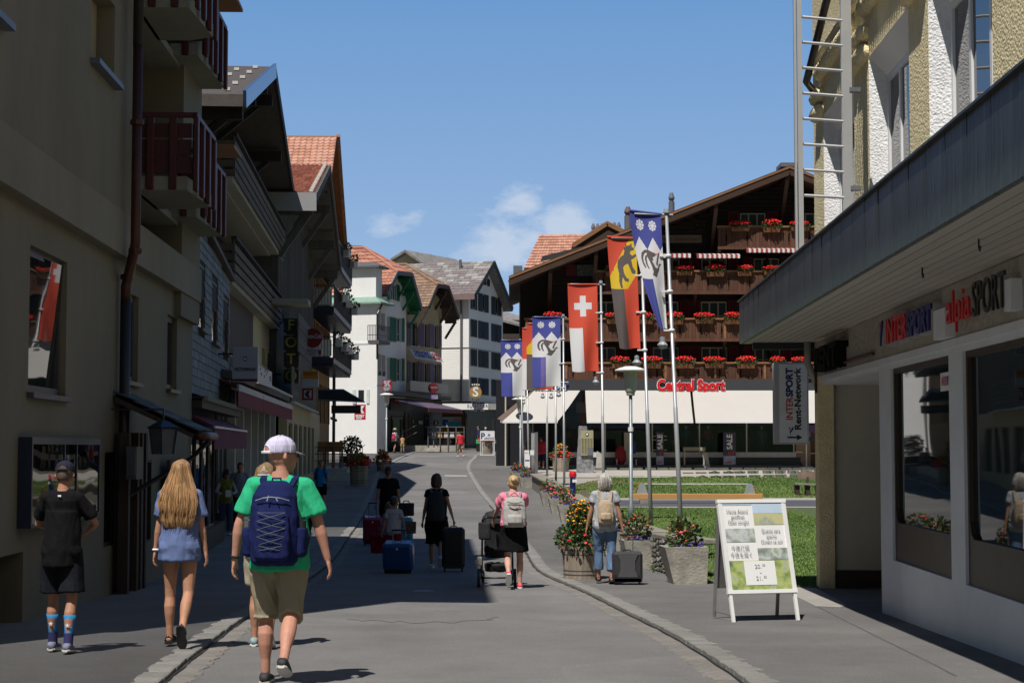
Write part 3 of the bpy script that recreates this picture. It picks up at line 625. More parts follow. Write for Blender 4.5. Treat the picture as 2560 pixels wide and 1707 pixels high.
def plank_balcony(z,x0,x1,yo,par,rail=1.0,nb=4,slab=.2):
 MB().box(x0,x1,yo+.06,0,z,z+slab).build('balcony_slab',m_soff,par)
 h=rail/nb
 for k in range(nb):
  MB().box(x0,x1,yo,yo+.035,z+slab*.5+k*h+.02,z+slab*.5+(k+1)*h-.05).build('plank',m_weath,par)
  MB().box(x0,x0+.035,yo+.04,-.05,z+slab*.5+k*h+.02,z+slab*.5+(k+1)*h-.05).build('plank',m_weath,par)
 MB().box(x0-.05,x1,yo-.05,yo+.1,z+slab*.5+rail+.06,z+slab*.5+rail+.13).build('handrail',m_choc,par)
 p=MB();n=int((x1-x0)/1.4)
 for i in range(n+1):x=x0+.1+(x1-x0-.2)*i/n;p.box(x-.04,x+.04,yo+.04,yo+.1,z+slab,z+slab*.5+rail+.06)
 o=p.build('balusters',m_black,par);o['kind']='stuff'
xb0=Aa.at(588,400,-1.67)[0]
plank_balcony(zAup,xb0,xe1,-1.67,bA);plank_balcony(zAlow,xb0+.2,xend+.2,-1.67,bA)
MB().box(xb0+.3,xe1,-1.3,-.1,zAup-.05,zAup-.003).build('soffit_panel',m_soff,bA)
for i in range(4):
 x=xb0+1.5+i*4.2
 for z in(zAup+.25,zAlow+.35):MB().box(x,x+1.6,-.03,-.005,z,z+2.0).build('balcony_door',m_glass,bA)
for i,t in enumerate((.12,.5,.9)):
 for s_ in(0,1):
  xx=(na[0]+(ap[0]-na[0])*t)if s_==0 else(fa[0]+(ap[0]-fa[0])*t);zz=(na[1]+(ap[1]-na[1])*t)if s_==0 else(fa[1]+(ap[1]-fa[1])*t)
  MB().box(xx-.13,xx+.13,-1.95,0,zz-.75,zz-.42).build('purlin',m_choc,bA);MB().bar((xx,-1.5,zz-.75),(xx,-.02,zz-2.0),.16).build('brace',m_choc,bA)
zc=Aa.at(580,926,-2.15)[1];x0c=Aa.at(580,926,-2.15)[0];x1c=Aa.at(728,1000,-2.15)[0]
MB().prism([(x0c,0,zc+.3),(x0c,-2.15,zc),(x0c,-2.15,zc-.16),(x0c,0,zc-.2)],(x1c-x0c,0,0)).build('canopy',m_greyw,bA)
e=MB()
for i in range(46):x=x0c+(x1c-x0c)*i/46;e.box(x,x+(x1c-x0c)/46*.7,-2.21,-2.13,zc+.0,zc+.07)
o=e.build('canopy_edge_tiles',m_guard,bA);o['kind']='stuff'
MB().box(x0c,x0c+.3,-2.1,-1.5,zc-.75,zc-.2).build('lamp_box',m_greyw,bA)
ra=thing('shop_awning','red shop awning with pale blue striped edge under the long grey canopy','awning',Aa.o,Aa.rz)
xa0=Aa.at(592,970,-2.3)[0];xa1=Aa.at(728,1020,-2.3)[0];xm=xa0+(xa1-xa0)*.36
for u,v in((xa0,xm-.05),(xm+.05,xa1)):
 MB().prism([(u,-1.9,zc-.2),(u,-2.3,zc-.34),(u,-2.3,zc-.38),(u,-1.9,zc-.25)],(v-u,0,0)).build('canvas',m_redc,ra)
 MB().box(u,v,-2.35,-2.3,zc-.46,zc-.32).build('rail',M('pale stripe metal',(.42,.42,.46),.5),ra);MB().box(u,v,-2.335,-2.32,zc-.80,zc-.46).build('valance',m_redc,ra)
MB().box(xcr,xend,-1.29,-.5,-.6,3.15).build('shop_backwall',m_wc,bA)
gl=MB()
for i in range(7):
 x=.6+i*2.4
 window(bA,(x,x+2.1,.4,3.1),-1.5,M('brushed grey frame',(.2,.2,.2),.4),m_glass,nv=1,depth=.1,fw=.07,name='shop_window')
 MB().box(x+2.15,x+2.35,-1.6,-1.31,-.5,3.6).build('pillar',M('white plaster',(.6,.59,.56),.8),bA)
MB().box(.6,xend,-1.6,-1.02,3.15,3.95).build('shop_fascia',m_black,bA)
MB().box(.6,xend,-1.45,-1.3,-.5,.4).build('plinth',m_greyw,bA)
Bb=Frame(-4.3-.065*60,60,-.065,1)
bB=thing('timber_house','grey brown timber house with small red tiled gable roof and big bracketed eaves','building',Bb.o,Bb.rz)
ap=Bb.at(823,414,-1.3);na=Bb.at(788,484,-1.3);fa=Bb.at(851,665,-1.3)
m_tileB=[M('small red tile',(.36,.15,.10),.75,.2,3,rv=.0),M('small red tile dark',(.28,.11,.08),.75,.2,3),M('small red tile pale',(.44,.20,.14),.75,.2,3)]
gable_roof(bB,'roof',[m_greyw],na,ap,fa,-1.28,12,.22)
def tiles(par,a,b,y0,y1,tw,th,mats,name='roof_tiles',lift=.05,each=False,seed=0,maxn=290):
 rs=random.Random(seed);L_=math.hypot(b[0]-a[0],b[1]-a[1]);nr=int(L_/th);nc=int((y1-y0)/tw);ux=(b[0]-a[0])/L_;uz=(b[1]-a[1])/L_;nx,nz=(-uz,ux)if ux>0 else(uz,-ux)
 if nz<0:nx,nz=-nx,-nz
 prof=[(-.5,.0),(-.28,.035),(0,.0),(.25,-.012),(.5,.0)]
 sb=MB();cnt=0;protos={}
 for j in range(nr):
  for i in range(nc):
   cy=y0+(i+.5)*tw;s0=j*th;s1=s0+th*1.12;h0=lift+rs.uniform(-.006,.006);h1=lift*.35
   vs=[]
   for s_,h in((s0,h0),(s1,h1)):
    for p,q in prof:vs.append((a[0]+ux*s_+nx*(h+q),cy+p*tw*.97,a[1]+uz*s_+nz*(h+q)))
   for p,q in prof:vs.append((a[0]+ux*s0+nx*(h0+q-.035),cy+p*tw*.97,a[1]+uz*s0+nz*(h0+q-.035)))
   fs=[(k,k+1,k+6,k+5)for k in range(4)]+[(k+10,k+11,k+1,k)for k in range(4)]
   if each and cnt<maxn:
    c=Vector((a[0]+ux*s0,cy,a[1]+uz*s0));k=rs.randrange(len(mats))
    if k not in protos:
     protos[k]=(MB().add([Vector(v)-c for v in vs],fs).build('roof_tile',mats[k],par,loc=c));
    else:inst(protos[k],'roof_tile',par,c)
    cnt+=1
   else:sb.add(vs,fs,rs.randrange(len(mats)))
 if sb.f:o=sb.build(name,mats,par,smooth=False);o['kind']='stuff';return o
tiles(bB,(na[0]+.05,na[1]),ap,-1.25,5.5,.19,.26,m_tileB,seed=1)
w=MB()
for i,(p,q)in enumerate(((na,ap),)):
 for k in range(16):t=k/16;w.box(p[0]+(q[0]-p[0])*t-.05,p[0]+(q[0]-p[0])*t+.05,-1.22,-1.1,p[1]+(q[1]-p[1])*t+.06,p[1]+(q[1]-p[1])*t+.16)
for y in(0.4,2.3):w.box(ap[0]-.1,ap[0]+.05,y,y+.12,ap[1]+.02,ap[1]+.14)
o=w.build('snow_guards',m_guard,bB);o['kind']='stuff'
MB().box(na[0]-.12,na[0]+.0,-1.35,4,na[1]-.62,na[1]+.02).build('eave_board',M('pale grey sheet',(.33,.33,.33),.5,.05),bB)
MB().bar((na[0],-1.34,na[1]-.12),(ap[0],-1.34,ap[1]-.12),.06,.3).build('verge_board',m_greyw,bB);MB().bar((ap[0],-1.34,ap[1]-.12),(fa[0],-1.34,fa[1]-.12),.06,.3).build('verge_board',m_greyw,bB)
for t in(.06,.4,.75):
 for p in(na,fa):
  xx=p[0]+(ap[0]-p[0])*t;zz=p[1]+(ap[1]-p[1])*t
  MB().box(xx-.14,xx+.14,-1.2,0,zz-.85,zz-.5).build('purlin',m_greyw,bB);MB().bar((xx,-1.05,zz-.8),(xx,-.02,zz-2.3),.2).build('brace',m_greyw,bB);
  for k in(1,2,3):xr=xx+k*1.0;
for k in range(9):
 x=na[0]+1+k*2.6;t=min(1,(x-na[0])/(ap[0]-na[0]));z=na[1]+(ap[1]-na[1])*t if x<ap[0]else ap[1]+(fa[1]-ap[1])*(x-ap[0])/(fa[0]-ap[0])
 MB().bar((x,-1.15,z-.25),(x+.001,0,z-.25),.14,.16).build('rafter',m_greyw,bB)
zt1=6.2
xb=0.3;zbn=Bb.at(736,760,0)[1];x1=fa[0]-.5;i=0;x=xb
MB().box(.2,x1,.05,10,-.5,na[1]-.3).prism([(.2,.05,na[1]-.3),(x1,.05,fa[1]-.3),(ap[0],.05,ap[1]-.3)],(0,9.9,0)).build('wall',m_greyw,bB,recalc=True)
while x<x1-.1:
 t=(x-na[0])/(ap[0]-na[0])if x<ap[0]else(fa[0]-x)/(fa[0]-ap[0]);zt2=(na[1]if x<ap[0]else fa[1])+(ap[1]-na[1])*max(0,min(1,t))-.35
 MB().box(x,x+.27,-.0-.02*(i%2),.04,zbn-1.2+.25*(i%3),zt2).build('wall_board',m_greyw,bB);x+=.30;i+=1
zA=Bb.at(770,765,-1.2)[1]
MB().box(-3.5,Bb.at(773,700,-1.2)[0],-1.25,0,zA,zA+.18).build('balcony_slab',m_soff,bB)
pz=Bb.at(779,820,-.9)
for k in range(5):MB().box(-3.0,pz[0],-.9-.01*(k%2),-.86,pz[1]-1.35+k*.26,pz[1]-1.35+k*.26+.25).build('plank',m_greyw,bB)
q=Bb.at(791,1029,-.6);q2=Bb.at(791,985,-.6)
for k in range(6):MB().box(-1.5,q[0],-.6-.01*(k%2),-.56,q[1]+k*.2,q[1]+k*.2+.19).build('plank',m_greyw,bB)
e=MB()
for i in range(60):x=-1.5+(q[0]+1.5)*i/60;e.box(x,x+.16,-.72,-.58,q[1]-.08,q[1]-.01)
o=e.build('corrugated_edge',m_guard,bB);o['kind']='stuff'
MB().box(-1.5,q[0],-.55,0,q[1],q[1]+.1).build('terrace_slab',m_soff,bB)
MB().wall(.2,x1,-.5,q[1],-.35,.3,[(1+k*3.2,3.2+k*3.2,.9,q[1]-.7)for k in range(6)]).build('shop_wall',m_wc,bB)
for k in range(6):window(bB,(1+k*3.2,3.2+k*3.2,.9,q[1]-.7),-.35,m_frame_br,m_glass,nv=1,depth=.1,name='shop_window')
MB().bar((q[0]-1,-1.5,q[1]-.4),(q[0]+1.5,-1.2,q[1]-.25),.1).build('bracket',m_black,bB)
Cc=Frame(-10.0,84.5,-.03,1)
bC=thing('ochre_house','ochre house with clay tiled roof and black metal balconies hung with flower pots','building',Cc.o,Cc.rz)
ap=Cc.at(843,340,-.86);fe=Cc.at(864,640,-.86);n0=(2*ap[0]-fe[0],fe[1])
m_clay=[M('clay tile %d'%k,c,.75,.12,2)for k,c in enumerate(((.48,.24,.16),(.54,.28,.19),(.42,.20,.135),(.5,.27,.2)))]
gable_roof(bC,'roof',[M('orange stained boarding',(.24,.085,.03),.7,.2,4)],n0,ap,fe,-.84,14,.2)
hh=Cc.at(800,415,0)
sl0=(ap[0]-(ap[1]-(ap[1]-3.4))/((ap[1]-n0[1])/(ap[0]-n0[0])),ap[1]-3.4)
tiles(bC,sl0,ap,-.84,7.0,.31,.33,m_clay,each=True,seed=2,maxn=298)
for sgn,e_ in((1,fe),):
 t=MB()
 for k in range(46):u=k/46;x=ap[0]+(e_[0]-ap[0])*u;z=ap[1]+(e_[1]-ap[1])*u;t.box(x,x+.22,-1.0,-.8,z-.05,z+.09)
 o=t.build('verge_tiles',m_clay[0],bC);o['kind']='stuff'
xE=fe[0]-.2
MB().box(0,xE,.3,12,-.5,n0[1]-.4).prism([(0,.3,n0[1]-.4),(xE,.3,fe[1]-.4),(ap[0],.3,ap[1]-.4)],(0,11,0)).build('core_wall',m_ochre,bC,recalc=True)
zl=Cc.at(835,908,-1.2)[1];zu=Cc.at(838,783,-1.2)[1];zt3=zu+(zu-zl)*1.02
wins=[]
for z in(zl,zu,zt3,zl-3.1):
 for k in range(5):wins.append((.7+k*2.7,1.8+k*2.7,z+.25,z+2.3))
MB().wall(0,xE,-.5,n0[1]-.4,0,.3,wins).build('wall',m_ochre,bC)
for r in wins:
 window(bC,r,0,m_white,m_glass,nv=1,depth=.14,fw=.06)
 if r[2]>zl-3:shutter(bC,r[0]-.58,r[0]-.03,r[2],r[3],-.01,m_oshut,False);shutter(bC,r[1]+.03,r[1]+.58,r[2],r[3],-.01,m_oshut,False)
MB().tube([(xE+.1,-.25,zu-.1),(xE+.1,-.25,-.3)],.09,8).build('downpipe',m_blackp,bC)
def metal_balcony(z,x0,x1,yo,par):
 b=MB().box(x0,x1,yo,0,z,z+.28)
 for k in range(int((x1-x0)/.45)):x=x0+.2+k*.45;b.box(x,x+.1,yo+.05,0,z-.16,z)
 b.build('balcony_slab',m_navy,par)
 MB().box(x0-.02,x0-.005,yo+.1,0,z+.35,z+1.15).build('screen',M('white privacy screen',(.8,.78,.75),.7),par)
 r=MB();r.box(x0-.04,x1,yo-.03,yo+.03,z+1.28,z+1.33).box(x0-.05,x0,yo,0,z+1.28,z+1.33)
 y=yo
 while y<-.05:r.box(x0-.045,x0-.025,y-.01,y+.01,z+.25,z+1.28);y+=.15
 x=x0
 while x<x1:r.box(x-.012,x+.012,yo-.012,yo+.012,z+.25,z+1.28);x+=.13
 o=r.build('railing',m_black,par);o['kind']='stuff'
xbe=Cc.at(879,880,-1.2)[0]
for z in(zl,zu,zt3):metal_balcony(z,.3,xbe,-1.2,bC)
# ================================================================ white house, yellow house, hotel at the bend
m_wr=M('white render',(.87,.865,.84),.85,.03,1.2,.1,40,dirt=.05);m_grn=M('green shutter',(.012,.17,.07),.55,.12,3);m_pur=M('purple shutter',(.17,.115,.21),.65,.15,3,rv=.08)
m_yel=M('pale yellow render',(.40,.33,.19),.85,.08,1.5,dirt=.1);m_blk=M('charcoal shutter',(.028,.028,.032),.6,.1,3);m_grr=M('lichen slate roof',(.27,.255,.24),.9,.35,5,.5,14,dirt=.35)
m_cu=M('green copper',(.22,.33,.27),.6,.2,4);m_stone=M('pale surround',(.5,.48,.42),.8,.06);m_gg=M('gable grey board',(.13,.135,.15),.6)
def half_hip(par,E0,H0,H1,E1,yv,ridge_y,ridge_z,yb,mats,tsz,soff,vb,seed=0):
 """roof with clipped gable: E0,H0,H1,E1 verge points (x,z) on the plane y=yv; ridge starts at ridge_y"""
 xm=(H0[0]+H1[0])/2;n=MB()
 def V(p,y):return(p[0],y,p[1])
 a0,a1,b1,b0=V(E0,yv),V(H0,yv),V(H1,yv),V(E1,yv);r0=(xm,ridge_y,ridge_z);r1=(xm,yb,ridge_z)
 th=Vector((0,0,-.16))
 for nm,poly in(('roof',[a0,a1,r0,r1,V(E0,yb)]),('roof',[b0,V(E1,yb),r1,r0,b1]),('roof',[a1,b1,r0])):
  MB().prism(poly,th).build(nm,soff,par,recalc=True)
 def course(poly_low,poly_high,rows,w,ms,sd):
  sb=MB();rs=random.Random(sd);(l0,l1),(h0,h1)=poly_low,poly_high;l0,l1,h0,h1=map(Vector,(l0,l1,h0,h1))
  for j in range(rows):
   t0=j/rows;t1=min(1,(j+1.15)/rows);A=l0.lerp(h0,t0);B_=l1.lerp(h1,t0);C=l0.lerp(h0,t1);D_=l1.lerp(h1,t1);nrm=(B_-A).cross(C-A).normalized();nrm=nrm if nrm.z>0 else-nrm
   k=max(1,int((B_-A).length/w))
   for i in range(k):
    u0,u1=i/k,(i+.96)/k;up=.07+rs.uniform(-.01,.01)
    p=[A.lerp(B_,u0),A.lerp(B_,(u0+u1)/2),A.lerp(B_,u1)];q=[C.lerp(D_,u0),C.lerp(D_,(u0+u1)/2),C.lerp(D_,u1)]
    vs=[p[0]+nrm*up,p[1]+nrm*(up+.03),p[2]+nrm*up,q[2]+nrm*.02,q[1]+nrm*.05,q[0]+nrm*.02,p[0],p[2]]
    sb.add(vs,[(0,1,4,5),(1,2,3,4),(6,7,2,0)],rs.randrange(len(ms)))
  o=sb.build('roof_tiles',ms,par);o['kind']='stuff'
 up=Vector((0,0,.005));rw,tw=tsz
 Hb0=(H0[0],yb,H0[1])
 course((V(E0,yv),V(E0,yb)),(V(H0,yv),Hb0),max(2,int(math.hypot(H0[0]-E0[0],H0[1]-E0[1])/rw)),tw,mats,seed)
 course((V(H0,yv),Hb0),(r0,r1),max(2,int(math.hypot(xm-H0[0],ridge_z-H0[1])/rw)),tw,mats,seed+1)
 course((a1,b1),(r0,r0),4,tw,mats,seed+2)
 rd=MB();rd.tube([Vector(r0)+up*16,Vector(r1)+up*16],.11,6).tube([Vector(a1)+up*16,Vector(r0)+up*16],.1,6).tube([Vector(b1)+up*16,Vector(r0)+up*16],.1,6);rd.build('ridge_tiles',mats[0],par)
 v=MB();v.bar(V(E0,yv-.02),V(H0,yv-.02),.08,.3).build('verge_board',vb,par)
 MB().bar(V(H0,yv-.02),V(H1,yv-.02),.08,.3).build('verge_board',vb,par);MB().bar(V(H1,yv-.02),V(E1,yv-.02),.08,.3).build('verge_board',vb,par)
DY=118;D=Frame(-.0786*DY+.02,DY-.0,.33,1);D.o+=D.n*.9
bD=thing('white_house','white rendered corner house with red tiled clipped gable and green shutters','building',D.o,D.rz)
xb=D.at(966,900,-.9)[0];xD=D.at(1015,850,0)[0]
zlow=D.atx(900,757,0)[1];ztop=D.at(942,656,-.9)[1]
yl=14
MB().box(0,xb,-.9,yl,-.5,zlow).build('bay_wall',m_wr,bD)
sw=[D.atx(900,980,0),D.atx(909,1005,0)]
yR,yLf=D.atx(940,700,.3)[0],D.atx(858,700,.3)[0]
MB().box(.3,xb-.25,yR,yLf,zlow+.35,ztop-.2).build('turret_wall',m_wr,bD)
def hiproof(par,x0,x1,y0,y1,z,h,ov,m,name='roof'):
 a=[(x0-ov,y0-ov,z),(x1+ov,y0-ov,z),(x1+ov,y1+ov,z),(x0-ov,y1+ov,z)];i_=max(.02,ov*.6)
 b=[(x0+i_,y0+i_,z+h),(x1-i_,y0+i_,z+h),(x1-i_,y1-i_,z+h),(x0+i_,y1-i_,z+h)]
 c=[(p[0],p[1],z-.12)for p in a]
 MB().add(c+a+b,[(0,3,2,1),(0,1,5,4),(1,2,6,5),(2,3,7,6),(3,0,4,7),(4,5,9,8),(5,6,10,9),(6,7,11,10),(7,4,8,11),(8,9,10,11)]).build(name,m,par)
hiproof(bD,0,xb,-.9,yl,zlow,.42,.42,m_cu,'copper_roof');hiproof(bD,.3,xb-.25,yR,yLf,ztop-.2,.3,.38,M('grey flat roof edge',(.10,.11,.115),.6),'turret_roof')
MB().box(-.035,xb+.01,-.93,yl,D.at(942,859,-.9)[1],D.at(942,854,-.9)[1]).build('string_course',m_wr,bD)
y1_,z1_=D.atx(896,975,0);y0_,z0_=D.atx(910,1003,0)
MB().box(-.01,.06,y0_,y1_,z0_,z1_).build('window',m_glass,bD)
for a,b in((917,924),(882,890)):
 ya,yb_=D.atx(a,975,0)[0],D.atx(b,975,0)[0];s_=MB()
 s_.box(-.06,-.02,yb_,ya,z0_-.15,z1_+.05)
 for k in range(9):zz=z0_-.08+(z1_-z0_)*k/8;s_.box(-.075,-.058,yb_+.08,ya-.08,zz,zz+.05)
 s_.build('shutter',M('pale green shutter',(.62,.70,.66),.6),bD)
g1=D.rect((975,792),(1010,852));g2=D.rect((975,893),(1010,950))
wn=[]
for(pa,pb,yt,yb_)in((991,1004,793,853),(991,1004,895,952),(968,975,790,850),(968,975,893,948)):wn.append(D.hz(pa,pb,yt,yb_))
gw=D.hz(974,989,708,750);zev=D.at(968,738,0)[1]
E0,H0_,H1_,E1=D.at(968,736,-.95),D.at(994,682,-.95),D.at(1030,686,-.95),D.at(1054,772,-.95)
xg1=E1[0]-.9
MB().wall(xb,xD,-.5,zev,0,.3,wn).box(xb,xD,.3,12,-.5,zev).build('wall',m_wr,bD)
MB().prism([(xb,0,zev),(xD,0,zev),(xD,0,H0_[1]-1.2),(H1_[0]-.3,0,H0_[1]-.2),(H0_[0],0,H0_[1]-.2)],(0,.3,0)).build('gable_wall',m_wr,bD,recalc=True)
for r in wn[:2]:window(bD,r,0,m_white,m_glass,nv=1,nh=1,depth=.15)
for r in wn[2:]:window(bD,r,0,m_white,m_glass,nv=0,depth=.15)
for pa,pb,yt,yb_ in((975,990,792,853),(1004.5,1010,795,854),(975,990,894,952),(1004.5,1010,896,952)):
 r=D.hz(pa,pb,yt,yb_);shutter(bD,*r,-.02,m_grn)
window(bD,gw,-.16,m_white,m_glass,nv=2,depth=.1);r=D.hz(989.5,997,712,752);shutter(bD,*r,-.04,m_grn);r=D.hz(968,973.5,722,750);shutter(bD,*r,-.04,m_grn,False)
ry,rz_=2.2,D.at(962,636,2.2)[1]
m_red=[M('red tile %d'%k,c,.75,.12,2)for k,c in enumerate(((.44,.19,.125),(.50,.23,.155),(.38,.155,.105)))]
half_hip(bD,E0,H0_,H1_,E1,-.95,ry,rz_,12,m_red,(.33,.3),m_grn,m_gg,11)
for t,p,q in((.05,E1,H1_),(.6,E1,H1_),(1,E1,H1_)):
 xx=p[0]+(q[0]-p[0])*t-.2;zz=p[1]+(q[1]-p[1])*t-.3;MB().box(xx-.1,xx+.1,-.85,0,zz-.25,zz).build('purlin',m_grn,bD);MB().bar((xx,-.75,zz-.2),(xx,0,zz-1.3),.14).build('brace',m_grn,bD)
bx0,bz=D.at(947,858,-1.7);bx1=D.at(975,858,-1.7)[0]
MB().box(bx0,bx1,-1.7,-.9,bz,bz+.22).build('balcony_slab',M('dark zinc',(.09,.09,.095),.6),bD);r=MB()
for k in range(14):
 x=bx0+(bx1-bx0)*k/13;r.box(x-.015,x+.015,-1.7,-1.67,bz+.2,bz+1.25)
for k in range(8):y=-1.7+.8*k/7;r.box(bx0-.015,bx0+.015,y,y+.03,bz+.2,bz+1.25)
for z in(.6,1.25):r.box(bx0,bx1,-1.71,-1.66,bz+z-.04,bz+z).box(bx0-.02,bx0+.02,-1.7,-.9,bz+z-.04,bz+z)
r.build('railing',m_black,bD);MB().tube([(bx1-.2,-1.2,zlow-.1),(bx1-.6,-1.0,zlow-.8),(bx1-.6,-1.0,bz-1.0)],.07,6).build('downpipe',m_black,bD)
for pa,pb,yt,yb_ in((944,951,775,822),(954,962,783,826),(946,953,885,938),(956,963,888,940)):
 r=D.hz(pa,pb,yt,yb_,-.9);MB().box(r[0],r[1],-.93,-.9,r[2],r[3]).build('pane',m_glass,bD);
zt4=D.at(985,978,0)[1]
MB().box(xb+.1,xD+.0,-.95,.0,zt4-.35,zt4-.05).build('canopy',M('dark zinc',(.09,)*3),bD)
E=Frame(*(D.w(xD+.01,0,0).xy),.33,1);xE_=E.at(1104,900,0)[0]
bE=thing('yellow_house','pale yellow house with purple shutters and brown tiled clipped gable roof','building',E.o,E.rz)
rows=[((1025,1044,804,864),(1060,1072,808,868),(1085,1096,812,872)),((1025,1044,902,954),(1060,1072,906,960),(1085,1096,909,962))]
wn=[E.hz(*q)for r in rows for q in r]
e0,h0,h1,e1=E.at(1072,768,-1.0),E.at(1094,714,-1.0),E.at(1121,718,-1.0),E.at(1147,795,-1.0)
zev=e0[1];
MB().wall(0,xE_,-.5,zev,0,.3,wn).box(0,xE_,.3,12,-.5,zev).build('wall',m_yel,bE)
x0_=0
MB().prism([(0,0,zev),(xE_,0,zev),(xE_,0,zev+.9),(h1[0]-.9,0,h1[1]-.3),(h0[0],0,h0[1]-.3),(e0[0],0,zev+.2)],(0,.3,0)).build('gable_wall',m_yel,bE,recalc=True)
for r in wn:window(bE,r,0,m_stone,m_glass,nv=1,depth=.15,sill=m_stone)
for dy,ys_ in((0,(804,863)),(1,(902,955))):
 for pa,pb,k in((1018,1024,0),(1044.5,1049.5,0),(1052,1059,4),(1073,1083.5,5),(1097,1103,8)):
  r=E.hz(pa,pb,ys_[0]+k,ys_[1]+k);shutter(bE,*r,-.02,m_pur)
m_brt=[M('brown tile %d'%k,c,.8,.12,2)for k,c in enumerate(((.27,.17,.115),(.32,.205,.14),(.22,.14,.10)))]
ry2=2.0;rz2=E.at(1059,675,ry2)[1]
half_hip(bE,e0,h0,h1,e1,-1.0,ry2,rz2,9,m_brt,(.3,.3),m_dkwood,m_dkwood,21)
for t,p,q in((.05,e1,h1),(.55,e1,h1),(1,e1,h1),(.1,e0,h0)):
 xx=p[0]+(q[0]-p[0])*t-.2;zz=p[1]+(q[1]-p[1])*t-.3;MB().box(xx-.1,xx+.1,-.9,0,zz-.25,zz).build('purlin',m_dkwood,bE);MB().bar((xx,-.8,zz-.2),(xx,0,zz-1.4),.16).build('brace',m_dkwood,bE)
MB().box(-1.0,xE_-.5,-.75,-.72,E.at(1040,980)[1],E.at(1040,955)[1]).build('parapet',m_stone,bE)
zt5=E.at(1030,1000)[1]
MB().box(-4.6,xE_,-.8,0,zt5+.15,zt5+.4).build('cornice',M('dark zinc',(.09,)*3),bE)
MB().box(-4.5,xE_,-.04,.0,-.4,zt5).build('shop_front',m_black,bE)
MB().box(-3.2,-.1,-.12,-.05,E.at(1000,1030)[1]+.1,E.at(1000,1003)[1]).build('fascia_sign',M('dark fascia',(.03,.03,.033),.5),bE)
textmesh('lettering','NEWS',.42,M('dim red letters',(.5,.03,.01),.5),bE,(-2.3,-.14,E.at(1000,1014)[1]+.2),UPR,.01)
for k,(pa,pb,yt,yb_,mm)in enumerate(((977,1008,1040,1108,None),(1010,1019,1030,1108,(.12,.06,.03)),(1028,1033,1046,1060,(.6,.4,.2)),(1043,1056,1049,1062,(.5,.45,.4)),(1060,1070,1035,1100,None),(1084,1093,1050,1062,(.5,.4,.35)))):
 r=E.hz(pa,pb,yt,yb_);window(bE,r,-.1,m_dkwood,m_glass if mm is None else M('shop glow %d'%k,mm,.5),nv=0,depth=.01,name='shop_window')
pa_=thing('awning','faded purple awning with striped valance over the bar below purple shutters','awning',E.o,E.rz)
xa0=E.at(1024,997,-.5)[0];za0=E.at(1024,997,-.5)[1];xf0,zf0=E.at(1071,1019,-3.6);xf1=E.at(1157,1020,-3.6)[0]
MB().prism([(xf0-.1,-.5,za0),(xf0-.1,-3.6,zf0),(xf0-.1,-3.6,zf0-.03),(xf0-.1,-.5,za0-.06)],(xf1-xf0+.1,0,0)).build('canvas',M('purple awning cloth',(.105,.075,.115),.8,.12,2),pa_)
MB().prism([(xf0-.1,-.5,za0),(xa0,-.5,za0),(xf0-.1,-3.6,zf0)],(0,0,-.03)).build('canvas_side',M('purple awning cloth',(.1,)*3),pa_)
va=MB();n=44
for k in range(n):x=xf0+(xf1-xf0)*k/n;va.box(x,x+(xf1-xf0)/n*.98,-3.62,-3.6,zf0-.28,zf0-.02,k%2)
o=va.build('valance',[M('valance pink stripe',(.3,.1,.1),.8),M('valance purple stripe',(.08,.05,.09),.8)],pa_)
Fy=135.8;Ff=Frame(-.0251*Fy,Fy,.32,1)
bF=thing('hotel','white hotel block with charcoal shutters, grey slate roof and flat entrance canopy','building',Ff.o,Ff.rz)
xF=Ff.at(1257,850)[0];VF=-.75;apf=Ff.at(1235,653,VF);nf=Ff.at(1187,735,VF);ff=Ff.at(1281,770,VF)
zF=Ff.at(1172,742,0)[1];zG=Ff.at(1172,1003,0)[1]
rowsF=[(727,772,.26),(797,841,.22),(872,914,.16),(942,984,.11)]
wn=[];sh=[]
for i,(yt,yb_,s_)in enumerate(rowsF):
 for pa,pb in((1176,1191),(1195,1220),(1228,1252)):
  d_=(pa-1176)*s_;r=Ff.hz(pa,pb,yt+d_,yb_+d_);m_=(r[0]+r[1])/2;wn.append((m_-.35,m_+.35,r[2]+.1,r[3]-.05));sh.append(r)
wn2=[w for w in wn if w[3]<zF+9]
MB().wall(0,xF,zG,zF,0,.3,[w for w in wn if w[3]<zF]).box(0,xF,.3,13,zG,zF).build('wall',m_wr,bF)
MB().prism([(0,0,zF),(xF,0,zF),(xF,0,ff[1]),(apf[0],0,apf[1]-.4),(0.2,0,zF+.2)],(0,13,0)).build('gable_wall',m_wr,bF,recalc=True)
for w,r in zip(wn,sh):
 window(bF,w,0 if w[3]<zF else-.16,m_white,m_glass,nv=0,depth=.12);m_=(r[0]+r[1])/2
 shutter(bF,r[0],m_-.12,r[2],r[3],-.03,m_blk);shutter(bF,m_+.12,r[1],r[2],r[3],-.03,m_blk)
for pa,pb in((1209,1214),(1217,1223)):r=Ff.hz(pa,pb,697,712+(pb-1214)*.3);shutter(bF,*r,-.03,m_blk)
gable_roof(bF,'roof',[m_grr],nf,apf,ff,VF,16,.3)
MB().bar((nf[0],VF-.05,nf[1]-.1),(apf[0],VF-.05,apf[1]-.1),.06,.35).build('verge_board',m_blk,bF);MB().bar((apf[0],VF-.05,apf[1]-.1),(ff[0],VF-.05,ff[1]-.1),.06,.35).build('verge_board',m_blk,bF)
sb=MB();rs=random.Random(9);L_=math.hypot(apf[0]-nf[0],apf[1]-nf[1]);n=int(L_/.42)
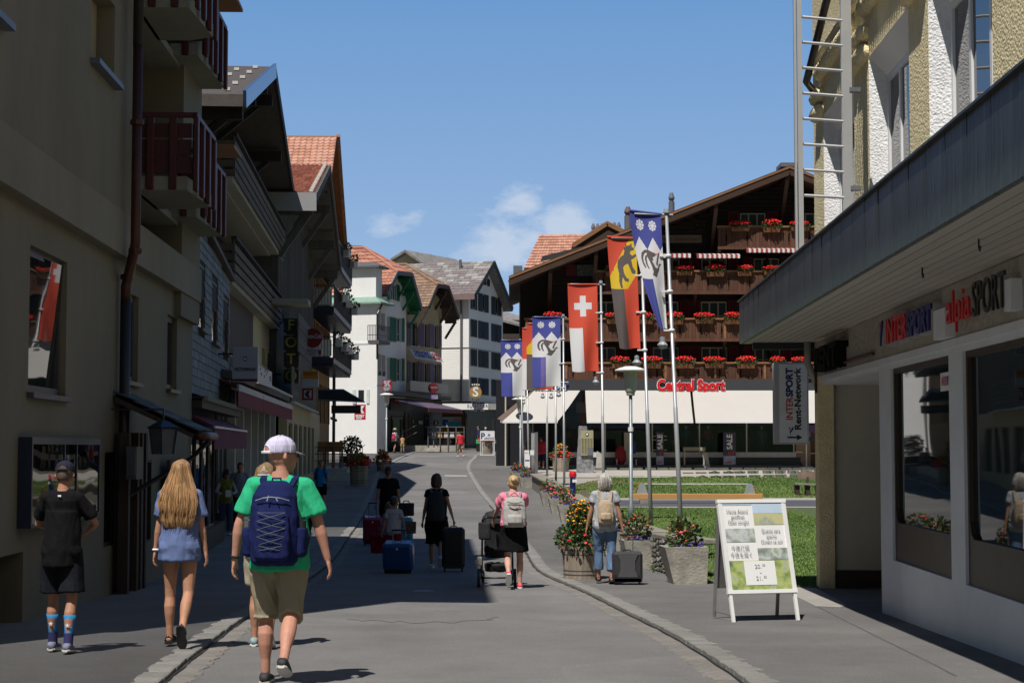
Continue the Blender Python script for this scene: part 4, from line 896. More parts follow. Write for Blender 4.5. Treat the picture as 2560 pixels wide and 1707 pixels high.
for j in range(n):
 t0=j/n;t1=(j+1.05)/n;y=VF
 while y<15:
  w_=rs.uniform(.35,.7);x0_,z0_=nf[0]+(apf[0]-nf[0])*t0,nf[1]+(apf[1]-nf[1])*t0;x1_,z1_=nf[0]+(apf[0]-nf[0])*t1,nf[1]+(apf[1]-nf[1])*t1;u=.05+rs.uniform(0,.04)
  sb.add([(x0_,y,z0_+u),(x0_,y+w_-.02,z0_+u),(x1_,y+w_-.02,z1_+.015),(x1_,y,z1_+.015),(x0_,y,z0_),(x0_,y+w_-.02,z0_)],[(0,3,2,1),(0,1,5,4)],rs.choice((0,0,1,2))if(j>3 or y>12)else 2);y+=w_
o=sb.build('roof_slates',[m_grr,M('pale lichen slate',(.36,.34,.32),.9,.25,6,dirt=.2),M('purple slate',(.19,.155,.155),.9,.25,6)],bF);o['kind']='stuff'
for px,py in((1199,668),(1122,700)):
 pass
for x,y in((apf[0]-1.0,1.8),(nf[0]+2.0,8)):
 z=nf[1]+(x-nf[0])*(apf[1]-nf[1])/(apf[0]-nf[0]);MB().tube([(x,y,z),(x,y,z+.75)],.12,8).build('vent_pipe',m_gg,bF)
MB().box(nf[0]-.1,nf[0],VF,14,nf[1]-.42,nf[1]-.02).build('eave_board',M('pinkish fascia',(.22,.15,.14),.6),bF)
MB().tube([(-.15,.6,zF),(-.15,.6,zG-.2)],.09,8).build('downpipe',M('grey brown pipe',(.13,.12,.12)),bF)
cl=MB()
for k in range(int((zF-zG)/.16)):z=zG+k*.16;cl.add([(-.03,14,z),(-.03,0,z),(-.004,0,z+.155),(-.004,14,z+.155),(0,0,z),(0,14,z)],[(0,1,2,3),(0,5,4,1)])
o=cl.build('clapboards',m_wr,bF);o['kind']='stuff'
zc1=Ff.at(1172,868,0)[1];MB().box(-.06,xF,-.04,14,zc1-.06,zc1).build('string_course',M('grey band',(.3,)*3),bF)
MB().box(-.1,xF+6,.3,14,-.4,zG).build('ground_floor',m_black,bF);MB().box(-.15,xF+1,-.3,14,zG-.35,zG).build('timber_band',M('red brown band',(.10,.05,.035),.7),bF)
hc=thing('hotel_canopy','white fascia board with thin grey hotel name on the entrance canopy','canopy',Ff.w(0,0,0),0)
A_=P(1105,1027,128);B_=P(1221,1009,128)
ox,oy=A_.x-hc.location.x,128-hc.location.y
zt6=B_.z;w6=B_.x-A_.x
MB().box(ox,ox+w6,oy,oy+.12,A_.z+.1,zt6).build('fascia',m_wr,hc);MB().box(ox,ox+w6+4.5,oy+.13,oy+6,A_.z+.15,zt6+.05).build('slab',M('dark zinc',(.09,)*3),hc)
MB().box(ox+w6+.05,ox+w6+4.5,oy+.0,oy+.125,A_.z+.1,zt6).build('fascia',M('grey band',(.3,)*3),hc)
m_gl=M('grey lettering',(.24,.24,.25),.5)
textmesh('lettering','SUNSTAR',.33,m_gl,hc,(ox+w6*.765,oy-.02,zt6-.17),UPR,.01,spacing=1.15);textmesh('lettering','HOTEL',.31,m_gl,hc,(ox+w6*.765,oy-.02,zt6-.45),UPR,.01,spacing=1.15)
for px in(1168,1232,1180,1212,1262):p=P(px,1110,130);MB().box(p.x-.08,p.x+.08,.0,.16,0,4.2).build('post',M('grey band',(.3,)*3),hc,loc=(-hc.location.x,130.2-hc.location.y,0))
sd_=thing('round_sign','round bronze sign with white S and four stars standing on hotel canopy','sign',P(1189,981,127.6))
r_=14.8*127.6/FPX
MB().lathe([(r_,-.08),(r_,.08)],40).build('disc',M('bronze disc',(.40,.235,.06),.4,.05),sd_,rot=UPR);MB().lathe([(r_*1.04,-.07),(r_*1.07,0),(r_*1.04,.07)],40,caps=False).build('rim',m_stone,sd_,rot=UPR)
textmesh('lettering','S',.95,m_white,sd_,(0,-.1,0),UPR,.02,bold=.03)
for k in range(4):
 st=MB();pts=[]
 for j in range(10):t=math.pi/2+j*math.pi/5;q=.09 if j%2==0 else .04;pts.append((q*math.cos(t),0,q*math.sin(t)))
 st.prism(pts,(0,.04,0)).build('star',M('pale gold',(.75,.72,.62),.4),sd_,loc=(-.24+k*.16,0,r_+.14+.03*(1-abs(k-1.5)/1.5)))
for x in(-.2,.2,.05):MB().tube([(x,.05,-r_+.05),(x*1.4,.05,-r_-.35)],.025,6).build('support',m_gg,sd_)
sw_=thing('slat_wall','orange and brown vertical slat wall left of the hotel entrance','wall',P(1105,1110,131));
wS=62*131/FPX;hS=78*131/FPX
MB().box(0,wS,.06,.2,-1,hS).build('backing',m_dkwood,sw_)
for k in range(14):x=wS*k/14;MB().box(x,x+wS/14*.5,0,.058,-1,hS).build('slat',M('orange slat',(.36,.17,.07),.7,.1,rv=.1),sw_)
pp=thing('poster','pool photo poster of turquoise water mounted on the orange slat wall','poster',P(1105,1068,130.8))
pw,ph=48*130.8/FPX,26*130.8/FPX
MB().box(0,pw,0,.05,0,ph).build('board',M('pool sky print',(.45,.62,.72),.6,.15,3),pp);MB().box(.35*pw,pw*.98,-.012,-.002,.03,ph*.55).build('water_print',M('turquoise print',(.02,.42,.62),.5,.2,2),pp)
MB().box(.6*pw,pw*.98,-.012,-.002,ph*.57,ph*.9).build('roof_print',M('rosy print',(.6,.3,.28),.5,.4,5),pp);MB().box(0.03,pw*.3,-.012,-.002,ph*.2,ph*.75).build('blue_print',M('dark blue print',(.03,.1,.3),.5,.8,8),pp)
MB().box(0,pw*.33,-.014,-.004,0,ph*.18).build('caption',m_white,pp)
kb=thing('rear_house','grey roofed house with square chimney rising behind the yellow house','building',P(1012,690,160))
q=lambda px,py:(P(px,py,160)-kb.location)
k0,k1,k2=q(985,648),q(1013,629),q(1055,658)
MB().prism([(k0.x,0,k0.z),(k1.x,0,k1.z),(k2.x,0,k2.z),(k2.x,0,k2.z-8),(k0.x,0,k0.z-8)],(0,.3,0)).build('wall',m_wc,kb,recalc=True)
MB().prism([(k0.x-.3,-.6,k0.z),(k1.x,-.6,k1.z+.1),(k1.x,-.6,k1.z-.15),(k0.x-.3,-.6,k0.z-.25)],(4.5,8,0)).build('roof',m_grr,kb);MB().prism([(k1.x,-.6,k1.z+.1),(k2.x+.6,-.6,k2.z-.3),(k2.x+.6,-.6,k2.z-.55),(k1.x,-.6,k1.z-.15)],(4.5,8,0)).build('roof',m_grr,kb)
c_=q(1059,650);ch=MB().box(c_.x-.45,c_.x+.45,4,4.9,c_.z-.8,c_.z+.55);ch.box(c_.x-.55,c_.x+.55,3.9,5,c_.z+.85,c_.z+.98)
for a in(-.42,.02,.34):
 for b in(4.02,4.75):ch.box(c_.x+a,c_.x+a+.1,b,b+.12,c_.z+.55,c_.z+.85)
ch.build('chimney',m_gg,kb)
jb=thing('dark_house','dark timber house with shaded veranda squeezed between hotel and flower chalet','building',P(1255,1120,150))
q=lambda px,py:(P(px,py,150)-jb.location)
a,b=q(1250,800),q(1360,1110)
MB().wall(a.x,b.x,-2,a.z,0,.3,[(a.x+.8+i*1.5,a.x+1.6+i*1.5,z,z+1.1)for i in range(2)for z in(8.3,5.5)]).box(a.x,b.x,.3,6,-2,a.z).build('wall',m_choc,jb)
for i in range(2):
 for z in(8.3,5.5):window(jb,(a.x+.8+i*1.5,a.x+1.6+i*1.5,z,z+1.1),0,m_stone,m_glass,nv=1)
MB().prism([(a.x-.3,-1.2,a.z+.1),(b.x,-1.2,a.z-1.0),(b.x,-1.2,a.z-1.2),(a.x-.3,-1.2,a.z-.1)],(0,6,1.2)).build('roof',m_grr,jb)
z=q(1255,868).z;MB().box(a.x,b.x,-1.2,0,z,z+.15).build('balcony',m_dkwood,jb);MB().box(a.x,b.x,-1.2,-1.1,z+.15,z+1.1).build('railing',m_dkwood,jb)
z=q(1255,985).z;MB().prism([(a.x-.6,-2.5,z),(b.x,-2.5,z),(b.x,0,z+.7),(a.x-.6,0,z+.7)],(0,0,.12)).build('lower_roof',m_grr,jb)
tb=thing('rear_roof_house','red tiled hipped roof with skylight peeping over the black balconies','building',P(860,660,150))
q=lambda px,py,d=0:(P(px,py,150+d)-tb.location)
p_=[q(835,655),q(962,660),q(925,636,5),q(870,617,5),q(850,628,3)]
MB().prism([(v.x,v.y,v.z)for v in(q(800,660),q(960,660),q(915,634,6),q(868,614,6))],(0,0,-.2)).build('roof',m_red[1],tb,recalc=True)
MB().box(q(800,660).x,q(955,660).x,.5,8,-9,-.2).build('wall',m_wr,tb);v=q(893,622,3.5);MB().box(v.x-.6,v.x+.5,v.y-.3,v.y,v.z-.2,v.z+.25).build('skylight',m_gg,tb);v=q(880,616,5);MB().bar((v.x-.4,v.y,v.z),(v.x+1.4,v.y,v.z-.5),.15).build('ridge_cap',m_gg,tb)
# ================================================================ flower chalet with the sport shop
GY=95.0
Gf=Frame(P(1270,1120,GY).x,GY,1,0)
bG=thing('flower_chalet','large dark timber chalet with three geranium balconies above a sport shop','building',Gf.o,0)
m_gw=M('old chalet timber',(.022,.011,.0065),.75,.3,3,.4,20,stretch=(.15,1,1));m_balc=M('sunburnt balcony board',(.105,.040,.019),.75,.35,5,.35,30,stretch=(1,1,.12),rv=.12)
m_rail=M('honey handrail',(.26,.12,.048),.6,.2,5,stretch=(.2,1,1));m_rsh=M('crimson shutter',(.14,.008,.022),.6,.12,3);m_cw=M('cream window frame',(.55,.52,.42),.5,.04)
m_rtim=M('roof edge timber',(.05,.022,.011),.7,.3,5,stretch=(.2,1,1));m_fasc=M('charcoal fascia',(.045,.047,.053),.5,.06,2);m_awn=M('ivory awning cloth',(.50,.475,.44),.85,.02,1.2)
VP_=-2.6
e0=Gf.at(1272,690,VP_);pk=Gf.at(1974,414,VP_);e1=(2*pk[0]-e0[0],e0[1])
sl=(pk[1]-e0[1])/(pk[0]-e0[0])
for(a,b,nm)in((e0,pk,1),(pk,e1,2)):
 MB().prism([(a[0]+(.003 if nm==2 else 0),VP_,a[1]),(b[0],VP_,b[1]),(b[0],VP_,b[1]-.34),(a[0]+(.003 if nm==2 else 0),VP_,a[1]-.34)],(0,16,0)).build('roof',M('brown roof covering',(.06,.035,.025),.8,.2,3),bG)
 MB().bar((a[0],VP_-.03,a[1]-.1),(b[0],VP_-.03,b[1]-.1),.06,.1).build('verge_board',m_rail,bG);MB().bar((a[0],VP_+.01,a[1]-.38),(b[0],VP_+.01,b[1]-.38),.12,.26).build('verge_board',m_rtim,bG)
 MB().prism([(a[0],VP_+.1,a[1]-.40),(b[0],VP_+.1,b[1]-.40),(b[0],VP_+.1,b[1]-.46),(a[0],VP_+.1,a[1]-.46)],(0,6,0)).build('soffit_boarding',m_rtim,bG)
xw0=Gf.at(1376,800,0)[0];xw1=2*pk[0]-xw0
xs_=Gf.at(1325,990,-.8)[0]
zsh=Gf.at(1600,975,-1.75)[1];zfa=Gf.at(1600,949,-1.75)[1]
rowsG={1:(868,903,[(1495,1540),(1632,1697),(1753,1818),(1886,1951)]),2:(754,796,[(1494,1537),(1633,1696),(1752,1817),(1886,1951)]),3:(646,682,[(1602,1633),(1661,1699),(1753,1817),(1884,1948)]),4:(533,568,[(1850,1914),(2012,2060)])}
holes=[];info=[]
for k,(yt,yb,ws_)in rowsG.items():
 for a,b in ws_:
  r=Gf.hz(a,b,yt,yb,0);r=(r[0],r[1],r[2]-.25,r[3]);holes.append(r);info.append((k,r))
zw=pk[1]-(pk[0]-xw0)*sl-.35
MB().wall(xw0,xw1,zfa,zw,0,.3,[h for h in holes if h[3]<zw]).box(xw0,xw1,.6,14,zfa,zw).build('wall',m_gw,bG)
up=MB().prism([(xw0,.32,zw),(xw1,.32,zw),(pk[0],.32,pk[1]-.35)],(0,13,0));up.build('gable_core',m_gw,bG,recalc=True)
lg=MB();z=zfa;hgt=.24;rs=random.Random(8)
while z<pk[1]-.6:
 half=(xw1-xw0)/2 if z<zw else(pk[1]-.35-z-hgt)/sl;x0_=pk[0]-half;x1_=pk[0]+half
 segs=[(x0_,x1_)]
 for h in holes:
  if h[2]<z+hgt-.02 and h[3]>z+.02:
   ns=[]
   for a,b in segs:
    if h[1]<=a or h[0]>=b:ns.append((a,b))
    else:
     if h[0]-a>.05:ns.append((a,h[0]))
     if b-h[1]>.05:ns.append((h[1],b))
   segs=ns
 for a,b in segs:lg.box(a,b,-.05 if z<zw else-.03,.001 if z<zw else .32,z+.012,z+hgt-.012)
 z+=hgt
o=lg.build('log_courses',m_gw,bG);o['kind']='stuff'
for k,r in info:
 window(bG,r,-.05,m_cw,m_glass,nv=2 if r[1]-r[0]>1.2 else 1,nh=1,depth=.08,fw=.07)
 w_=.52 if k<4 else .6
 for a,b in((r[0]-w_-.08,r[0]-.08),(r[1]+.08,r[1]+w_+.08)):shutter(bG,a,b,r[2]+.12,r[3]+.06,-.07,m_rsh)
sm=Gf.rect((1740,547),(1764,574));window(bG,sm,-.05,m_cw,m_glass,nv=0,depth=.02,fw=.05)
pc=Gf.rect((1442,663),(1485,690));MB().box(pc[0],pc[1],-.09,-.055,pc[2],pc[3]).build('picture_window',M('etched panel',(.12,.125,.13),.4,.8,8),bG);MB().box(pc[0]-.6,pc[0]-.05,-.09,-.055,pc[2],pc[3]+.02).build('shutter',m_rsh,bG)
for px,yt in((1790,502),(1968,440),(1490,620),(1376,650)):
 x_,z_=Gf.at(px,yt,VP_+.3);zz=pk[1]-abs(pk[0]-x_)*sl-.45
 MB().box(x_-.11,x_+.11,VP_+.15,.3,zz-.25,zz).build('purlin',m_rtim,bG);MB().bar((x_,VP_+.3,zz-.2),(x_-.05,-.02,zz-2.6),.2).build('brace',m_rtim,bG)
BALC={1:(905,949,1411,2140),2:(795,849,1312,2140),3:(676,731,1487,2140),4:(565,619,1794,2140)}
yo=-1.5;railz={}
for k,(yt,yb,pa,pb)in BALC.items():
 x0_,zt_=Gf.at(pa,yt,yo);_,zb_=Gf.at(pa,yb,yo);x1_=Gf.at(pb,yt,yo)[0];railz[k]=(zt_,zb_)
 MB().box(x0_,x1_,yo+.05,-.06,zb_-.02,zb_+.12).build('balcony_floor',m_rtim,bG);MB().box(x0_,x1_,yo-.06,yo+.04,zb_-.1,zb_+.06).build('balcony_beam',m_balc,bG)
 MB().box(x0_-.05,x1_,yo-.1,yo+.08,zt_-.09,zt_).build('handrail',m_rail,bG);MB().box(x0_,x1_,yo-.02,yo+.035,zt_-.22,zt_-.095).build('rail_board',m_balc,bG)
 pb_=MB();pitch=.19;n=int((x1_-x0_)/pitch)
 for i in range(n):
  a=x0_+i*pitch;m=a+pitch/2;z0_,z1_=zb_+.06,zt_-.22;zc_=(z0_+z1_)/2;y_=yo-.012*(i%2)
  if i%6 in(2,):
   for s_ in(-1,1):
    e=[(.095,z0_),(.02,z0_),(.02,zc_-.22),(.045,zc_-.14),(.03,zc_-.09),(.055,zc_),(.03,zc_+.09),(.045,zc_+.14),(.02,zc_+.22),(.02,z1_),(.095,z1_)]
    pb_.prism([(m+s_*p,y_,q)for p,q in e],(0,.025,0),rs.randrange(2))
  else:pb_.box(a+.006,a+pitch-.006,y_,y_+.025,z0_,z1_,rs.randrange(2))
 o=pb_.build('balcony_boards',[m_balc,M('sunburnt balcony board dark',(.082,.032,.016),.8,.3,5,stretch=(1,1,.12))],bG);o['kind']='stuff'
 for i in range(int((x1_-x0_)/2.7)+1):
  x=x0_+.1+i*2.7;MB().box(x-.06,x+.06,yo-.045,yo-.015,zb_+.06,zt_-.1).build('post',m_rail if k<3 else m_balc,bG);MB().box(x-.09,x+.09,yo+.05,-.06,zb_-.26,zb_-.03).build('joist',m_rtim,bG)
  MB().bar((x,yo+.3,zb_-.2),(x,-.08,zb_-1.1),.12).build('brace',m_rtim,bG)
sb_=Gf.rect((1640,588),(1754,607),-.1)
MB().box(sb_[0],sb_[1],-.12,-.055,sb_[2],sb_[3]).build('name_board',M('pale name board',(.30,.21,.15),.7,.1),bG)
textmesh('lettering','Chalet Lauberhorn',.34,M('dark lettering',(.06,.03,.02),.6),bG,((sb_[0]+sb_[1])/2-.02,-.13,(sb_[2]+sb_[3])/2),UPR,.004,squeeze=(sb_[1]-sb_[0])*.93)
for i,(px,yb,yt,r,mm)in enumerate(((1679,530,505,.13,m_gg),(1570,566,540,.16,M('rusty cowl',(.14,.08,.065),.7)))):
 a=Gf.at(px,yb+14,1);b=Gf.at(px,yt,1)
 MB().tube([(a[0],1,a[1]-.3),(a[0],1,b[1])],r*1.3,12).build('chimney',m_gg,bG);MB().lathe([(r*.9,0),(r*1.0,.12),(r*1.35,.16),(r*1.35,.24),(r*.7,.5),(r*.6,.52)],12,(a[0],1,b[1])).build('chimney_cap',mm,bG)
a=Gf.at(1290,680,0);MB().box(a[0]-.15,a[0]+.35,-1,-.4,a[1]-.2,a[1]+.25).build('chimney',m_gg,bG)
a=Gf.at(1974,418,-1.5);MB().box(a[0]-.6,a[0]+.45,-2.3,-.6,a[1]-.1,a[1]+.12).build('ridge_cap',m_gg,bG)
m_st=[M('red stripe cloth',(.32,.05,.05),.8),M('cream stripe cloth',(.72,.68,.64),.8)]
for i,(pa,pb,yt,yb)in enumerate(((1652,1727,626,645),(1742,1850,626,646),(1866,2010,619,632))):
 x0_,zb_=Gf.at(pa,yb,-2.1);x1_=Gf.at(pb,yb,-2.1)[0];za_=zb_+.55
 aw=thing('window_awning','red and white scalloped awning, %s of three under the gable balcony'%('left','middle','right')[i],'awning',Gf.w(x0_,0,0),0,'striped awnings on the chalet')
 n=int((x1_-x0_)/.13);v=MB();c=MB()
 for k in range(n):
  a,b=(x1_-x0_)*k/n,(x1_-x0_)*(k+1)/n;m=(a+b)/2
  c.add([(a,-.06,za_),(b,-.06,za_),(b,-2.1,zb_+.22),(a,-2.1,zb_+.22)],[(0,1,2,3)],k%2)
  v.prism([(a,-2.11,zb_+.22),(b,-2.11,zb_+.22),(b,-2.11,zb_+.03),(m,-2.11,zb_),(a,-2.11,zb_+.03)],(0,.01,0),1 if k%2 else 0)
 for o_,nm in((c,'canvas'),(v,'valance')):o=o_.build(nm,m_st,aw);o['kind']='stuff'
 for a in(.02,x1_-x0_-.05):MB().bar((a,-.06,za_-.4),(a,-2.08,zb_+.2),.04).build('arm',m_black,aw)
def blob_flowers(n,cx,cy,cz,rx,ry,rz,r0,r1,rng,up=.3):
 b=MB()
 for _ in range(n):
  while True:
   p=Vector((rng.uniform(-1,1),rng.uniform(-1,1),rng.uniform(-1,1)))
   if p.length<1:break
  if p.length<.55:p=p.normalized()*.8
  c=(cx+p.x*rx,cy+p.y*ry,cz+p.z*rz);r=rng.uniform(r0,r1)
  vs=[];fs=[];m=6
  for k in range(m):t=2*math.pi*k/m+rng.random();vs.append((c[0]+r*math.cos(t)*rng.uniform(.7,1.1),c[1]+r*math.sin(t)*rng.uniform(.7,1.1),c[2]+rng.uniform(-.3,.3)*r))
  vs+=[(c[0],c[1],c[2]+r*.75),(c[0],c[1],c[2]-r*.6)]
  for k in range(m):fs+=[(k,(k+1)%m,m),((k+1)%m,k,m+1)]
  b.add(vs,fs,rng.randrange(3)if False else 0)
 return b
def leaves(n,cx,cy,cz,rx,ry,rz,s,rng,nm=3,down=0):
 b=MB()
 for _ in range(n):
  while True:
   p=Vector((rng.uniform(-1,1),rng.uniform(-1,1),rng.uniform(-1,1)))
   if p.length<1:break
  c=Vector((cx+p.x*rx,cy+p.y*ry,cz+p.z*rz));d=(p+Vector((rng.gauss(0,.5),rng.gauss(0,.5),rng.gauss(.2,.5)))).normalized();sd_=d.orthogonal().normalized();sd_.rotate(Matrix.Rotation(rng.uniform(0,6.28),3,d));l=s*rng.uniform(.6,1.3)
  nrm=d.cross(sd_);q=c+d*l*.5
  b.add([c,q+sd_*l*.38+nrm*l*.08,c+d*l,q-sd_*l*.38+nrm*l*.08],[(0,1,2),(0,2,3)],rng.randrange(nm))
 return b
m_leaf=[M('leaf green',(.045,.095,.022),.55,.2,3),M('leaf mid green',(.07,.13,.03),.55,.2,3),M('leaf dark',(.025,.055,.015),.55,.2,3)]
m_ger=M('geranium scarlet',(.85,.012,.014),.6,.15,9);m_box=M('flower trough',(.20,.085,.035),.8,.2,3)
FB={1:[1552,1630,1713,1786,1865,1945,2002],2:[1383,1537,1612,1688,1761,1832,1905,1975],3:[1537,1711,1788,1862,1930,1990],4:[1851,1929,2000]}
rw_name={1:'lowest',2:'second',3:'third',4:'top'};ordn=['first','second','third','fourth','fifth','sixth','seventh','eighth']
protos=[]
for v in range(3):
 rg=random.Random(50+v)
 t=thing('geranium_box','','flower box',(0,0,0),0,'geranium boxes on the chalet balconies')
 MB().prism([(-.46,-.24,-.32),(.46,-.24,-.32),(.5,-.28,-.08),(-.5,-.28,-.08)],(0,.2,0)).build('trough',m_box,t,recalc=True)
 o=leaves(200,0,-.2,.02,.6,.22,.2,.11,rg).build('foliage',m_leaf,t);o['kind']='stuff'
 o=blob_flowers(80,0,-.22,.18,.62,.24,.15,.04,.07,rg).build('blossoms',m_ger,t);o['kind']='stuff'
 protos.append(t)
cnt=0
for k,xs__ in FB.items():
 zt_=railz[k][0]
 for i,px in enumerate(xs__):
  x_=Gf.at(px,BALC[k][0],yo-.2)[0];loc=Gf.w(x_,yo,0)+Vector((0,0,zt_-.02));lab='%s box of red geraniums from the left on the %s chalet balcony'%(ordn[i],rw_name[k])
  if cnt<3:t=protos[cnt];t.location=loc;t['label']=lab
  else:t=link_tree(protos[(cnt*7+k)%3],None,loc,0,lab);t.scale=(rs.choice((-1,1))*rs.uniform(.78,1.05),rs.uniform(.9,1.1),rs.uniform(.8,1.15))
  cnt+=1
xr=Gf.at(2055,1000,-.9)[0]
MB().box(Gf.at(1368,950,-1.75)[0],xr+6,-1.75,0,zsh,zfa).build('fascia',m_fasc,bG)
m_redl=M('sign red',(.62,.015,.02),.35,.03);m_wh2=M('sign white',(.8,.8,.8),.4,.02);m_blu=M('sign navy',(.015,.02,.16),.4,.03)
cs=thing('shop_sign','big rounded red letters outlined in white above the ivory awnings','sign',Gf.w(*(Gf.at(1727,964,-1.84)[0],-1.84,0)),0)
zc_=Gf.at(1727,964,-1.84)[1];wl_=(1811-1643)*94/FPX
textmesh('outline','Central Sport',.82,m_wh2,cs,(0,.03,zc_),UPR,.02,bold=.06,squeeze=wl_+.06);textmesh('lettering','Central Sport',.82,m_redl,cs,(0,-.01,zc_),UPR,.02,bold=.036,squeeze=wl_)
is_=thing('shop_sign','red and navy sport letters half hidden behind the hanging banners','sign',Gf.w(Gf.at(1372,966,-1.84)[0],-1.84,0),0)
zc_=Gf.at(1372,966,-1.84)[1]
textmesh('backing','INTERSPORT',.55,m_wh2,is_,(0,.03,zc_),UPR,.03,bold=.05,squeeze=2.1)
for s_,x_,mm,ww in(('INTER',-.53,m_redl,.95),('SPORT',.52,m_blu,1.05)):textmesh('lettering',s_,.55,mm,is_,(x_,-.01,zc_),UPR,.02,bold=.012,squeeze=ww)
for i,(pa,pb,ta,tb)in enumerate(((1256,1394,1335,1450),(1467,1733,1463,1725),(1739,2085,1731,2072))):
 yf=-3.9;x0_,zf=Gf.at(pa,1053,yf);x1_=Gf.at(pb,1053,yf)[0];xa_=Gf.at(ta,976,-1.75)[0];xb_=Gf.at(tb,976,-1.75)[0];za_=zsh-.02
 aw=thing('shop_awning','ivory shop awning, %s'%('with brown shaded side at the corner of the chalet','the middle one behind the tall lamp post','the wide right one behind the vertical sign')[i],'awning',Gf.o,0,'ivory awnings of the sport shop')
 n=10;V=[];F_=[]
 for a in range(n+1):
  t=a/n
  for b_ in range(2):pass
 c=MB()
 for a in range(n):
  t0,t1=a/n,(a+1)/n;sg=lambda t:.05*math.sin(t*math.pi)
  L=lambda t:Vector((xa_+(x0_-xa_)*t,-1.75+(yf+1.75)*t,za_+(zf-za_)*t-sg(t)));Rr=lambda t:Vector((xb_+(x1_-xb_)*t,-1.75+(yf+1.75)*t,za_+(zf-za_)*t-sg(t)))
  c.quad(L(t0),L(t1),Rr(t1),Rr(t0))
 c.build('canvas',m_awn,aw,smooth=True);MB().box(x0_,x1_,yf-.04,yf+.04,zf-.09,zf).build('front_bar',m_wh2,aw)
 if i==0:
  a=Vector((xa_,-1.75,za_));b=Vector((x0_,yf,zf));w2=Gf.at(1243,1046,.6);c_=Vector((w2[0],.6,w2[1]));d_=Vector((xa_-.2,.9,za_))
  MB().add([a,b,c_,d_],[(0,1,2,3)]).build('side_canvas',M('shaded awning cloth',(.16,.11,.08),.85,.1),aw)  # shade on the ivory awning's side put in as a brown colour
  MB().box(0,0.05,yf,.5,zf-.05,zf+.02).build('side_bar',m_wh2,aw,loc=(x0_-.1,0,0))
zg=gz(94)+.1
xg0=Gf.at(1395,1000,0)[0];xg1=Gf.at(1985,1100,0)[0]
zs0=Gf.at(1600,1162,-.02)[1];zs1=Gf.at(1600,1130,-.02)[1]
MB().box(xg0,xg1+.4,.0,.4,zg-.4,zs0).build('plinth',M('grey plinth',(.22,.23,.26),.8,.08),bG);MB().box(xg0,xg1+.35,-.03,.4,zs0+.003,zs0+.42).build('navy_band',M('navy band',(.018,.022,.04),.4),bG)
MB().box(xg0,xg1+.1,-.06,.4,zs0+.425,zs1).build('window_ledge',M('white ledge',(.6,.6,.62),.5),bG)
MB().box(xg0-.3,xr+4,3.2,3.4,zg,zsh).build('shop_backwall',M('shop back wall',(.05,.055,.03),.8,.4,.8),bG);MB().box(xg0-.3,xr+4,.1,3.3,zs1-.1,zs1-.02).build('display_floor',m_wc,bG)
MB().box(xg0-.3,xr+5,.02,14,zsh,zfa-.01).build('ceiling',m_gw,bG)
gl_=glassm('shop glass',clear=1,rough=.01,wobble=0);n=5
for i in range(n):
 a,b=xg0+(xg1-xg0)*i/n,xg0+(xg1-xg0)*(i+1)/n
 MB().box(a+.04,b-.04,.1,.11,zs1,zsh).build('pane',gl_,bG);MB().box(b-.035,b+.035,.05,.16,zs1,zsh).build('mullion',m_cw,bG)
MB().prism([(xg1+.1,0,zs1-.2),(xg1+.9,0,zs1-1.3),(xg1+.9,0,zsh),(xg1+.1,0,zsh)],(0,.3,0)).build('corner_pier',M('tan pier',(.35,.24,.16),.8),bG)
MB().box(xg1+.95,xr+5,.3,.6,zg-.4,zsh).build('side_wall',M('brown side wall',(.12,.07,.04),.8),bG)
x_=Gf.at(1440,1000,.5)[0];MB().box(x_,x_+.9,.12,.2,zsh-1.2,zsh-.6).build('lintel',M('tan pier',(.35,.24,.16)),bG);MB().box(x_+.2,x_+.45,.3,.4,zs1,zsh-.2).build('red_banner',M('dim red banner',(.25,.01,.02),.7),bG)
x_=Gf.at(1758,1150,-.2)[0];MB().prism([(x_,-.5,zs1-.02),(x_+.2,-.5,zs1-.02),(x_+.35,-.5,zg),(x_+.15,-.5,zg)],(0,.12,0)).build('ramp_board',m_wh2,bG)
MB().box(Gf.at(1240,1000,4)[0],xg0,4.0,4.2,zg-1,zfa+.2).build('recessed_front',m_black,bG);MB().box(Gf.at(1300,1000,2)[0],xw0+.5,.3,12,zfa,zfa+6).build('rear_wing_wall',m_gw,bG)
for i,px in enumerate((1262,1330)):x_=Gf.at(px,1000,3.6)[0];MB().box(x_,x_+.08,3.5,3.6,zg,zsh).build('mullion',m_cw,bG)
def mannequin(x,y,top,bot,label,hgt=1.75):
 t=thing('mannequin',label,'mannequin',Gf.w(x,y,0)+Vector((0,0,zs1)),0,'mannequins in the sport shop window')
 k=hgt/1.75;b=MB()
 b.lathe([(.03,0),(.055,.1),(.05,.35),(.085,.5),(.1,.72),(.12,.82)],8,(-.09,0,0)).lathe([(.03,0),(.055,.1),(.05,.35),(.085,.5),(.1,.72),(.12,.82)],8,(.09,0,0));b.build('trousers',bot,t).scale=(k,)*3
 b=MB().lathe([(.16,.78),(.15,.95),(.2,1.25),(.19,1.38),(.06,1.46)],10,sy=.6);b.tube([(-.19,0,1.36),(-.27,-.02,1.1),(-.22,-.1,.88)],[.055,.045,.035],8).tube([(.19,0,1.36),(.27,-.02,1.1),(.24,-.12,.88)],[.055,.045,.035],8);b.build('jacket',top,t).scale=(k,)*3
 MB().lathe([(.045,1.44),(.05,1.5),(.085,1.58),(.09,1.66),(.06,1.74),(.01,1.76)],10).build('head',M('mannequin grey',(.3,.28,.26),.5),t).scale=(k,)*3
cl=[(.04,.05,.08),(.25,.11,.01),(.03,.12,.12),(.30,.05,.07),(.05,.05,.05),(.1,.12,.14),(.35,.02,.02)]
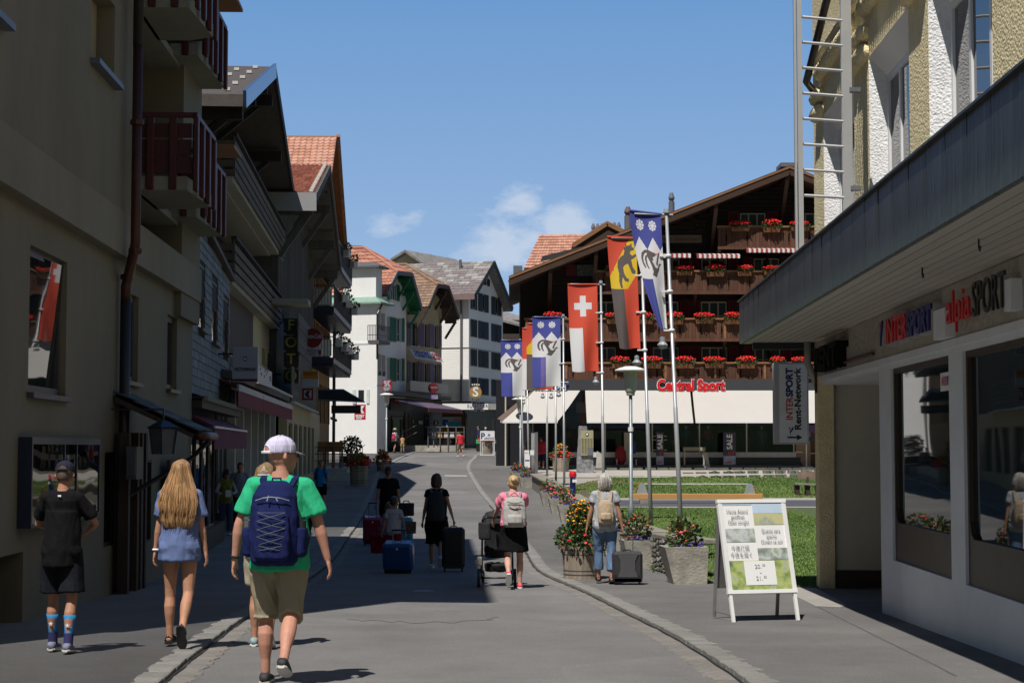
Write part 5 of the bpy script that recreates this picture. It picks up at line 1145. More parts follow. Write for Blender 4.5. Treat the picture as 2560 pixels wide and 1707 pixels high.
for i,(px,a,b,lab)in enumerate(((1686,0,1,'mannequin with yellow shorts left of the SALE pair window'),(1715,2,4,'teal topped mannequin behind the thin flagpole'),(1745,4,5,'dark dressed mannequin in the middle display'),(1770,3,0,'mannequin in pink shirt and dark trousers'),(1868,4,4,'dark mannequin with arms out right of the wide SALE board'),(1905,5,2,'grey topped mannequin beside the vertical sign'))):
 mannequin(Gf.at(px,1100,1)[0],1.0,M('clothes %d'%a,cl[a],.8),M('clothes %d'%b,cl[b],.8),lab,1.5)
def sale(px,w,lab,yy_=-1.2):
 x_=Gf.at(px,1165,yy_)[0];t=thing('sale_board',lab,'sign',Gf.w(x_,yy_,0)+Vector((0,0,zg)),0,'SALE boards before the shop window')
 z0_=.18;h=1.78
 MB().box(-w/2,w/2,0,.03,z0_,z0_+h).build('board',M('purple grey print',(.045,.04,.075),.5,.5,3),t);MB().box(-w/2+.01,w/2-.01,-.004,-.001,z0_+.01,z0_+.5).build('snow_print',M('snow print',(.34,.38,.5),.5,.4,4),t)
 MB().box(-w*.1,w*.4,-.005,-.001,z0_+.53,z0_+.72).build('skier_print',M('skier print',(.3,.04,.05),.5,.9,6),t);MB().box(-w*.35,w*.2,-.007,-.003,z0_+.12,z0_+.17).build('caption',m_redl,t)
 textmesh('lettering','SALE',.42 if w>.5 else .36,m_wh2,t,(.02,-.006,z0_+1.25),UPV,.003,bold=.01,squeeze=.82)
 MB().box(-w/2-.15,w/2+.15,-.15,.2,.06,.12).build('base',m_gg,t)
 for a in(-w/2-.1,w/2+.05):MB().box(a,a+.06,-.1,.1,0,.06).build('caster',m_black,t)
 if w<.5:
  for zz in(.8,1.35,1.55):MB().box(-w/2-.18,w/2+.18,.035,.06,z0_+zz,z0_+zz+.03).build('hook_bar',m_cw,t)
sale(1650,.42,'narrow dark SALE board on a rail stand between two flagpoles');sale(1824,.68,'wider SALE board with snowy print left of the vertical sign')
for i,(px,lab)in enumerate(((1566,'low wheeled display stand with red and blue rucksacks'),(1735,'low pale display table in front of the shop window'))):
 x_=Gf.at(px,1165,-.9)[0];t=thing('display_table',lab,'table',Gf.w(x_,-.9,0)+Vector((0,0,zg)))
 MB().box(-.6,.6,-.25,.25,.12,.2).build('shelf',m_gg,t)
 for a in(-.55,.5):MB().box(a,a+.05,-.2,.2,.2,.95 if i else .5).build('leg',m_cw,t)
 if i:MB().box(-.6,.6,-.28,.28,.95,1.15).build('tray',M('tan tray',(.3,.27,.2),.8),t)
 else:
  MB().box(-.12,.12,-.1,.1,.2,1.95).build('box_stack',M('cream carton',(.35,.33,.27),.8,.2,8),t);MB().lathe([(.2,.2),(.34,.4),(.33,.9),(.2,1.2)],10,(-.28,.1,0)).build('rucksack',M('dim red banner',(.25,.01,.02)),t);MB().lathe([(.2,.8),(.26,1.0),(.24,1.35),(.1,1.5)],10,(.3,.1,0)).build('rucksack',M('blue nylon',(.02,.04,.2),.6),t)
 for a in(-.5,.5):MB().lathe([(.05,-.03),(.05,.03)],10).build('caster',m_black,t,(a,0,.06),(0,math.pi/2,0))
t=thing('market_stall','small stall with purple cloth and white pole at right end of the shop','stall',Gf.w(Gf.at(2030,1160,-1)[0],-1,0)+Vector((0,0,zg)))
MB().box(-.6,1.5,-.2,1.0,1.95,2.35).build('cloth',M('purple stall cloth',(.10,.05,.15),.8),t);MB().tube([(-.3,0,0),(-.3,0,3.0)],.035,8).build('pole',m_wh2,t);MB().box(-.6,0,-.2,.2,0,.1).build('foot',m_wh2,t)
MB().prism([(-.7,-.4,2.5),(1.5,-.4,2.5),(1.5,.8,3.0),(-.7,.8,3.0)],(0,0,.04)).build('upper_cloth',M('pink stall cloth',(.5,.35,.4),.8),t)
hb=thing('rear_tiled_house','house with big clay tile roof and small dormer gable behind the flower chalet','building',P(1345,640,125))
q=lambda px,py,d=0:(P(px,py,125+d)-hb.location)
A_,B_,C_,D_=q(1350,588,4),q(1500,586,4),q(1560,668),q(1310,672)
MB().prism([A_,B_,C_,D_],(0,.1,-.15)).build('roof',m_clay[1],hb,recalc=True)
tl=MB();nr=12
for j in range(nr):
 a=D_.lerp(A_,j/nr);b=C_.lerp(B_,j/nr);c=D_.lerp(A_,(j+1.1)/nr);d=C_.lerp(B_,(j+1.1)/nr);k=28;up=Vector((0,-.04,.09))
 for i in range(k):tl.add([a.lerp(b,i/k)+up,a.lerp(b,(i+.94)/k)+up,c.lerp(d,(i+.94)/k)+up*.3,c.lerp(d,i/k)+up*.3,a.lerp(b,i/k),a.lerp(b,(i+.94)/k)],[(0,1,2,3),(4,5,1,0)],rs.randrange(4))
o=tl.build('roof_tiles',m_clay,hb);o['kind']='stuff'
MB().box(D_.x+.5,C_.x,.6,9,-8,D_.z).build('wall',m_wr,hb)
dz=MB();a,b,c=q(1432,614,-2),q(1518,559,-2),q(1600,600,-2)
MB().bar(a,b,.12,.3).build('verge_board',m_rail,hb);MB().bar(b,c,.12,.3).build('verge_board',m_rail,hb);
MB().prism([a+Vector((.3,.1,-.1)),b+Vector((0,.1,-.1)),c+Vector((-.3,.1,-.1))],(0,3,0)).build('dormer_wall',m_rtim,hb,recalc=True)
for s_,(u,v)in enumerate(((a,b),(b,c))):MB().prism([u+Vector((0,0,.1)),v+Vector((0,0,.1)),v+Vector((0,6,.1)),u+Vector((0,6,.1))],(0,0,.1)).build('dormer_roof',m_clay[2],hb)
v=q(1440,634,-3);MB().prism([q(1352,652,-3),q(1356,640,-3),q(1500,606,-3),q(1500,622,-3)],(0,.5,0)).build('dormer_fascia',M('dark dormer',(.035,.035,.037),.6),hb,recalc=True)
for i,px in enumerate((1483,1494,1505,1536,1547)):
 p=q(px,578 if i<3 else 575,-1);MB().tube([(p.x,p.y,p.z-.6),(p.x,p.y,p.z+.2)],.12,8).lathe([(.15,0),(.15,.1),(.07,.35)],8,(p.x,p.y,p.z+.2)).build('chimney',m_gg if i!=2 else M('bright steel',(.5,.5,.5),.25,metal=1),hb)
# ================================================================ near right building with copper canopy
def plaster(name,col,k,sc,dist):
 m=M(name,col,.9,.10,6,0,dirt=.1);nt=m.node_tree;N=nt.nodes;L=nt.links;b=N['Principled BSDF'];b.inputs['Specular IOR Level'].default_value=.12;tc=N.new('ShaderNodeTexCoord')
 v=N.new('ShaderNodeTexNoise');v.inputs['Scale'].default_value=sc;v.inputs['Detail'].default_value=3;v.inputs['Roughness'].default_value=.55;L.new(tc.outputs['Object'],v.inputs['Vector'])
 v2=N.new('ShaderNodeTexVoronoi');v2.feature='SMOOTH_F1';v2.inputs['Scale'].default_value=sc*.8;L.new(tc.outputs['Object'],v2.inputs['Vector'])
 ad=N.new('ShaderNodeMath');ad.operation='SUBTRACT';L.new(v.outputs['Fac'],ad.inputs[0]);L.new(v2.outputs['Distance'],ad.inputs[1])
 bp=N.new('ShaderNodeBump');bp.inputs['Strength'].default_value=k;bp.inputs['Distance'].default_value=dist;L.new(ad.outputs[0],bp.inputs['Height']);L.new(bp.outputs[0],b.inputs['Normal']);return m
m_rough=plaster('yellow roughcast',(.95,.80,.50),.7,44,.02);m_wrough=plaster('white roughcast',(.84,.84,.84),.8,48,.015);m_sig=plaster('sign band render',(.44,.40,.345),.7,18,.03)
m_store=M('grey white render',(.74,.76,.80),.8,.06,1.5,.1,60,dirt=.1);m_brn=M('brown window board',(.055,.035,.026),.55,.2,3)
XR=.03
Rf0=Frame(4.28+XR*(4.0-20.1),4.0,XR,1)
class RF(Frame):
 pass
Rt=27.0
far=Rf0.w(Rt-4.0-1.7,0,0)
Ri=Frame(far.x,far.y,-XR,-1)
bI=thing('corner_shop_building','yellow roughcast building with white window reveals, copper clad canopy and shop windows','building',Ri.o,Ri.rz)
def RX(px,c=0):return Ri.at(px,900,c)[0]
c0=Ri.at(1848,756,-1.06);c1=Ri.at(1850,859,-1.06);zct,zcb=c0[1],c1[1];xc0=c0[0];xcN=26
m_cop=M('patinated copper',(.050,.055,.058),.42,.35,2.5,.25,8,metal=.35,stretch=(1,1,.25),dirt=.35,rv=.10)
nt=m_cop.node_tree;N=nt.nodes;L=nt.links;b_=N['Principled BSDF'];src=b_.inputs['Base Color'].links[0].from_socket;tc=N.new('ShaderNodeTexCoord');sp=N.new('ShaderNodeSeparateXYZ');L.new(tc.outputs['Object'],sp.inputs[0])
nz=N.new('ShaderNodeTexNoise');nz.inputs['Scale'].default_value=5;nz.inputs['Detail'].default_value=6;L.new(tc.outputs['Object'],nz.inputs['Vector']);mr=N.new('ShaderNodeMapRange');mr.inputs[1].default_value=.22;mr.inputs[2].default_value=-.02;mr.inputs[3].default_value=0;mr.inputs[4].default_value=1;L.new(sp.outputs[2],mr.inputs[0])
ml=N.new('ShaderNodeMath');ml.operation='MULTIPLY';L.new(mr.outputs[0],ml.inputs[0]);L.new(nz.outputs['Fac'],ml.inputs[1]);mx=N.new('ShaderNodeMix');mx.data_type='RGBA';L.new(ml.outputs[0],mx.inputs[0]);L.new(src,mx.inputs[6]);mx.inputs[7].default_value=(.14,.20,.19,1);L.new(mx.outputs[2],b_.inputs['Base Color'])
x=xc0;k=0;H_=zct-zcb
pn=MB().box(0.004,.985,0,.05,0,H_).build('copper_panel',m_cop,bI);pn.location=(x,-1.06,zcb);pn.scale=(.62,1,1)
x+=.63
while x<xcN:
 inst(pn,'copper_panel',bI,(x,-1.06,zcb),(rnd.uniform(-.004,.004),0,rnd.uniform(-.006,.006)),(.62,1,1));x+=.63
MB().box(xc0,xc0+.04,-1.0,0,zcb,zct).build('copper_panel',m_cop,bI)
MB().box(xc0+.05,xcN,-1.0,.3,zct-.12,zct).build('canopy_deck',m_gg,bI);MB().box(xc0-.01,xcN,-1.09,-.98,zct,zct+.02).build('coping',m_cop,bI)
sf=M('soffit board',(.50,.47,.42),.7,.05,3,rv=.05,stretch=(.2,1,1));w_=1.0/9
sb0=MB().box(0,1,0,w_-.014,0,.03).build('soffit_board',sf,bI);sb0.location=(xc0+.05,-1.0,zcb);sb0.scale=(xcN-xc0,1,1)
for i in range(1,9):inst(sb0,'soffit_board',bI,(xc0+.05,-1.0+i*w_,zcb+.001*(i%2)),(0,0,0),(xcN-xc0,1,1))
MB().box(xc0+.04,xcN,-1.0,0,zcb+.045,zcb+.06).build('soffit_backing',m_dark,bI)
MB().bar((xc0+.3,-.9,zcb-.05),(xc0+.3,0,zcb-.05),.06,.1).build('gutter',m_black,bI)
for px,py in((2305,640),(2445,492)):a=Ri.at(px,py,-.6);MB().tube([(a[0],-.6,zcb),(a[0],-.6,zcb-.06),(a[0]+.03,-.6,zcb-.09),(a[0]+.05,-.6,zcb-.06)],.008,6).build('hook',m_black,bI)
zt=12.5;ups=[]
for far_px,near_px in((2065,2143),(2181,2283),(2333,2495)):ups.append((RX(far_px),RX(near_px)))
ups.append((ups[2][1]+1.05,ups[2][1]+3.5));zl=Ri.at(2181,132,0)[1]
hs=[(a,b,zct+.15,zl)for a,b in ups]
xcor=RX(2040)
MB().wall(xcor,26,zct-.3,zt,0,.02,hs).build('roughcast_face',m_rough,bI)
MB().box(xcor,26,.9,10,zct-.3,zt).build('inner_wall',m_store,bI);cw=MB()
for a,b in[(xcor,hs[0][0])]+[(hs[i][1],hs[i+1][0])for i in range(3)]+[(hs[3][1],26)]:cw.box(a+.004,b-.004,.021,.88,zct-.3,zt)
for h in hs:cw.box(h[0]-.003,h[1]+.003,.022,.88,zl+.003,zt)
cw.build('wall',m_rough,bI)
for i,(a,b)in enumerate(ups):
 s_=.10;r=MB();yf=.21
 for(p,q_)in(((a+.001,.003),(a+s_,yf)),((b-s_,yf),(b-.001,.003))):MB().add([(p[0],p[1],zct+.1),(q_[0],q_[1],zct+.1),(q_[0],q_[1],zl),(p[0],p[1],zl)],[(0,1,2,3)]).build('reveal',m_wrough,bI)
 MB().add([(a,.003,zl-.001),(b,.003,zl-.001),(b-s_,yf,zl-.25),(a+s_,yf,zl-.25)],[(0,3,2,1)]).build('reveal_head',m_wr,bI)
 o=window(bI,(a+s_,b-s_,zct+.1,zl-.25),.08,m_wh2,m_glass,nv=2,nh=0,depth=.12,fw=.07)
 MB().box(a+s_+.1,(a+b)/2-.06,yf+.06,yf+.07,zct+.2,zl-.4).build('curtain',M('net curtain',(.55,.52,.46),.9,.08,8),o)
 for(x0_,x1_,z_,r_)in((a-.15,b+.15,zl+.62,.1),):
  n=int((x1_-x0_)/.07);pts=[(x0_+(x1_-x0_)*j/n,-.02,z_)for j in range(n+1)];MB().tube(pts,[r_*(1+.18*(1 if j%2 else-1))for j in range(n+1)],10).build('rope_moulding',m_rough,bI,smooth=True)
 for(x0_,x1_)in((a-.55,a+.02),(b-.02,b+.55)):
  for z_ in(zl+.32,zl+.08):MB().tube([(x0_,.0,z_),(x0_+.08,-.03,z_),(x1_-.08,-.03,z_),(x1_,.0,z_)],[.05,.11,.11,.05],8).build('cap_moulding',m_rough,bI,smooth=True)
MB().tube([(xcor-.05,-.03,zl+.85),(26,-.03,zl+.85)],.07,8).build('string_moulding',m_rough,bI,smooth=True)
MB().prism([(xcor-.3,-.1,zt),(26,-.1,zt),(26,5,zt+3),(xcor-.3,5,zt+3)],(0,0,.2)).build('roof',m_brn,bI);MB().box(xcor-.35,xcor-.02,.1,4,9.3,9.6).build('end_eave',m_brn,bI)
dp=[Ri.at(2082,-60,-.2),Ri.at(2016,205,-.2),Ri.at(2036,236,-.05)];MB().tube([(dp[0][0],-.2,dp[0][1]),(dp[1][0],-.2,dp[1][1]),(dp[2][0],-.03,dp[2][1])],.055,8).build('downpipe',m_blackp,bI,smooth=True)
bb_=Ri.at(2480,300,.2);MB().box(ups[2][1]-.33,ups[2][1]-.2,.1,.3,zct+.1,zl).build('shutter_edge',M('sky blue panel',(.15,.30,.46),.4),bI)
xs0=Ri.at(2035,852,0)[0];zbb=Ri.at(2223,918,0)[1];xst=RX(2197)
MB().box(xs0,26,0,.4,zbb+.12,zcb-.0).build('sign_band',m_sig,bI);MB().box(xs0+.9,26,-.02,.1,zbb+.04,zbb+.115).build('band_trim',m_store,bI)
sw=[]
for a,b in((2226,2371),(2406,2700)):sw.append((RX(a),RX(b)if b<2600 else RX(a)+3.9))
z0s=Ri.at(2229,1398,0)[1]
for i in range(2):sw.append((sw[-1][1]+.5,sw[-1][1]+4.4))
sw[1]=(sw[1][0],sw[1][0]+3.9);sw[2]=(sw[1][1]+.45,sw[1][1]+4.3);sw[3]=(sw[2][1]+.45,sw[2][1]+4.3)
MB().wall(xst,26,-.6,zbb+.04,0,.35,[(a,b,z0s,zbb-.02)for a,b in sw]).build('storefront_wall',m_store,bI)
for a,b in sw:
 o=MB();z0_,z1_=z0s,zbb-.02;f=.06
 o.box(a,b,.03,.12,z0_,z0_+.42).box(a,a+f,.03,.12,z0_+.42,z1_).box(b-f,b,.03,.12,z0_+.42,z1_).box(a+f,b-f,.03,.12,z1_-f,z1_)
 for cx,s_ in((a+f,1),(b-f,-1)):o.prism([(cx,.03,z0_+.42),(cx+s_*.14,.03,z0_+.42),(cx+s_*.05,.03,z0_+.47),(cx,.03,z0_+.58)],(0,.09,0))
 w=o.build('shop_window',m_brn,bI);MB().box(a+.03,b-.03,.07,.08,z0_+.3,z1_).build('pane',glassm('dark shop glass',(.012,.02,.022),wobble=.004),w)
MB().box(xst+.01,26,.4,6,-.6,zbb).build('shop_core',m_black,bI)
lg_=sw[0][1]-.35;MB().box(lg_-.3,lg_+.22,.062,.068,zbb-.35,zbb-.17).build('window_sticker',m_wh2,bI)
textmesh('lettering','INTER',.13,m_redl,bI,(lg_-.13,.058,zbb-.26),UPR,.001,squeeze=.2);textmesh('lettering','SPORT',.13,m_blu,bI,(lg_+.09,.058,zbb-.26),UPR,.001,squeeze=.2)
pz=MB().prism([(xs0-.0,0,-.6),(xs0+.30,0,-.6),(xs0+.38,0,zbb+.12),(xs0,0,zbb+.12)],(0,.22,0)).build('pier',m_rough,bI,recalc=True)
MB().box(xs0+.02,xs0+.25,.22,2.2,-.6,zbb+.12).build('passage_wall',M('beige passage wall',(.62,.585,.50),.85,.06,1.5,dirt=.08),bI);MB().box(xs0+.251,xs0+.28,.225,1.6,-.6,.25).build('skirting',m_brn,bI)
MB().box(xs0+.2,xst,1.6,1.75,-.6,zbb+.1).build('passage_door',m_brn,bI);MB().box(xs0+.25,xst,.05,1.7,zbb+.0,zbb+.1).build('passage_ceiling',m_store,bI)
for px,py in((2150,1085),):p_=Ri.at(px,py,.6)
MB().box(xst-.5,xst-.3,.9,1.1,zbb-.45,zbb-.3).build('floodlight',m_wh2,bI)
MB().tube([(xs0+.35,-.03,zcb-.75),(xs0+.35,-.03,zbb+.2),(xst-.2,-.03,zbb+.2)],.02,6).build('conduit',M('red brown pipe',(.08,.02,.015)),bI)
MB().tube([(xs0+.15,-.12,zcb),(xs0+.15,-.12,zcb-.3),(xs0-.1,.1,zcb-.75),(xs0-.1,.3,zcb-1.2)],.05,8).build('downpipe',M('pale pipe',(.35,.34,.3)),bI,smooth=True)
def wallsign(name,label,parts,thick=.1):
 t=thing(name,label,'sign',Ri.o,Ri.rz)
 for s_,pa,pb,ya,yb,mm,bold,back in parts:
  a=Ri.at(pa,(ya+yb)/2,-thick);b=Ri.at(pb,(ya+yb)/2,-thick);zt_=Ri.at(pa,ya,-thick)[1];zb_=Ri.at(pa,yb,-thick)[1];h=zt_-zb_;w=b[0]-a[0]
  if back:textmesh('backing',s_,h/.72,M('sign backing grey',(.42,.41,.40),.6),t,((a[0]+b[0])/2,-thick/2+.01,(zt_+zb_)/2),UPR,thick/2,bold=.03,squeeze=w+.04)
  textmesh('lettering',s_,h/.72,mm,t,((a[0]+b[0])/2,-thick-.006,(zt_+zb_)/2),UPR,.01,bold=bold,squeeze=w)
 return t
t=wallsign('shop_sign','raised red and navy letters with pointed emblem on the sign band',[('INTER',2216,2268,803,864,m_redl,.006,True),('SPORT',2269,2330,786,845,m_blu,.014,True)])
def emblem(par,m1,m2,ox,oy,oz,s,y=-.12,rot=False):
 R_=(lambda x,z:(x,z))if not rot else(lambda x,z:(-z,x))
 pts=[(.0+.18*math.cos(a*.63),.78+.18*math.sin(a*.63))for a in range(10)]
 MB().prism([(ox+R_(p,q)[0]*s,y,oz+R_(p,q)[1]*s)for p,q in pts],(0,.02,0)).build('emblem_dot',m1,par,recalc=True)
 sw_=[(.1,-.35),(.05,.1),(-.02,.35),(.12,.5),(.3,.62),(.45,1.0),(.7,1.05),(.62,.6),(.45,.4),(.22,.1)]
 MB().prism([(ox+R_(p,q)[0]*s,y,oz+R_(p,q)[1]*s)for p,q in sw_],(0,.02,0)).build('emblem_swoosh',m2,par,recalc=True)
a=Ri.at(2199,850,-.12);emblem(t,m_redl,m_blu,a[0],0,a[1],.2)
MB().box(Ri.at(2333,800,-.1)[0],Ri.at(2362,800,-.1)[0],-.1,0,Ri.at(2335,850,-.1)[1],Ri.at(2335,778,-.1)[1]).build('junction_box',m_store,t)
t=wallsign('shop_sign','thin red and black letters nearest the camera on the sign band',[('alpia',2368,2428,735,818,m_redl,.0,False),('SPORT',2433,2515,710,800,M('letter black',(.02,.02,.02),.4),.0,False)])
MB().box(Ri.at(2512,700,-.08)[0],Ri.at(2530,700,-.08)[0],-.09,0,Ri.at(2512,780,-.08)[1],Ri.at(2512,702,-.08)[1]).build('junction_box',m_store,t)
t=thing('letter_sign','small glossy black letters on the far end of the sign band','sign',Ri.o,Ri.rz)
a=Ri.at(2037,905,-.15);b=Ri.at(2092,885,-.15);textmesh('lettering','RENT',.42,M('gloss black',(.006,.006,.006),.8,spec=.1),t,((a[0]+b[0])/2,-.08,(a[1]+b[1])/2),UPR,.09,bold=.02,squeeze=b[0]-a[0])
Yv=25.9;A_=P(1936,906,Yv);B_=P(2023,1110,Yv)
vs=thing('hanging_sign','tall white box sign with sideways red and navy lettering and a black arrow','sign',Vector((A_.x,Yv,B_.z)),0)
w_,h_=B_.x-A_.x,A_.z-B_.z
MB().box(0,w_,0,.22,0,h_).build('casing',M('sign casing',(.5,.5,.52),.4),vs,bevel=.008)
fx=w_*.13
MB().box(fx,w_-.025,-.008,-.001,.025,h_-.025).build('face',M('sign face',(.80,.80,.86),.3),vs)
sc=h_/204
textmesh('lettering','INTER',.14,m_redl,vs,(w_*.44,-.012,h_-sc*116),UPV,.002,bold=.002,squeeze=sc*56)
textmesh('lettering','SPORT',.14,m_blu,vs,(w_*.44,-.012,h_-sc*50),UPV,.002,bold=.006,squeeze=sc*72)
textmesh('lettering','Rent-Network',.135,m_black,vs,(w_*.68,-.012,h_-sc*92),UPV,.002,bold=.004,squeeze=sc*155)
emblem(vs,m_redl,m_blu,w_*.43,0,h_-sc*176,.085,-.012)
ar=[(w_*.36,.26),(w_*.60,.26),(w_*.60,.20),(w_*.78,.27),(w_*.60,.34),(w_*.60,.28)]
zA=h_-sc*187;MB().prism([(w_*.36,-.012,zA+.012),(w_*.64,-.012,zA+.012),(w_*.64,-.012,zA+.045),(w_*.8,-.012,zA),(w_*.64,-.012,zA-.045),(w_*.64,-.012,zA-.012),(w_*.36,-.012,zA-.012)],(0,.005,0)).build('arrow',m_black,vs,recalc=True)
for z in(.05,h_-.3):MB().box(w_,w_+.25,.08,.14,z,z+.06).build('bracket',m_gg,vs)
ld=thing('ladder','tall light grey steel ladder standing on the copper canopy','ladder',P(1999,640,19.7))
Lo=ld.location;z0_=-.1;zt_=4.6;wx=131*19.7/FPX
for x_,y_,ww in((.02,0,.055),(wx,.2,.12)):
 MB().box(x_-ww/2,x_+ww/2,y_-.03,y_+.03,z0_,zt_).build('stile',M('galvanised grey',(.42,.42,.41),.45,.06,4,metal=.2),ld)
MB().box(-.045,-.02,-.02,.03,z0_,zt_).build('safety_rail',M('galvanised grey',(.4,)*3),ld)
rg_=(1120-1382*.3827)
dz=65.1*19.7/FPX;zr=P(2000,488,19.7).z-Lo.z
k=0
while zr+k*dz<zt_:
 MB().tube([(0,0,zr+k*dz),(wx,.2,zr+k*dz-.003)],.018,8).build('rung',M('white rung',(.6,.6,.6),.35),ld);k+=1
for z in(P(2000,470,19.7).z-Lo.z,P(2000,222,19.7).z-Lo.z):MB().box(wx+.03,wx+.16,.16,.24,z,z+.05).build('bracket',m_gg,ld)
MB().box(-.07,.08,-.08,.08,z0_-.05,z0_+.12).build('foot_plate',m_wh2,ld)
BZ=[Cc.at(835,908,-1.2)[1],Cc.at(838,783,-1.2)[1]];BZ.append(BZ[1]+(BZ[1]-BZ[0])*1.02);xbe_=Cc.at(879,880,-1.2)[0]
# ================================================================ banners on poles
m_pole=M('galvanised pole',(.42,.43,.44),.35,.08,5,metal=.35);m_fw=M('banner white',(.70,.69,.70),.8,.03,1);m_fb=M('banner blue',(.055,.068,.31),.75,.06,2);m_fr=M('banner red',(.66,.075,.035),.75,.05,2)
m_fy=M('banner yellow',(.72,.48,.02),.75,.05,2);m_fk=M('banner grey brown',(.105,.085,.08),.75,.08,2);m_fp=M('banner faded violet',(.16,.12,.36),.8,.15,2)
def in_poly(p,poly):
 x,y=p;c=False;n=len(poly);j=n-1
 for i in range(n):
  xi,yi=poly[i];xj,yj=poly[j]
  if(yi>y)!=(yj>y)and x<(xj-xi)*(y-yi)/(yj-yi)+xi:c=not c
  j=i
 return c
def flake(cx,cy,r):
 def ar():
  out=[]
  for k in range(8):
   t=k*math.pi/4;d=(math.cos(t),math.sin(t));n=(-d[1],d[0]);w=.011*r/.1
   for L0,L1,off in((0,r,0),):out.append([(cx+n[0]*w,cy+n[1]*w),(cx+d[0]*L1+n[0]*w,cy+d[1]*L1+n[1]*w),(cx+d[0]*L1-n[0]*w,cy+d[1]*L1-n[1]*w),(cx-n[0]*w,cy-n[1]*w)])
   for s_ in(1,-1):
    a=(cx+d[0]*r*.55,cy+d[1]*r*.55);t2=t+s_*.7;e=(a[0]+math.cos(t2)*r*.38,a[1]+math.sin(t2)*r*.38);m=(-math.sin(t2)*w,math.cos(t2)*w)
    out.append([(a[0]+m[0],a[1]+m[1]),(e[0]+m[0],e[1]+m[1]),(e[0]-m[0],e[1]-m[1]),(a[0]-m[0],a[1]-m[1])])
  return out
 return ar()
IBEX=[[(.17,1.06),(.22,.93),(.34,.86),(.48,.86),(.54,.90),(.44,.92),(.32,.95),(.25,1.05),(.25,1.16),(.30,1.27),(.26,1.30),(.19,1.20)],[(.30,1.06),(.36,.98),(.42,.98),(.37,1.08),(.37,1.2),(.42,1.30),(.38,1.32),(.31,1.2)],
  [(.40,.90),(.52,.88),(.60,.91),(.72,.94),(.74,.98),(.66,1.02),(.60,1.04),(.62,1.10),(.56,1.12),(.66,1.28),(.74,1.30),(.80,1.20),(.86,1.16),(.92,1.20),(.84,1.24),(.80,1.34),(.72,1.44),(.66,1.52),(.50,1.46),(.56,1.38),(.52,1.24),(.46,1.12),(.40,1.02)],
  [(.70,1.20),(.76,1.04),(.82,.92),(.88,.90),(.86,.98),(.80,1.10),(.76,1.24)],[(.60,1.0),(.68,1.02),(.60,1.04)]]
RED_TONGUE=[[(.70,.965),(.80,.93),(.79,.97),(.72,.985)]]
BEAR=[[(.60,.10),(.66,.17),(.76,.16),(.84,.10),(.84,.20),(.92,.22),(.90,.28),(.80,.30),(.76,.36),(.84,.42),(.96,.36),(.99,.42),(.90,.48),(.80,.52),(.84,.70),(.94,.80),(.92,.88),(.80,.86),(.74,.74),(.68,.62),(.56,.66),(.50,.72),(.52,.86),(.60,.98),(.68,1.0),(.66,1.08),(.54,1.06),(.46,.96),(.42,1.1),(.44,1.22),(.36,1.22),(.32,1.06),(.34,.86),(.30,.70),(.32,.56),(.42,.46),(.54,.40),(.58,.30),(.54,.22),(.62,.20)]]
def paint(kind):
 fl=flake(.3,.28,.13)+flake(.7,.28,.13)
 def f(u,v):
  if kind=='ibex' or kind=='ibexv':
   zig=.62+.26*abs(((u*2+.0)%1)*2-1)if True else 0
   if v<1.55:
    if v<.56+.30*abs(((u*2.2)%1)*2-1):
     return 1 if not any(in_poly((u,v),p)for p in fl)else 0
    if any(in_poly((u,v),p)for p in RED_TONGUE):return 2
    return 4 if any(in_poly((u,v),p)for p in IBEX)else 0
   return(1 if kind=='ibex' else(5 if u>.3 else 1))if u<.47 else 0
  if kind=='cross':
   if v<1.35:
    return 0 if(abs(u-.5)<.30 and abs(v-.66)<.105)or(abs(u-.5)<.10 and abs(v-.66)<.33)else 2
   return 0 if u<.47 else 2
  if kind=='bear':
   if v<1.25:
    if any(in_poly((u,v),p)for p in BEAR):return 4
    return 3 if v>.95-u*1.25 and v<1.9-u*1.05 and not(u<.16 and v<.8)else 2
   return 4 if u<.47 else 2
 return f
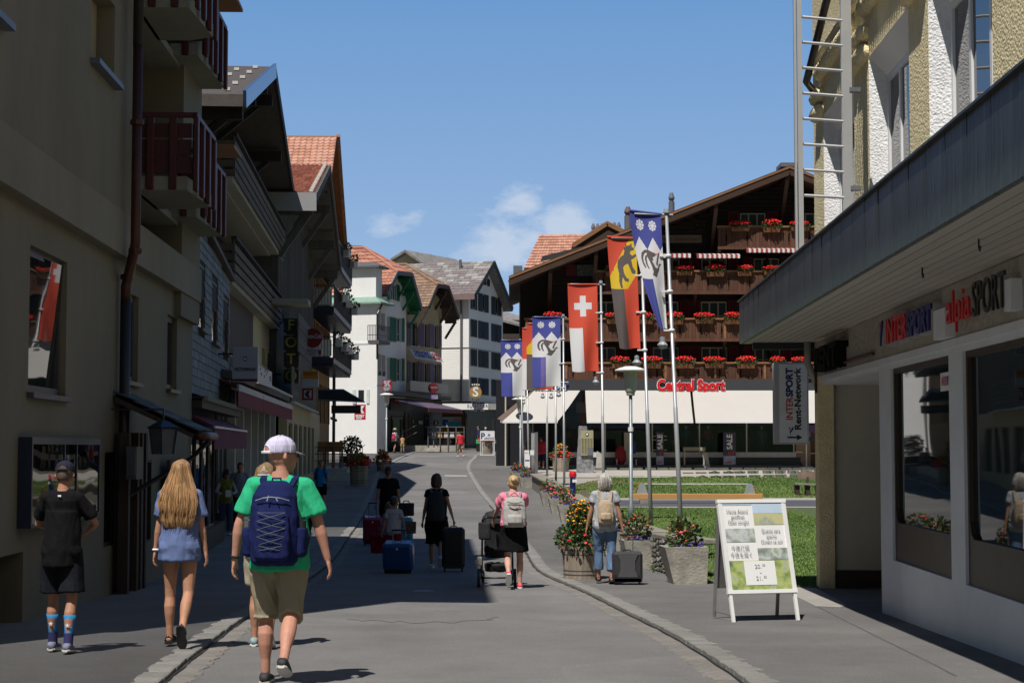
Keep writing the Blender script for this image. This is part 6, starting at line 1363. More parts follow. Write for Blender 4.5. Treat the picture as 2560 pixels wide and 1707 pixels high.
def banner(pxt,pyt,pxb,Yp,flag,kind,w,h,res,lean=0,taper=0,fold=.06,lab='',plab='',faces=-1,yb=None,twist=0):
 top=P(pxt,pyt,Yp);zb=gz(Yp)+KH-.05;bot=Vector((P(pxb,1250,Yp).x,Yp,zb))
 pt=thing('flagpole',plab,'flagpole',bot,0,'banner poles along the planter wall');d=top-bot
 MB().tube([(0,0,0),d*.45,d*.451,d],[.047,.04,.034,.029],12).build('pole',m_pole,pt,smooth=True)
 MB().lathe([(.05,0),(.06,.02),(.045,.09),(.02,.1)],10,d).build('pole_cap',m_pole,pt)
 arm=MB().tube([d+Vector((.12,0,-.02)),d+Vector((-w*1.02,0,.0+lean*.03))],.018,8);arm.build('banner_arm',m_pole,pt)
 rg=MB()
 for t in(.12,h*.62/d.length+.02,min(.93,(h+.05)/d.length)):q_=d*(1-t);rg.lathe([(.045,-.03),(.058,0),(.045,.03)],10,q_).box(q_.x-.16,q_.x,-.02,.02,q_.z-.015,q_.z+.015)
 rg.build('clamp',m_wh2,pt)
 q_=d*(1-min(.96,(h+.22)/d.length));MB().lathe([(.0,.16),(.05,.14),(.05,.06),(.1,.0),(.07,-.06),(.0,-.08)],10,q_+Vector((-.18,0,-.1))).build('counterweight',m_pole,pt)
 t=thing('banner',lab,'banner',bot+d,0,'hanging banners on the poles')
 nu,nv=res;f=paint(kind);V=[];F_=[];mi=[]
 for j in range(nv+1):
  v=j/nv
  for i in range(nu+1):
   u=i/nu;wv=w*(1-taper*v**1.6);x=-.10-w*(1-u)*(1-taper*v**1.6)+taper*v*v*.04;
   y=fold*(v**1.2)*math.sin(u*7.5+v*2.2+twist)+.03*math.sin(v*5+u*3)+faces*.0+.25*taper*v*(u-.5)
   z=-.03-h*v+lean*(1-u)*w*(1 if v<.02 else 1-.8*v)-.02*math.sin(u*6)*v;xb=d.x*(-h*v/d.length)
   V.append((x+xb,y,z))
 for j in range(nv):
  for i in range(nu):
   a=j*(nu+1)+i;F_.append((a,a+1,a+nu+2,a+nu+1));m=f((i+.5)/nu,(j+.5)/nv*2.72);mi.append(m)
 cl=npmesh('cloth',V,F_,[m_fw,m_fb,m_fr,m_fy,m_fk,m_fp],t,mi,smooth=True)
 so=cl.modifiers.new('s','SOLIDIFY');so.thickness=.004
 MB().tube([(-.08,0,-.01),(-.10-w,0,-.01+lean*w)],.022,8).build('top_hem',(m_fr if kind in('cross','bear')else m_fb),t)
 return t
ibx='blue and white banner with grey ibex'
banner(1666,535,1706,31.5,0,'ibex',.58,2.1,(110,260),lean=.13,taper=.72,fold=.05,lab='blue and white ibex banner, the largest and twisted narrow at the bottom',plab='nearest leaning flagpole at the end of the planter wall')
banner(1602,595,1630,36.6,0,'bear',.62,2.35,(100,240),lean=.06,taper=.28,fold=.05,lab='red and yellow banner with a dark bear, left of the nearest ibex banner',plab='second nearest flagpole carrying the bear banner',twist=1)
banner(1502,710,1510,48.6,0,'cross',.84,2.46,(90,220),lab='red banner with white cross hanging in front of the chalet',plab='flagpole of the red banner with white cross',fold=.07,taper=.12)
banner(1408,792,1411,62,0,'ibexv',1.02,2.5,(80,190),lab='ibex banner with violet lower half, right of the small overlapped banners',plab='flagpole right beside the blue hydrant',fold=.06)
banner(1389,808,1390,68,0,'bear',1.05,2.6,(60,150),lab='bear banner almost hidden behind the violet ibex banner',plab='flagpole between the two middle geranium planters',fold=.06)
banner(1367,820,1368,73,0,'cross',.95,2.6,(60,150),lab='narrow strip of red cross banner second from left in the row',plab='thin flagpole left of the flower barrel by the shop',fold=.05)
banner(1316,850,1322,83,0,'ibex',1.15,2.7,(70,170),lab='farthest blue and white ibex banner at the left end of the row',plab='farthest flagpole just right of the distant lamp post',fold=.06)
banner(1300,852,1309,86,0,'cross',.4,2.6,(40,90),lab='sliver of red banner behind the farthest ibex banner',plab='flagpole overlapping the distant lamp post',fold=.03)
# ================================================================ street lamps
def lamp(px,Y,H,lab,ybase=None):
 x=P(px,1100,Y).x;t=thing('street_lamp',lab,'street lamp',(x,Y,gz(Y)+.05),0,'mushroom street lamps');hd=H-.78
 MB().tube([(0,0,0),(0,0,.45),(0,0,.5),(0,0,hd)],[.085,.085,.055,.05],14).build('pole',M('lamp pole grey',(.25,.28,.29),.45,.15,6,metal=.4),t,smooth=True)
 MB().lathe([(.10,0),(.12,.02),(.12,.09),(.09,.11)],18,(0,0,hd-.06)).build('collar',M('lamp collar',(.30,.32,.29),.5),t)
 MB().lathe([(.12,0),(.15,.04),(.205,.60),(.20,.62)],24,(0,0,hd+.02)).build('lamp_body',M('lamp body sage',(.52,.53,.46),.5,.04),t,smooth=True)
 MB().lathe([(.19,.0),(.44,.02),(.46,.035),(.44,.055),(.30,.11),(.16,.15),(.0,.16)],28,(0,0,hd+.62)).build('lamp_cap',M('lamp cap cream',(.80,.79,.74),.4,.02),t,smooth=True)
 MB().lathe([(.075,0),(.078,.12)],14,(0,0,H*.58)).build('sticker',m_wh2,t)
 return t
lamp(1577,49,P(1577,915,49).z-gz(49)-.05,'nearest mushroom lamp post standing in the lawn before the awnings');lamp(1301,91,P(1301,992,91).z-gz(91)-.05,'distant mushroom lamp post in front of the left ivory awning');lamp(966,112,P(966,982,112).z-gz(112)-.05,'mushroom lamp post on the left pavement before the yellow house')
# ================================================================ flower barrels
m_stave=M('oak stave',(.35,.29,.22),.8,.25,5,.4,30,stretch=(1,1,.15),rv=.18,dirt=.15);m_hoop=M('rusty hoop',(.10,.085,.075),.6,.2,6)
m_lant=M('orange lantana',(.80,.26,.01),.6,.25,12);m_lany=M('yellow lantana',(.85,.50,.02),.6,.2,12);m_coral=M('coral begonia',(.85,.09,.07),.6,.2,10);m_viol=M('violet lobelia',(.12,.07,.42),.6,.2,10)
def barrel(px,pyb,Y,bh,r,lab,fh=.8,near=False,seed=0,dark=False):
 x=P(px,pyb,Y).x;t=thing('flower_barrel',lab,'flower barrel',(x,Y,gz(Y)+KH),0,'oak barrels planted with flowers');rg=random.Random(seed)
 n=22;k=0
 proto=None
 for i in range(n):
  a=2*math.pi*i/n;w=2*math.pi*r/n*.97
  if proto is None:
   proto=MB().prism([(-w/2*.9,-.012,0),(w/2*.9,-.012,0),(w/2*1.06,-.012,bh),(-w/2*1.06,-.012,bh)],(0,.03,0)).build('stave',m_stave,t,recalc=True);o=proto
  else:o=inst(proto,'stave',t,(0,0,0))
  o.location=(math.cos(a)*r*.86,math.sin(a)*r*.86,0);o.rotation_euler=(math.atan2(r*.14,bh)*-1*-1*.9,0,a+math.pi/2);
 for z in(.12,.24,.72,.86):
  rr_=r*(.86+.12*z)+.016;MB().lathe([(rr_,z*bh),(rr_+.006,z*bh+.015),(rr_,z*bh+.03)],24,caps=False).build('hoop',m_hoop,t)
 MB().lathe([(0,bh*.9),(r*.95,bh*.9)],16,caps=False).build('soil',m_soil,t)
 N_=1700 if near else 260;ls=.055 if near else .11
 o=leaves(int(N_*.8),0,0,bh+.10,r*1.4,r*1.4,.27,ls*1.1,rg);o.v+=[];
 o2=leaves(int(N_*.6),0,0,bh+fh*.58,r*.8,r*.8,fh*.42,ls,rg);b=MB();b.v=o.v;b.f=o.f;b.m=o.m;b.add(o2.v,o2.f);b.m[len(o.m):]=o2.m
 f=b.build('foliage',m_leaf,t);f['kind']='stuff'
 nb=110 if near else 46;s_=(.017,.031)if near else(.035,.07)
 o=blob_flowers(nb,0,0,bh+fh*.6,r*.85,r*.85,fh*.42,s_[0],s_[1],rg);p=o.build('blossoms',m_lant,t);p['kind']='stuff'
 o=blob_flowers(nb//2,0,0,bh+fh*.66,r*.8,r*.8,fh*.42,s_[0],s_[1],rg);p=o.build('blossoms',m_lany,t);p['kind']='stuff'
 o=blob_flowers(int(nb*(.36 if near else 1.3)),0,-.06*near,bh+(.06 if near else .13),r*1.5,r*1.5,.24,s_[0]*1.2,s_[1]*1.35,rg);p=o.build('blossoms',m_ger,t);p['kind']='stuff'
 return t
barrel(1453,1437,27.4,.52,.30,'large orange and red flower barrel beside the grey haired woman',.68,True,1)
barrel(1402,1173,90,.75,.45,'flower barrel between flagpoles in front of the shop entrance',.75,seed=2)
barrel(957,1161,92,.48,.34,'bright flower barrel on the left kerb before the white house',.62,seed=3)
barrel(897,1212,75,.85,.40,'shaded flower barrel on the left pavement behind the man in black',.55,seed=4)
barrel(1112,1117,126,.75,.42,'flower barrel beside the railing left of the man in red',.8,seed=5)
barrel(1262,1118,124,.55,.4,'flower barrel on the far pavement right of the parking board',.55,seed=6)
barrel(1217,1130,118,.8,.42,'flower barrel directly behind the parking board',.6,seed=7)
# ================================================================ planter wall: concrete troughs, benches, stone infill
m_ct=M('aged concrete',(.40,.375,.32),.85,.2,4,.5,25,dirt=.35,rv=.06);m_slab=M('rough bench slab',(.27,.245,.20),.85,.2,5,.6,18,dirt=.25,rv=.08);m_rock=M('wall stone',(.24,.23,.205),.9,.25,6,.8,14,rv=.25)
pwt=thing('planter_wall','low dry stone wall with bench slabs between the concrete flower troughs','wall',(WL[0].x,WL[0].y,gz(WL[0].y)+KH))
def along(y):return Vector((wlx(y),y,gz(y)+KH))
TR=[(26.2,.60,.56,'nearest'),(30.4,.5,.5,'second'),(34.2,.5,.5,'third'),(39.5,.5,.5,'fourth'),(49,.5,.5,'fifth'),(54,.5,.48,'sixth'),(59,.5,.46,'seventh'),(72.5,.5,.46,'eighth'),(78,.5,.45,'farthest')]
proto_tr=None
for i,(y,w,h,nm)in enumerate(TR):
 p=along(y);ang=math.atan2(along(y+1).x-p.x,1)
 t=thing('concrete_trough','%s tapered concrete trough of pink begonias along the lawn edge'%nm,'flower trough',p+Vector((-.1,0,0)),-ang,'tapered concrete flower troughs')
 b=MB();b.add([(-w*.34,-.22,0),(w*.5,-.22,0),(w*.5,.26,0),(-w*.34,.26,0),(-w*.58,-.28,h),(w*.52,-.28,h),(w*.52,.3,h),(-w*.58,.3,h),(-w*.5,-.21,h),(w*.45,-.21,h),(w*.45,.23,h),(-w*.5,.23,h),(-w*.48,-.2,h-.08),(w*.43,-.2,h-.08),(w*.43,.22,h-.08),(-w*.48,.22,h-.08)],
  [(3,2,1,0),(0,1,5,4),(1,2,6,5),(2,3,7,6),(3,0,4,7),(4,5,9,8),(5,6,10,9),(6,7,11,10),(7,4,8,11),(8,9,13,12),(9,10,14,13),(10,11,15,14),(11,8,12,15),(12,13,14,15)])
 b.build('trough',m_ct,t)
 rg=random.Random(70+i);k=1 if y<40 else .5
 o=leaves(int(420*k),0,0,h+.17,.25,.23,.27,.075,rg).build('foliage',[M('bronze leaf',(.10,.055,.02),.5,.3,4),m_leaf[0],m_leaf[1]],t);o['kind']='stuff'
 o=blob_flowers(int(17*k)+5,0,0,h+.2,.27,.25,.24,.02/k**.5,.04/k**.5,rg).build('blossoms',m_coral,t);o['kind']='stuff'
 o=blob_flowers(int(20*k)+4,.05,-.15,h+.02,.26,.12,.06,.015,.03/k,rg).build('violets',m_viol,t);o['kind']='stuff'
BN=[(27.0,29.9),(30.9,33.7),(34.7,39.0),(40.2,43.5),(44.0,48.4),(49.7,53.4),(60,66),(66.5,72)]
base=pwt.location;rg=random.Random(12);protoS=[]
for k in range(3):
 bm=bmesh.new();bmesh.ops.create_icosphere(bm,subdivisions=1,radius=.5);
 for v in bm.verts:v.co=Vector((max(-.42,min(.42,v.co.x*1.25)),max(-.42,min(.42,v.co.y*1.25)),max(-.40,min(.40,v.co.z*1.2))))*rg.uniform(.9,1.08)
 me=bpy.data.meshes.new('stone');bm.to_mesh(me);bm.free();me.materials.append(m_rock);protoS.append(me)
ns=0
for y0_,y1_ in BN:
 a,b=along(y0_),along(y1_);d=(b-a);L_=d.length;u=d.normalized();ang=math.atan2(u.y,u.x);hh=.55
 m=MB().box(-L_/2,L_/2,-.30,.22,hh,hh+.085);o=m.build('bench_slab',m_slab,pwt,loc=(a+b)/2-base+Vector((u.y*.28,-u.x*.28,0)),rot=(0,-math.asin(u.z),ang),bevel=.015)
 MB().box(-L_/2+.05,L_/2-.05,-.1,.15,-.1,hh-.01).build('core',m_rock,pwt,loc=(a+b)/2-base+Vector((u.y*.28,-u.x*.28,0)),rot=(0,-math.asin(u.z),ang))
 if y0_<45:
  s=.1
  while s<L_-.05:
   wd=rg.uniform(.17,.30)
   z=.0
   while z<hh-.04:
    hz_=rg.uniform(.07,.12)
    if ns<295:
     o=bpy.data.objects.new('stone',protoS[ns%3]);link(o);o.parent=pwt;q_=a+u*(s+wd/2);o.location=q_-base+Vector((u.y*.13,-u.x*.13,z+hz_/2));o.scale=(wd*1.15,.2,hz_*1.2);o.rotation_euler=(rg.uniform(-.1,.1),rg.uniform(-.1,.1),ang+rg.uniform(-.15,.15));ns+=1
    z+=hz_
   s+=wd
tag(pwt)
wb=MB()
for i in range(40):
 y=rg.uniform(27,60);p=along(y);o=leaves(7,p.x+.0,y,p.z+.04,.05,.08,.04,.06,rg);wb.add(o.v,o.f)
o=wb.build('weeds',m_leaf[1]);tag(o,'tufts of green weeds along the foot of the stone wall','weeds',kind='stuff')
h_=G(1418,1283);t=thing('hydrant','blue and red fire hydrant on the lawn edge beside a flagpole','hydrant',(P(1418,1240,62).x+.15,60.5,gz(60.5)+KH));s_=.0
hk=(1223-1184)*60.5/FPX
zb_=P(1418,1223,60.5).z-t.location.z
MB().lathe([(.12,0),(.12,.1),(.1,.12),(.1,zb_+hk-.12),(.13,zb_+hk-.1)],14).build('body',M('hydrant blue',(.015,.015,.16),.35),t,smooth=True)
MB().lathe([(.13,0),(.13,.1),(.1,.18),(0,.2)],14,(0,0,zb_+hk-.1)).build('cap',m_redl,t);MB().box(-.02,.14,-.16,.0,zb_+hk-.3,zb_+hk-.2).build('outlet',m_wh2,t)
t=thing('sun_hat','bright pink sun hat lying on the wall slab','hat',along(46.5)+Vector((.35,0,.53)));MB().lathe([(.21,0),(.2,.02),(.13,.035),(.12,.1),(.1,.14),(0,.16)],18).build('hat',M('pink felt',(.8,.06,.12),.8,.05),t,smooth=True)
for i,(px,lab)in enumerate(((1457,'left of the two old wooden posts on the lawn'),(1466,'right of the two old wooden posts on the lawn'))):
 y=57.2;x=P(px,1240,y).x;t=thing('wooden_post',lab,'post',(x,y,gz(y)+KH));MB().prism([(-.07,-.05,0),(.07,-.05,0),(.065,-.05,.62),(-.05,-.05,.60)],(0,.1,0)).build('post',M('silvery post',(.20,.17,.12),.85,.3,4,.4,20,stretch=(1,1,.15)),t,recalc=True)
t=thing('low_bench','small dark wooden bench right of the two wooden posts','bench',(P(1485,1240,57).x,57,gz(57)+KH));MB().box(-.22,.22,-.2,.2,.34,.40).build('seat',m_slab,t)
for a in(-.16,.1):MB().box(a,a+.07,-.15,.15,0,.34).build('leg',m_dkwood,t)
y=60.2;xa_,xb_=P(1580,1240,y).x,P(1906,1240,y).x
t=thing('timber_beam','long pale timber balance beam lying on the dark mat','beam',((xa_+xb_)/2,y,gz(y)+KH+.03));L_=xb_-xa_;m_pine=M('fresh pine',(.50,.27,.09),.6,.15,3,stretch=(.15,1,1))
MB().box(-L_/2,L_/2,-.09,.09,.14,.33).build('beam',m_pine,t,bevel=.01)
for x in(-L_*.41,L_*.39):MB().box(x-.14,x+.14,-.12,.12,0,.14).build('block',m_slab,t)
for i,px in enumerate((1605,1874)):
 x=P(px,1240,y).x;tt=thing('steel_trestle',('left','right')[i]+' galvanised trestle standing on the timber beam','trestle',(x,y,gz(y)+KH+.36));g=MB()
 g.add([(-.19,-.05,0),(.19,-.05,0),(.09,-.02,.36),(-.07,-.02,.36),(-.19,.05,0),(.19,.05,0),(.09,.02,.36),(-.07,.02,.36)],[(0,1,2,3),(5,4,7,6),(4,0,3,7),(1,5,6,2),(3,2,6,7)]);g.build('frame',M('zinc sheet',(.42,.45,.45),.4,.15,6,metal=.5),tt)
 sgn=-1 if i==0 else 1;MB().tube([(sgn*.06,0,.33),(sgn*.34,0,.02)],.018,6).build('ratchet_strap',M('orange strap',(.5,.16,.03),.7,.4,20),tt)
ts=thing('slack_rope','thin pale rope stretched between the two steel trestles','rope',(0,y,0));za=gz(y)+KH+.7;MB().tube([(P(1605,1200,y).x,0,za),(P(1874,1200,y).x,0,za)],.012,5).build('rope',m_wh2,ts)
y=66.5;x=P(2020,1230,y).x;t=thing('park_bench','rough brown wooden bench half hidden by the yellow pier','bench',(x,y,gz(y)+KH))
MB().prism([(-.55,-.3,.42),(.6,-.3,.38),(.6,.25,.38),(-.5,.25,.42)],(0,0,.06)).build('seat',m_slab,t)
for a in(-.42,-.02,.38):MB().prism([(a-.07,-.2,0),(a+.1,-.2,0),(a+.06,-.2,.4),(a-.1,-.2,.4)],(0,.35,0)).build('leg',m_dkwood,t,recalc=True)
MB().box(-.35,.6,.3,.36,.62,.92).build('backrest',M('grey brown plank',(.2,.15,.11),.8,.3,4),t);MB().box(-.0,.08,.28,.34,.3,.7).build('back_post',m_dkwood,t)
tb_=thing('terrace_blocks','stepped pale concrete planting blocks between far lawn and patio','retaining wall',(P(1900,1200,82).x,82.3,gz(82)+KH));rg=random.Random(31)
pb0=MB();pb0.add([(-.42,-.2,0),(.42,-.2,0),(.42,.2,0),(-.42,.2,0),(-.45,-.25,.3),(.45,-.25,.3),(.45,.2,.3),(-.45,.2,.3),(-.28,-.255,.02),(.28,-.255,.02),(.28,-.255,.2),(-.28,-.255,.2)],[(0,1,5,4),(1,2,6,5),(2,3,7,6),(3,0,4,7),(4,5,6,7)]);p0=None
for r_,(y,n,xa,zz)in enumerate(((82.6,12,1690,.0),(83.0,12,1720,.2),(83.6,18,1500,.34))):
 for i in range(n):
  px=xa+i*33 if r_<2 else xa+i*31;q_=Vector((P(px,1190,y).x,y,gz(y)+KH+zz))-tb_.location+Vector((rg.uniform(-.05,.05),0,-.0))
  if r_<2:zs_=min(1,.25+i*.07)
  else:zs_=.5
  if p0 is None:p0=pb0.build('block',M('pale concrete block',(.42,.40,.35),.9,.15,4,dirt=.3,rv=.12),tb_);o=p0
  else:o=inst(p0,'block',tb_,(0,0,0))
  o.location=q_;o.scale=(.55,1,zs_*.75)
  if r_<2 and i>1:MB().lathe([(.14,0),(.1,.1),(0,.12)],8,(0,-.2,0)).build('moss',m_leaf[2],tb_,loc=q_+Vector((0,0,.02)))
y=88.5;x=P(1463,1100,y).x;t=thing('memorial_stone','upright grey boulder with a bronze yellow plaque on the patio','memorial',(x,y,gz(y)+KH));bm=bmesh.new();bmesh.ops.create_cube(bm,size=1);bmesh.ops.subdivide_edges(bm,edges=bm.edges,cuts=9,use_grid_fill=True)
for v in bm.verts:
 n=mnoise.noise(v.co*3.3)*.10+mnoise.noise(v.co*9)*.05;w=.90-.28*(v.co.z+.5);v.co=Vector((v.co.x*w*(1+n),v.co.y*.45*(1+n*2),(v.co.z+.5)*2.42*(1+n*.1)))
 if v.co.z>2.15 and v.co.x>.12:v.co.z-=.28
me=bpy.data.meshes.new('boulder');bm.to_mesh(me);bm.free();me.materials.append(M('grey boulder',(.24,.24,.25),.9,.5,5,.9,10,dirt=.2));o=bpy.data.objects.new('boulder',me);link(o);o.parent=t
pq=MB().box(-.24,.40,-.34,-.27,.92,2.2).build('plaque',M('bronze yellow plaque',(.36,.33,.19),.5,.15,20),t)
MB().lathe([(.085,0),(.085,.02)],20).build('plaque_ring',m_blu,pq,(.08,-.345,2.0),UPR);MB().lathe([(.055,0),(.055,.02)],20).build('plaque_disc',m_wh2,pq,(.08,-.36,2.0),UPR)
e=MB()
for r_ in range(14):
 for c_ in range(4):
  if not(c_>1 and r_>8):e.box(-.2+c_*.15,-.09+c_*.15,-.347,-.341,1.0+(13-r_)*.058,1.03+(13-r_)*.058)
o=e.build('inscription',M('dark engraving',(.12,.11,.06),.6),pq);o['kind']='stuff';MB().box(.09,.40,-.35,-.342,.93,1.32).build('plaque_patch',m_gg,pq)
t2=thing('stone_marker','small pale wedge of stone leaning at the foot of the memorial boulder','stone',(x+.72,y-.1,gz(y)+KH));MB().prism([(-.2,-.1,0),(.28,-.1,.0),(.16,-.1,.95),(-.12,-.1,1.15),(-.16,-.1,.6)],(0,.25,0)).build('stone',M('pale marker',(.42,.40,.35),.9,.2),t2,recalc=True)
y=80;
for px,h,m_,lab,w_ in((1333,1.75,M('driftwood',(.22,.21,.20),.85,.35,3,.5,20,stretch=(1,1,.2)),'weathered round timber pole beside the grey steel post',.08),(1341,1.85,m_gg,'square grey steel post behind the nearest distant begonias',.11)):
 x=P(px,1150,y).x;t=thing('bollard_post',lab,'post',(x,y-(.8 if px>1335 else 0),gz(y)+KH));
 if px<1335:MB().tube([(0,0,0),(.01,0,.8),(0,0,h*1.25)],[.1,.11,.09],10).build('post',m_,t,smooth=True)
 else:MB().box(-w_/2-.03,w_/2,-.08,.08,0,h*1.2).build('post',m_,t)
t=thing('notice_board','small white notice board with a blue bar near the distant lamp','sign',(P(1311,1150,79).x,79,gz(79)+KH));MB().box(0,.26,0,.03,.62,1.42).build('board',m_wh2,t);MB().box(.03,.24,-.004,-.001,.92,.98).build('blue_bar',m_blu,t);MB().box(.02,.15,-.004,-.001,1.28,1.32).build('caption',M('pink print',(.7,.25,.3)),t);MB().box(.08,.2,.01,.03,0,.62).build('leg',m_gg,t)
MB().box(.22,.44,.0,.02,1.2,1.42).build('side_flag',m_wh2,t)
# ================================================================ sandwich board
a=G(1834,1555,KH);b=G(1991,1552,KH);c=G(1798,1540,KH)
Yb=a.y;t=thing('sandwich_board','white framed A board announcing evening opening hours on the right pavement','A-board',a,math.atan2(b.y-a.y,b.x-a.x));w=(b-a).length+.02
back=.62;dx=-.16;H=(1555-1259)*Yb/FPX;m_alu=M('white aluminium',(.80,.80,.79),.4,.04);lean=Vector((-.03,back*.5,H));
f0=Vector((0,0,0));f1=Vector((w,0,0));t0=lean;t1=lean+Vector((w,0,0));kk=.245
for p,q_ in((f0,t0),(f1,t1)):MB().bar(p,p.lerp(q_,kk+.02),.035,.03).build('leg',m_alu,t)
up_=(t0-f0).normalized();nrm=Vector((1,0,0)).cross(up_).normalized()
if nrm.y>0:nrm=-nrm
fr=MB();bo=f0.lerp(t0,kk);bo1=f1.lerp(t1,kk)
fr.bar(bo-Vector((.03,0,0)),bo1+Vector((.03,0,0)),.04,.05,up=nrm).bar(t0-Vector((.03,0,0)),t1+Vector((.03,0,0)),.04,.05,up=nrm).bar(bo,t0,.05,.04).bar(bo1,t1,.05,.04);fr.build('frame',m_alu,t)
def onb(u,v,o=0):return bo.lerp(t0,v)*(1-u)+bo1.lerp(t1,v)*u+nrm*o
def bp_(name,u0,u1,v0,v1,mat,o):MB().prism([onb(u0,v0,o),onb(u1,v0,o),onb(u1,v1,o),onb(u0,v1,o)],-nrm*.002).build(name,mat,t)
def photo_mat(name,stops,sc,seed):
 m=M(name,(.5,.5,.5),.4);nt=m.node_tree;N=nt.nodes;L=nt.links;tc=N.new('ShaderNodeTexCoord');mp=N.new('ShaderNodeMapping');mp.inputs['Location'].default_value=(seed,seed*.7,0);L.new(tc.outputs['Object'],mp.inputs[0]);nz=N.new('ShaderNodeTexNoise');nz.inputs['Scale'].default_value=sc;nz.inputs['Detail'].default_value=6
 L.new(mp.outputs[0],nz.inputs['Vector']);rp=N.new('ShaderNodeValToRGB');e=rp.color_ramp.elements
 while len(e)<len(stops):e.new(.5)
 for i,(p,c_)in enumerate(stops):e[i].position=p;e[i].color=(*c_,1)
 L.new(nz.outputs['Fac'],rp.inputs[0]);L.new(rp.outputs[0],N['Principled BSDF'].inputs['Base Color']);return m
green_p=photo_mat('meadow print',[(.3,(.10,.16,.10)),(.45,(.28,.36,.12)),(.58,(.45,.50,.18)),(.7,(.35,.4,.38))],9,1);cliff_p=photo_mat('cliff print',[(.3,(.16,.2,.18)),(.45,(.34,.38,.32)),(.55,(.55,.58,.6)),(.7,(.3,.36,.2))],8,4)
yel_p=photo_mat('hill print',[(.3,(.25,.32,.4)),(.45,(.5,.5,.25)),(.6,(.55,.5,.3)),(.7,(.4,.45,.15))],10,7);sky_p=M('sky print',(.50,.62,.74),.4,.06,2);m_pap=M('paper',(.80,.80,.79),.6,.02)
bp_('sheet',.02,.98,.01,.99,m_pap,.012);bp_('photo_print',.02,.98,.015,.34,green_p,.016);bp_('photo_print',.50,.98,.345,.475,cliff_p,.016);bp_('photo_print',.02,.49,.545,.695,cliff_p,.016);bp_('photo_print',.50,.98,.735,.86,yel_p,.016);bp_('photo_print',.50,.98,.862,.985,sky_p,.016);bp_('photo_print',.02,.49,.955,.985,sky_p,.016)
bp_('note',.26,.74,.07,.335,m_pap,.020)
rx_=math.atan2(up_.z,-0+math.hypot(up_.x,up_.y));m_txt=M('grey print',(.30,.30,.31),.6)
rm=Matrix((Vector((1,0,0)),up_-Vector((up_.x,0,0)),nrm)).transposed()
def tx(s,u,v,size,sq=None,m_=m_txt,bold=0):
 y_ax=up_;x_ax=Vector((1,0,0));z_ax=nrm;o=textmesh('lettering',s,size,m_,t,(0,0,0),(0,0,0),.0005,squeeze=sq,bold=bold)
 M4=Matrix(((x_ax.x,y_ax.x,z_ax.x),(x_ax.y,y_ax.y,z_ax.y),(x_ax.z,y_ax.z,z_ax.z))).to_4x4();M4.translation=onb(u,v,.024);o.data.transform(M4)
for s,u,v,sq in(('Heute Abend',.25,.885,.245),('geöffnet',.25,.825,.16),('Open tonight',.25,.765,.245),('Questa sera',.74,.665,.22),('aperto',.74,.605,.12),('Ouvert ce soir',.74,.545,.26),('今晚打開',.23,.475,.21),('今夜を開く',.24,.40,.25)):tx(s,u,v,.062,sq)
for s,u,v in(('20.',.47,.27),('21.',.47,.14),('-',.5,.205)):tx(s,u,v,.065)
for s,u,v in(('00',.56,.285),('30',.56,.155)):tx(s,u,v,.038)
r0=Vector((.035,back,0));r1=r0+Vector((w,0,0))
for p,q_ in((r0,t0),(r1,t1)):MB().bar(p,q_,.035,.03).build('rear_leg',M('grey aluminium',(.3,.3,.3),.4,metal=.3),t)
MB().prism([r0.lerp(t0,.25),r1.lerp(t1,.25),t1,t0],Vector((0,.012,0))).build('rear_panel',M('rear panel',(.16,.16,.15),.6),t,recalc=True)
MB().bar(r0.lerp(t0,.05),f0.lerp(t0,.05),.008).build('stay',m_gg,t)
# ================================================================ hanging signs on the left
def boxsign(name,lab,px0,px1,pt,pb,Y,mat,dep=.14):
 a=P(px0,pb,Y);b=P(px1,pt,Y);t=thing(name,lab,'sign',a);w,h=b.x-a.x,b.z-a.z
 MB().box(0,w,0,dep,0,h).build('casing',mat,t,bevel=.006);return t,w,h
m_sg=M('sign grey white',(.42,.44,.48),.4,.03)
t,w,h=boxsign('hanging_sign','white box sign with small red shield and red bottom stripe',581,645,867,955,37.4,m_sg)
MB().box(.01,w-.01,-.006,-.001,.02,h*.09).build('red_stripe',m_redc,t);textmesh('lettering','VICTORINOX',.092,M('navy lettering',(.01,.012,.03),.5),t,(w/2,-.008,h*.36),UPR,.002,bold=.002,squeeze=w*.85)
sh_=[(-.5,.5),(.5,.5),(.5,-.1),(.3,-.45),(0,-.6),(-.3,-.45),(-.5,-.1)]
MB().prism([(w/2+p*.08,-.008,h*.66+q_*.095)for p,q_ in sh_],(0,.004,0)).build('shield',M('shield red',(.25,.01,.015)),t,recalc=True);MB().box(w/2-.03,w/2+.03,-.013,-.009,h*.66-.012,h*.66+.012).box(w/2-.012,w/2+.012,-.0131,-.0091,h*.66-.03,h*.66+.03).build('cross',m_wh2,t)
MB().bar((0,.07,h*.8),(-.6,.07,h*.8),.04).build('bracket',m_black,t)
t=thing('map_sign','slanted white sign with scattered grey figures under the white box sign','sign',Aa.o,Aa.rz);q0=Aa.at(647,913,-2.3);q1=Aa.at(680,930,-2.3);zb0=Aa.at(647,958,-2.3)[1];zb1=Aa.at(680,970,-2.3)[1]
MB().prism([(q0[0],-2.3,zb0),(q1[0],-2.3,zb1),(q1[0],-2.3,q1[1]),(q0[0],-2.3,q0[1])],(0,.05,0)).build('board',m_sg,t,recalc=True);rg=random.Random(2)
for i in range(14):x=rg.uniform(q0[0]+.3,q1[0]-.6);z=rg.uniform(zb0+.5,q1[1]-.3);MB().box(x,x+rg.uniform(.1,.5),-2.307,-2.302,z,z+.07).build('print',M('blue grey print',(.12,.14,.2)),t)
ft=thing('vertical_sign','four stacked dark boxes with big yellow letters high on the left','sign',P(709,957,60));m_fo=M('sign slate',(.035,.042,.05),.5);m_ye=M('letter yellow',(.55,.52,.07),.5)
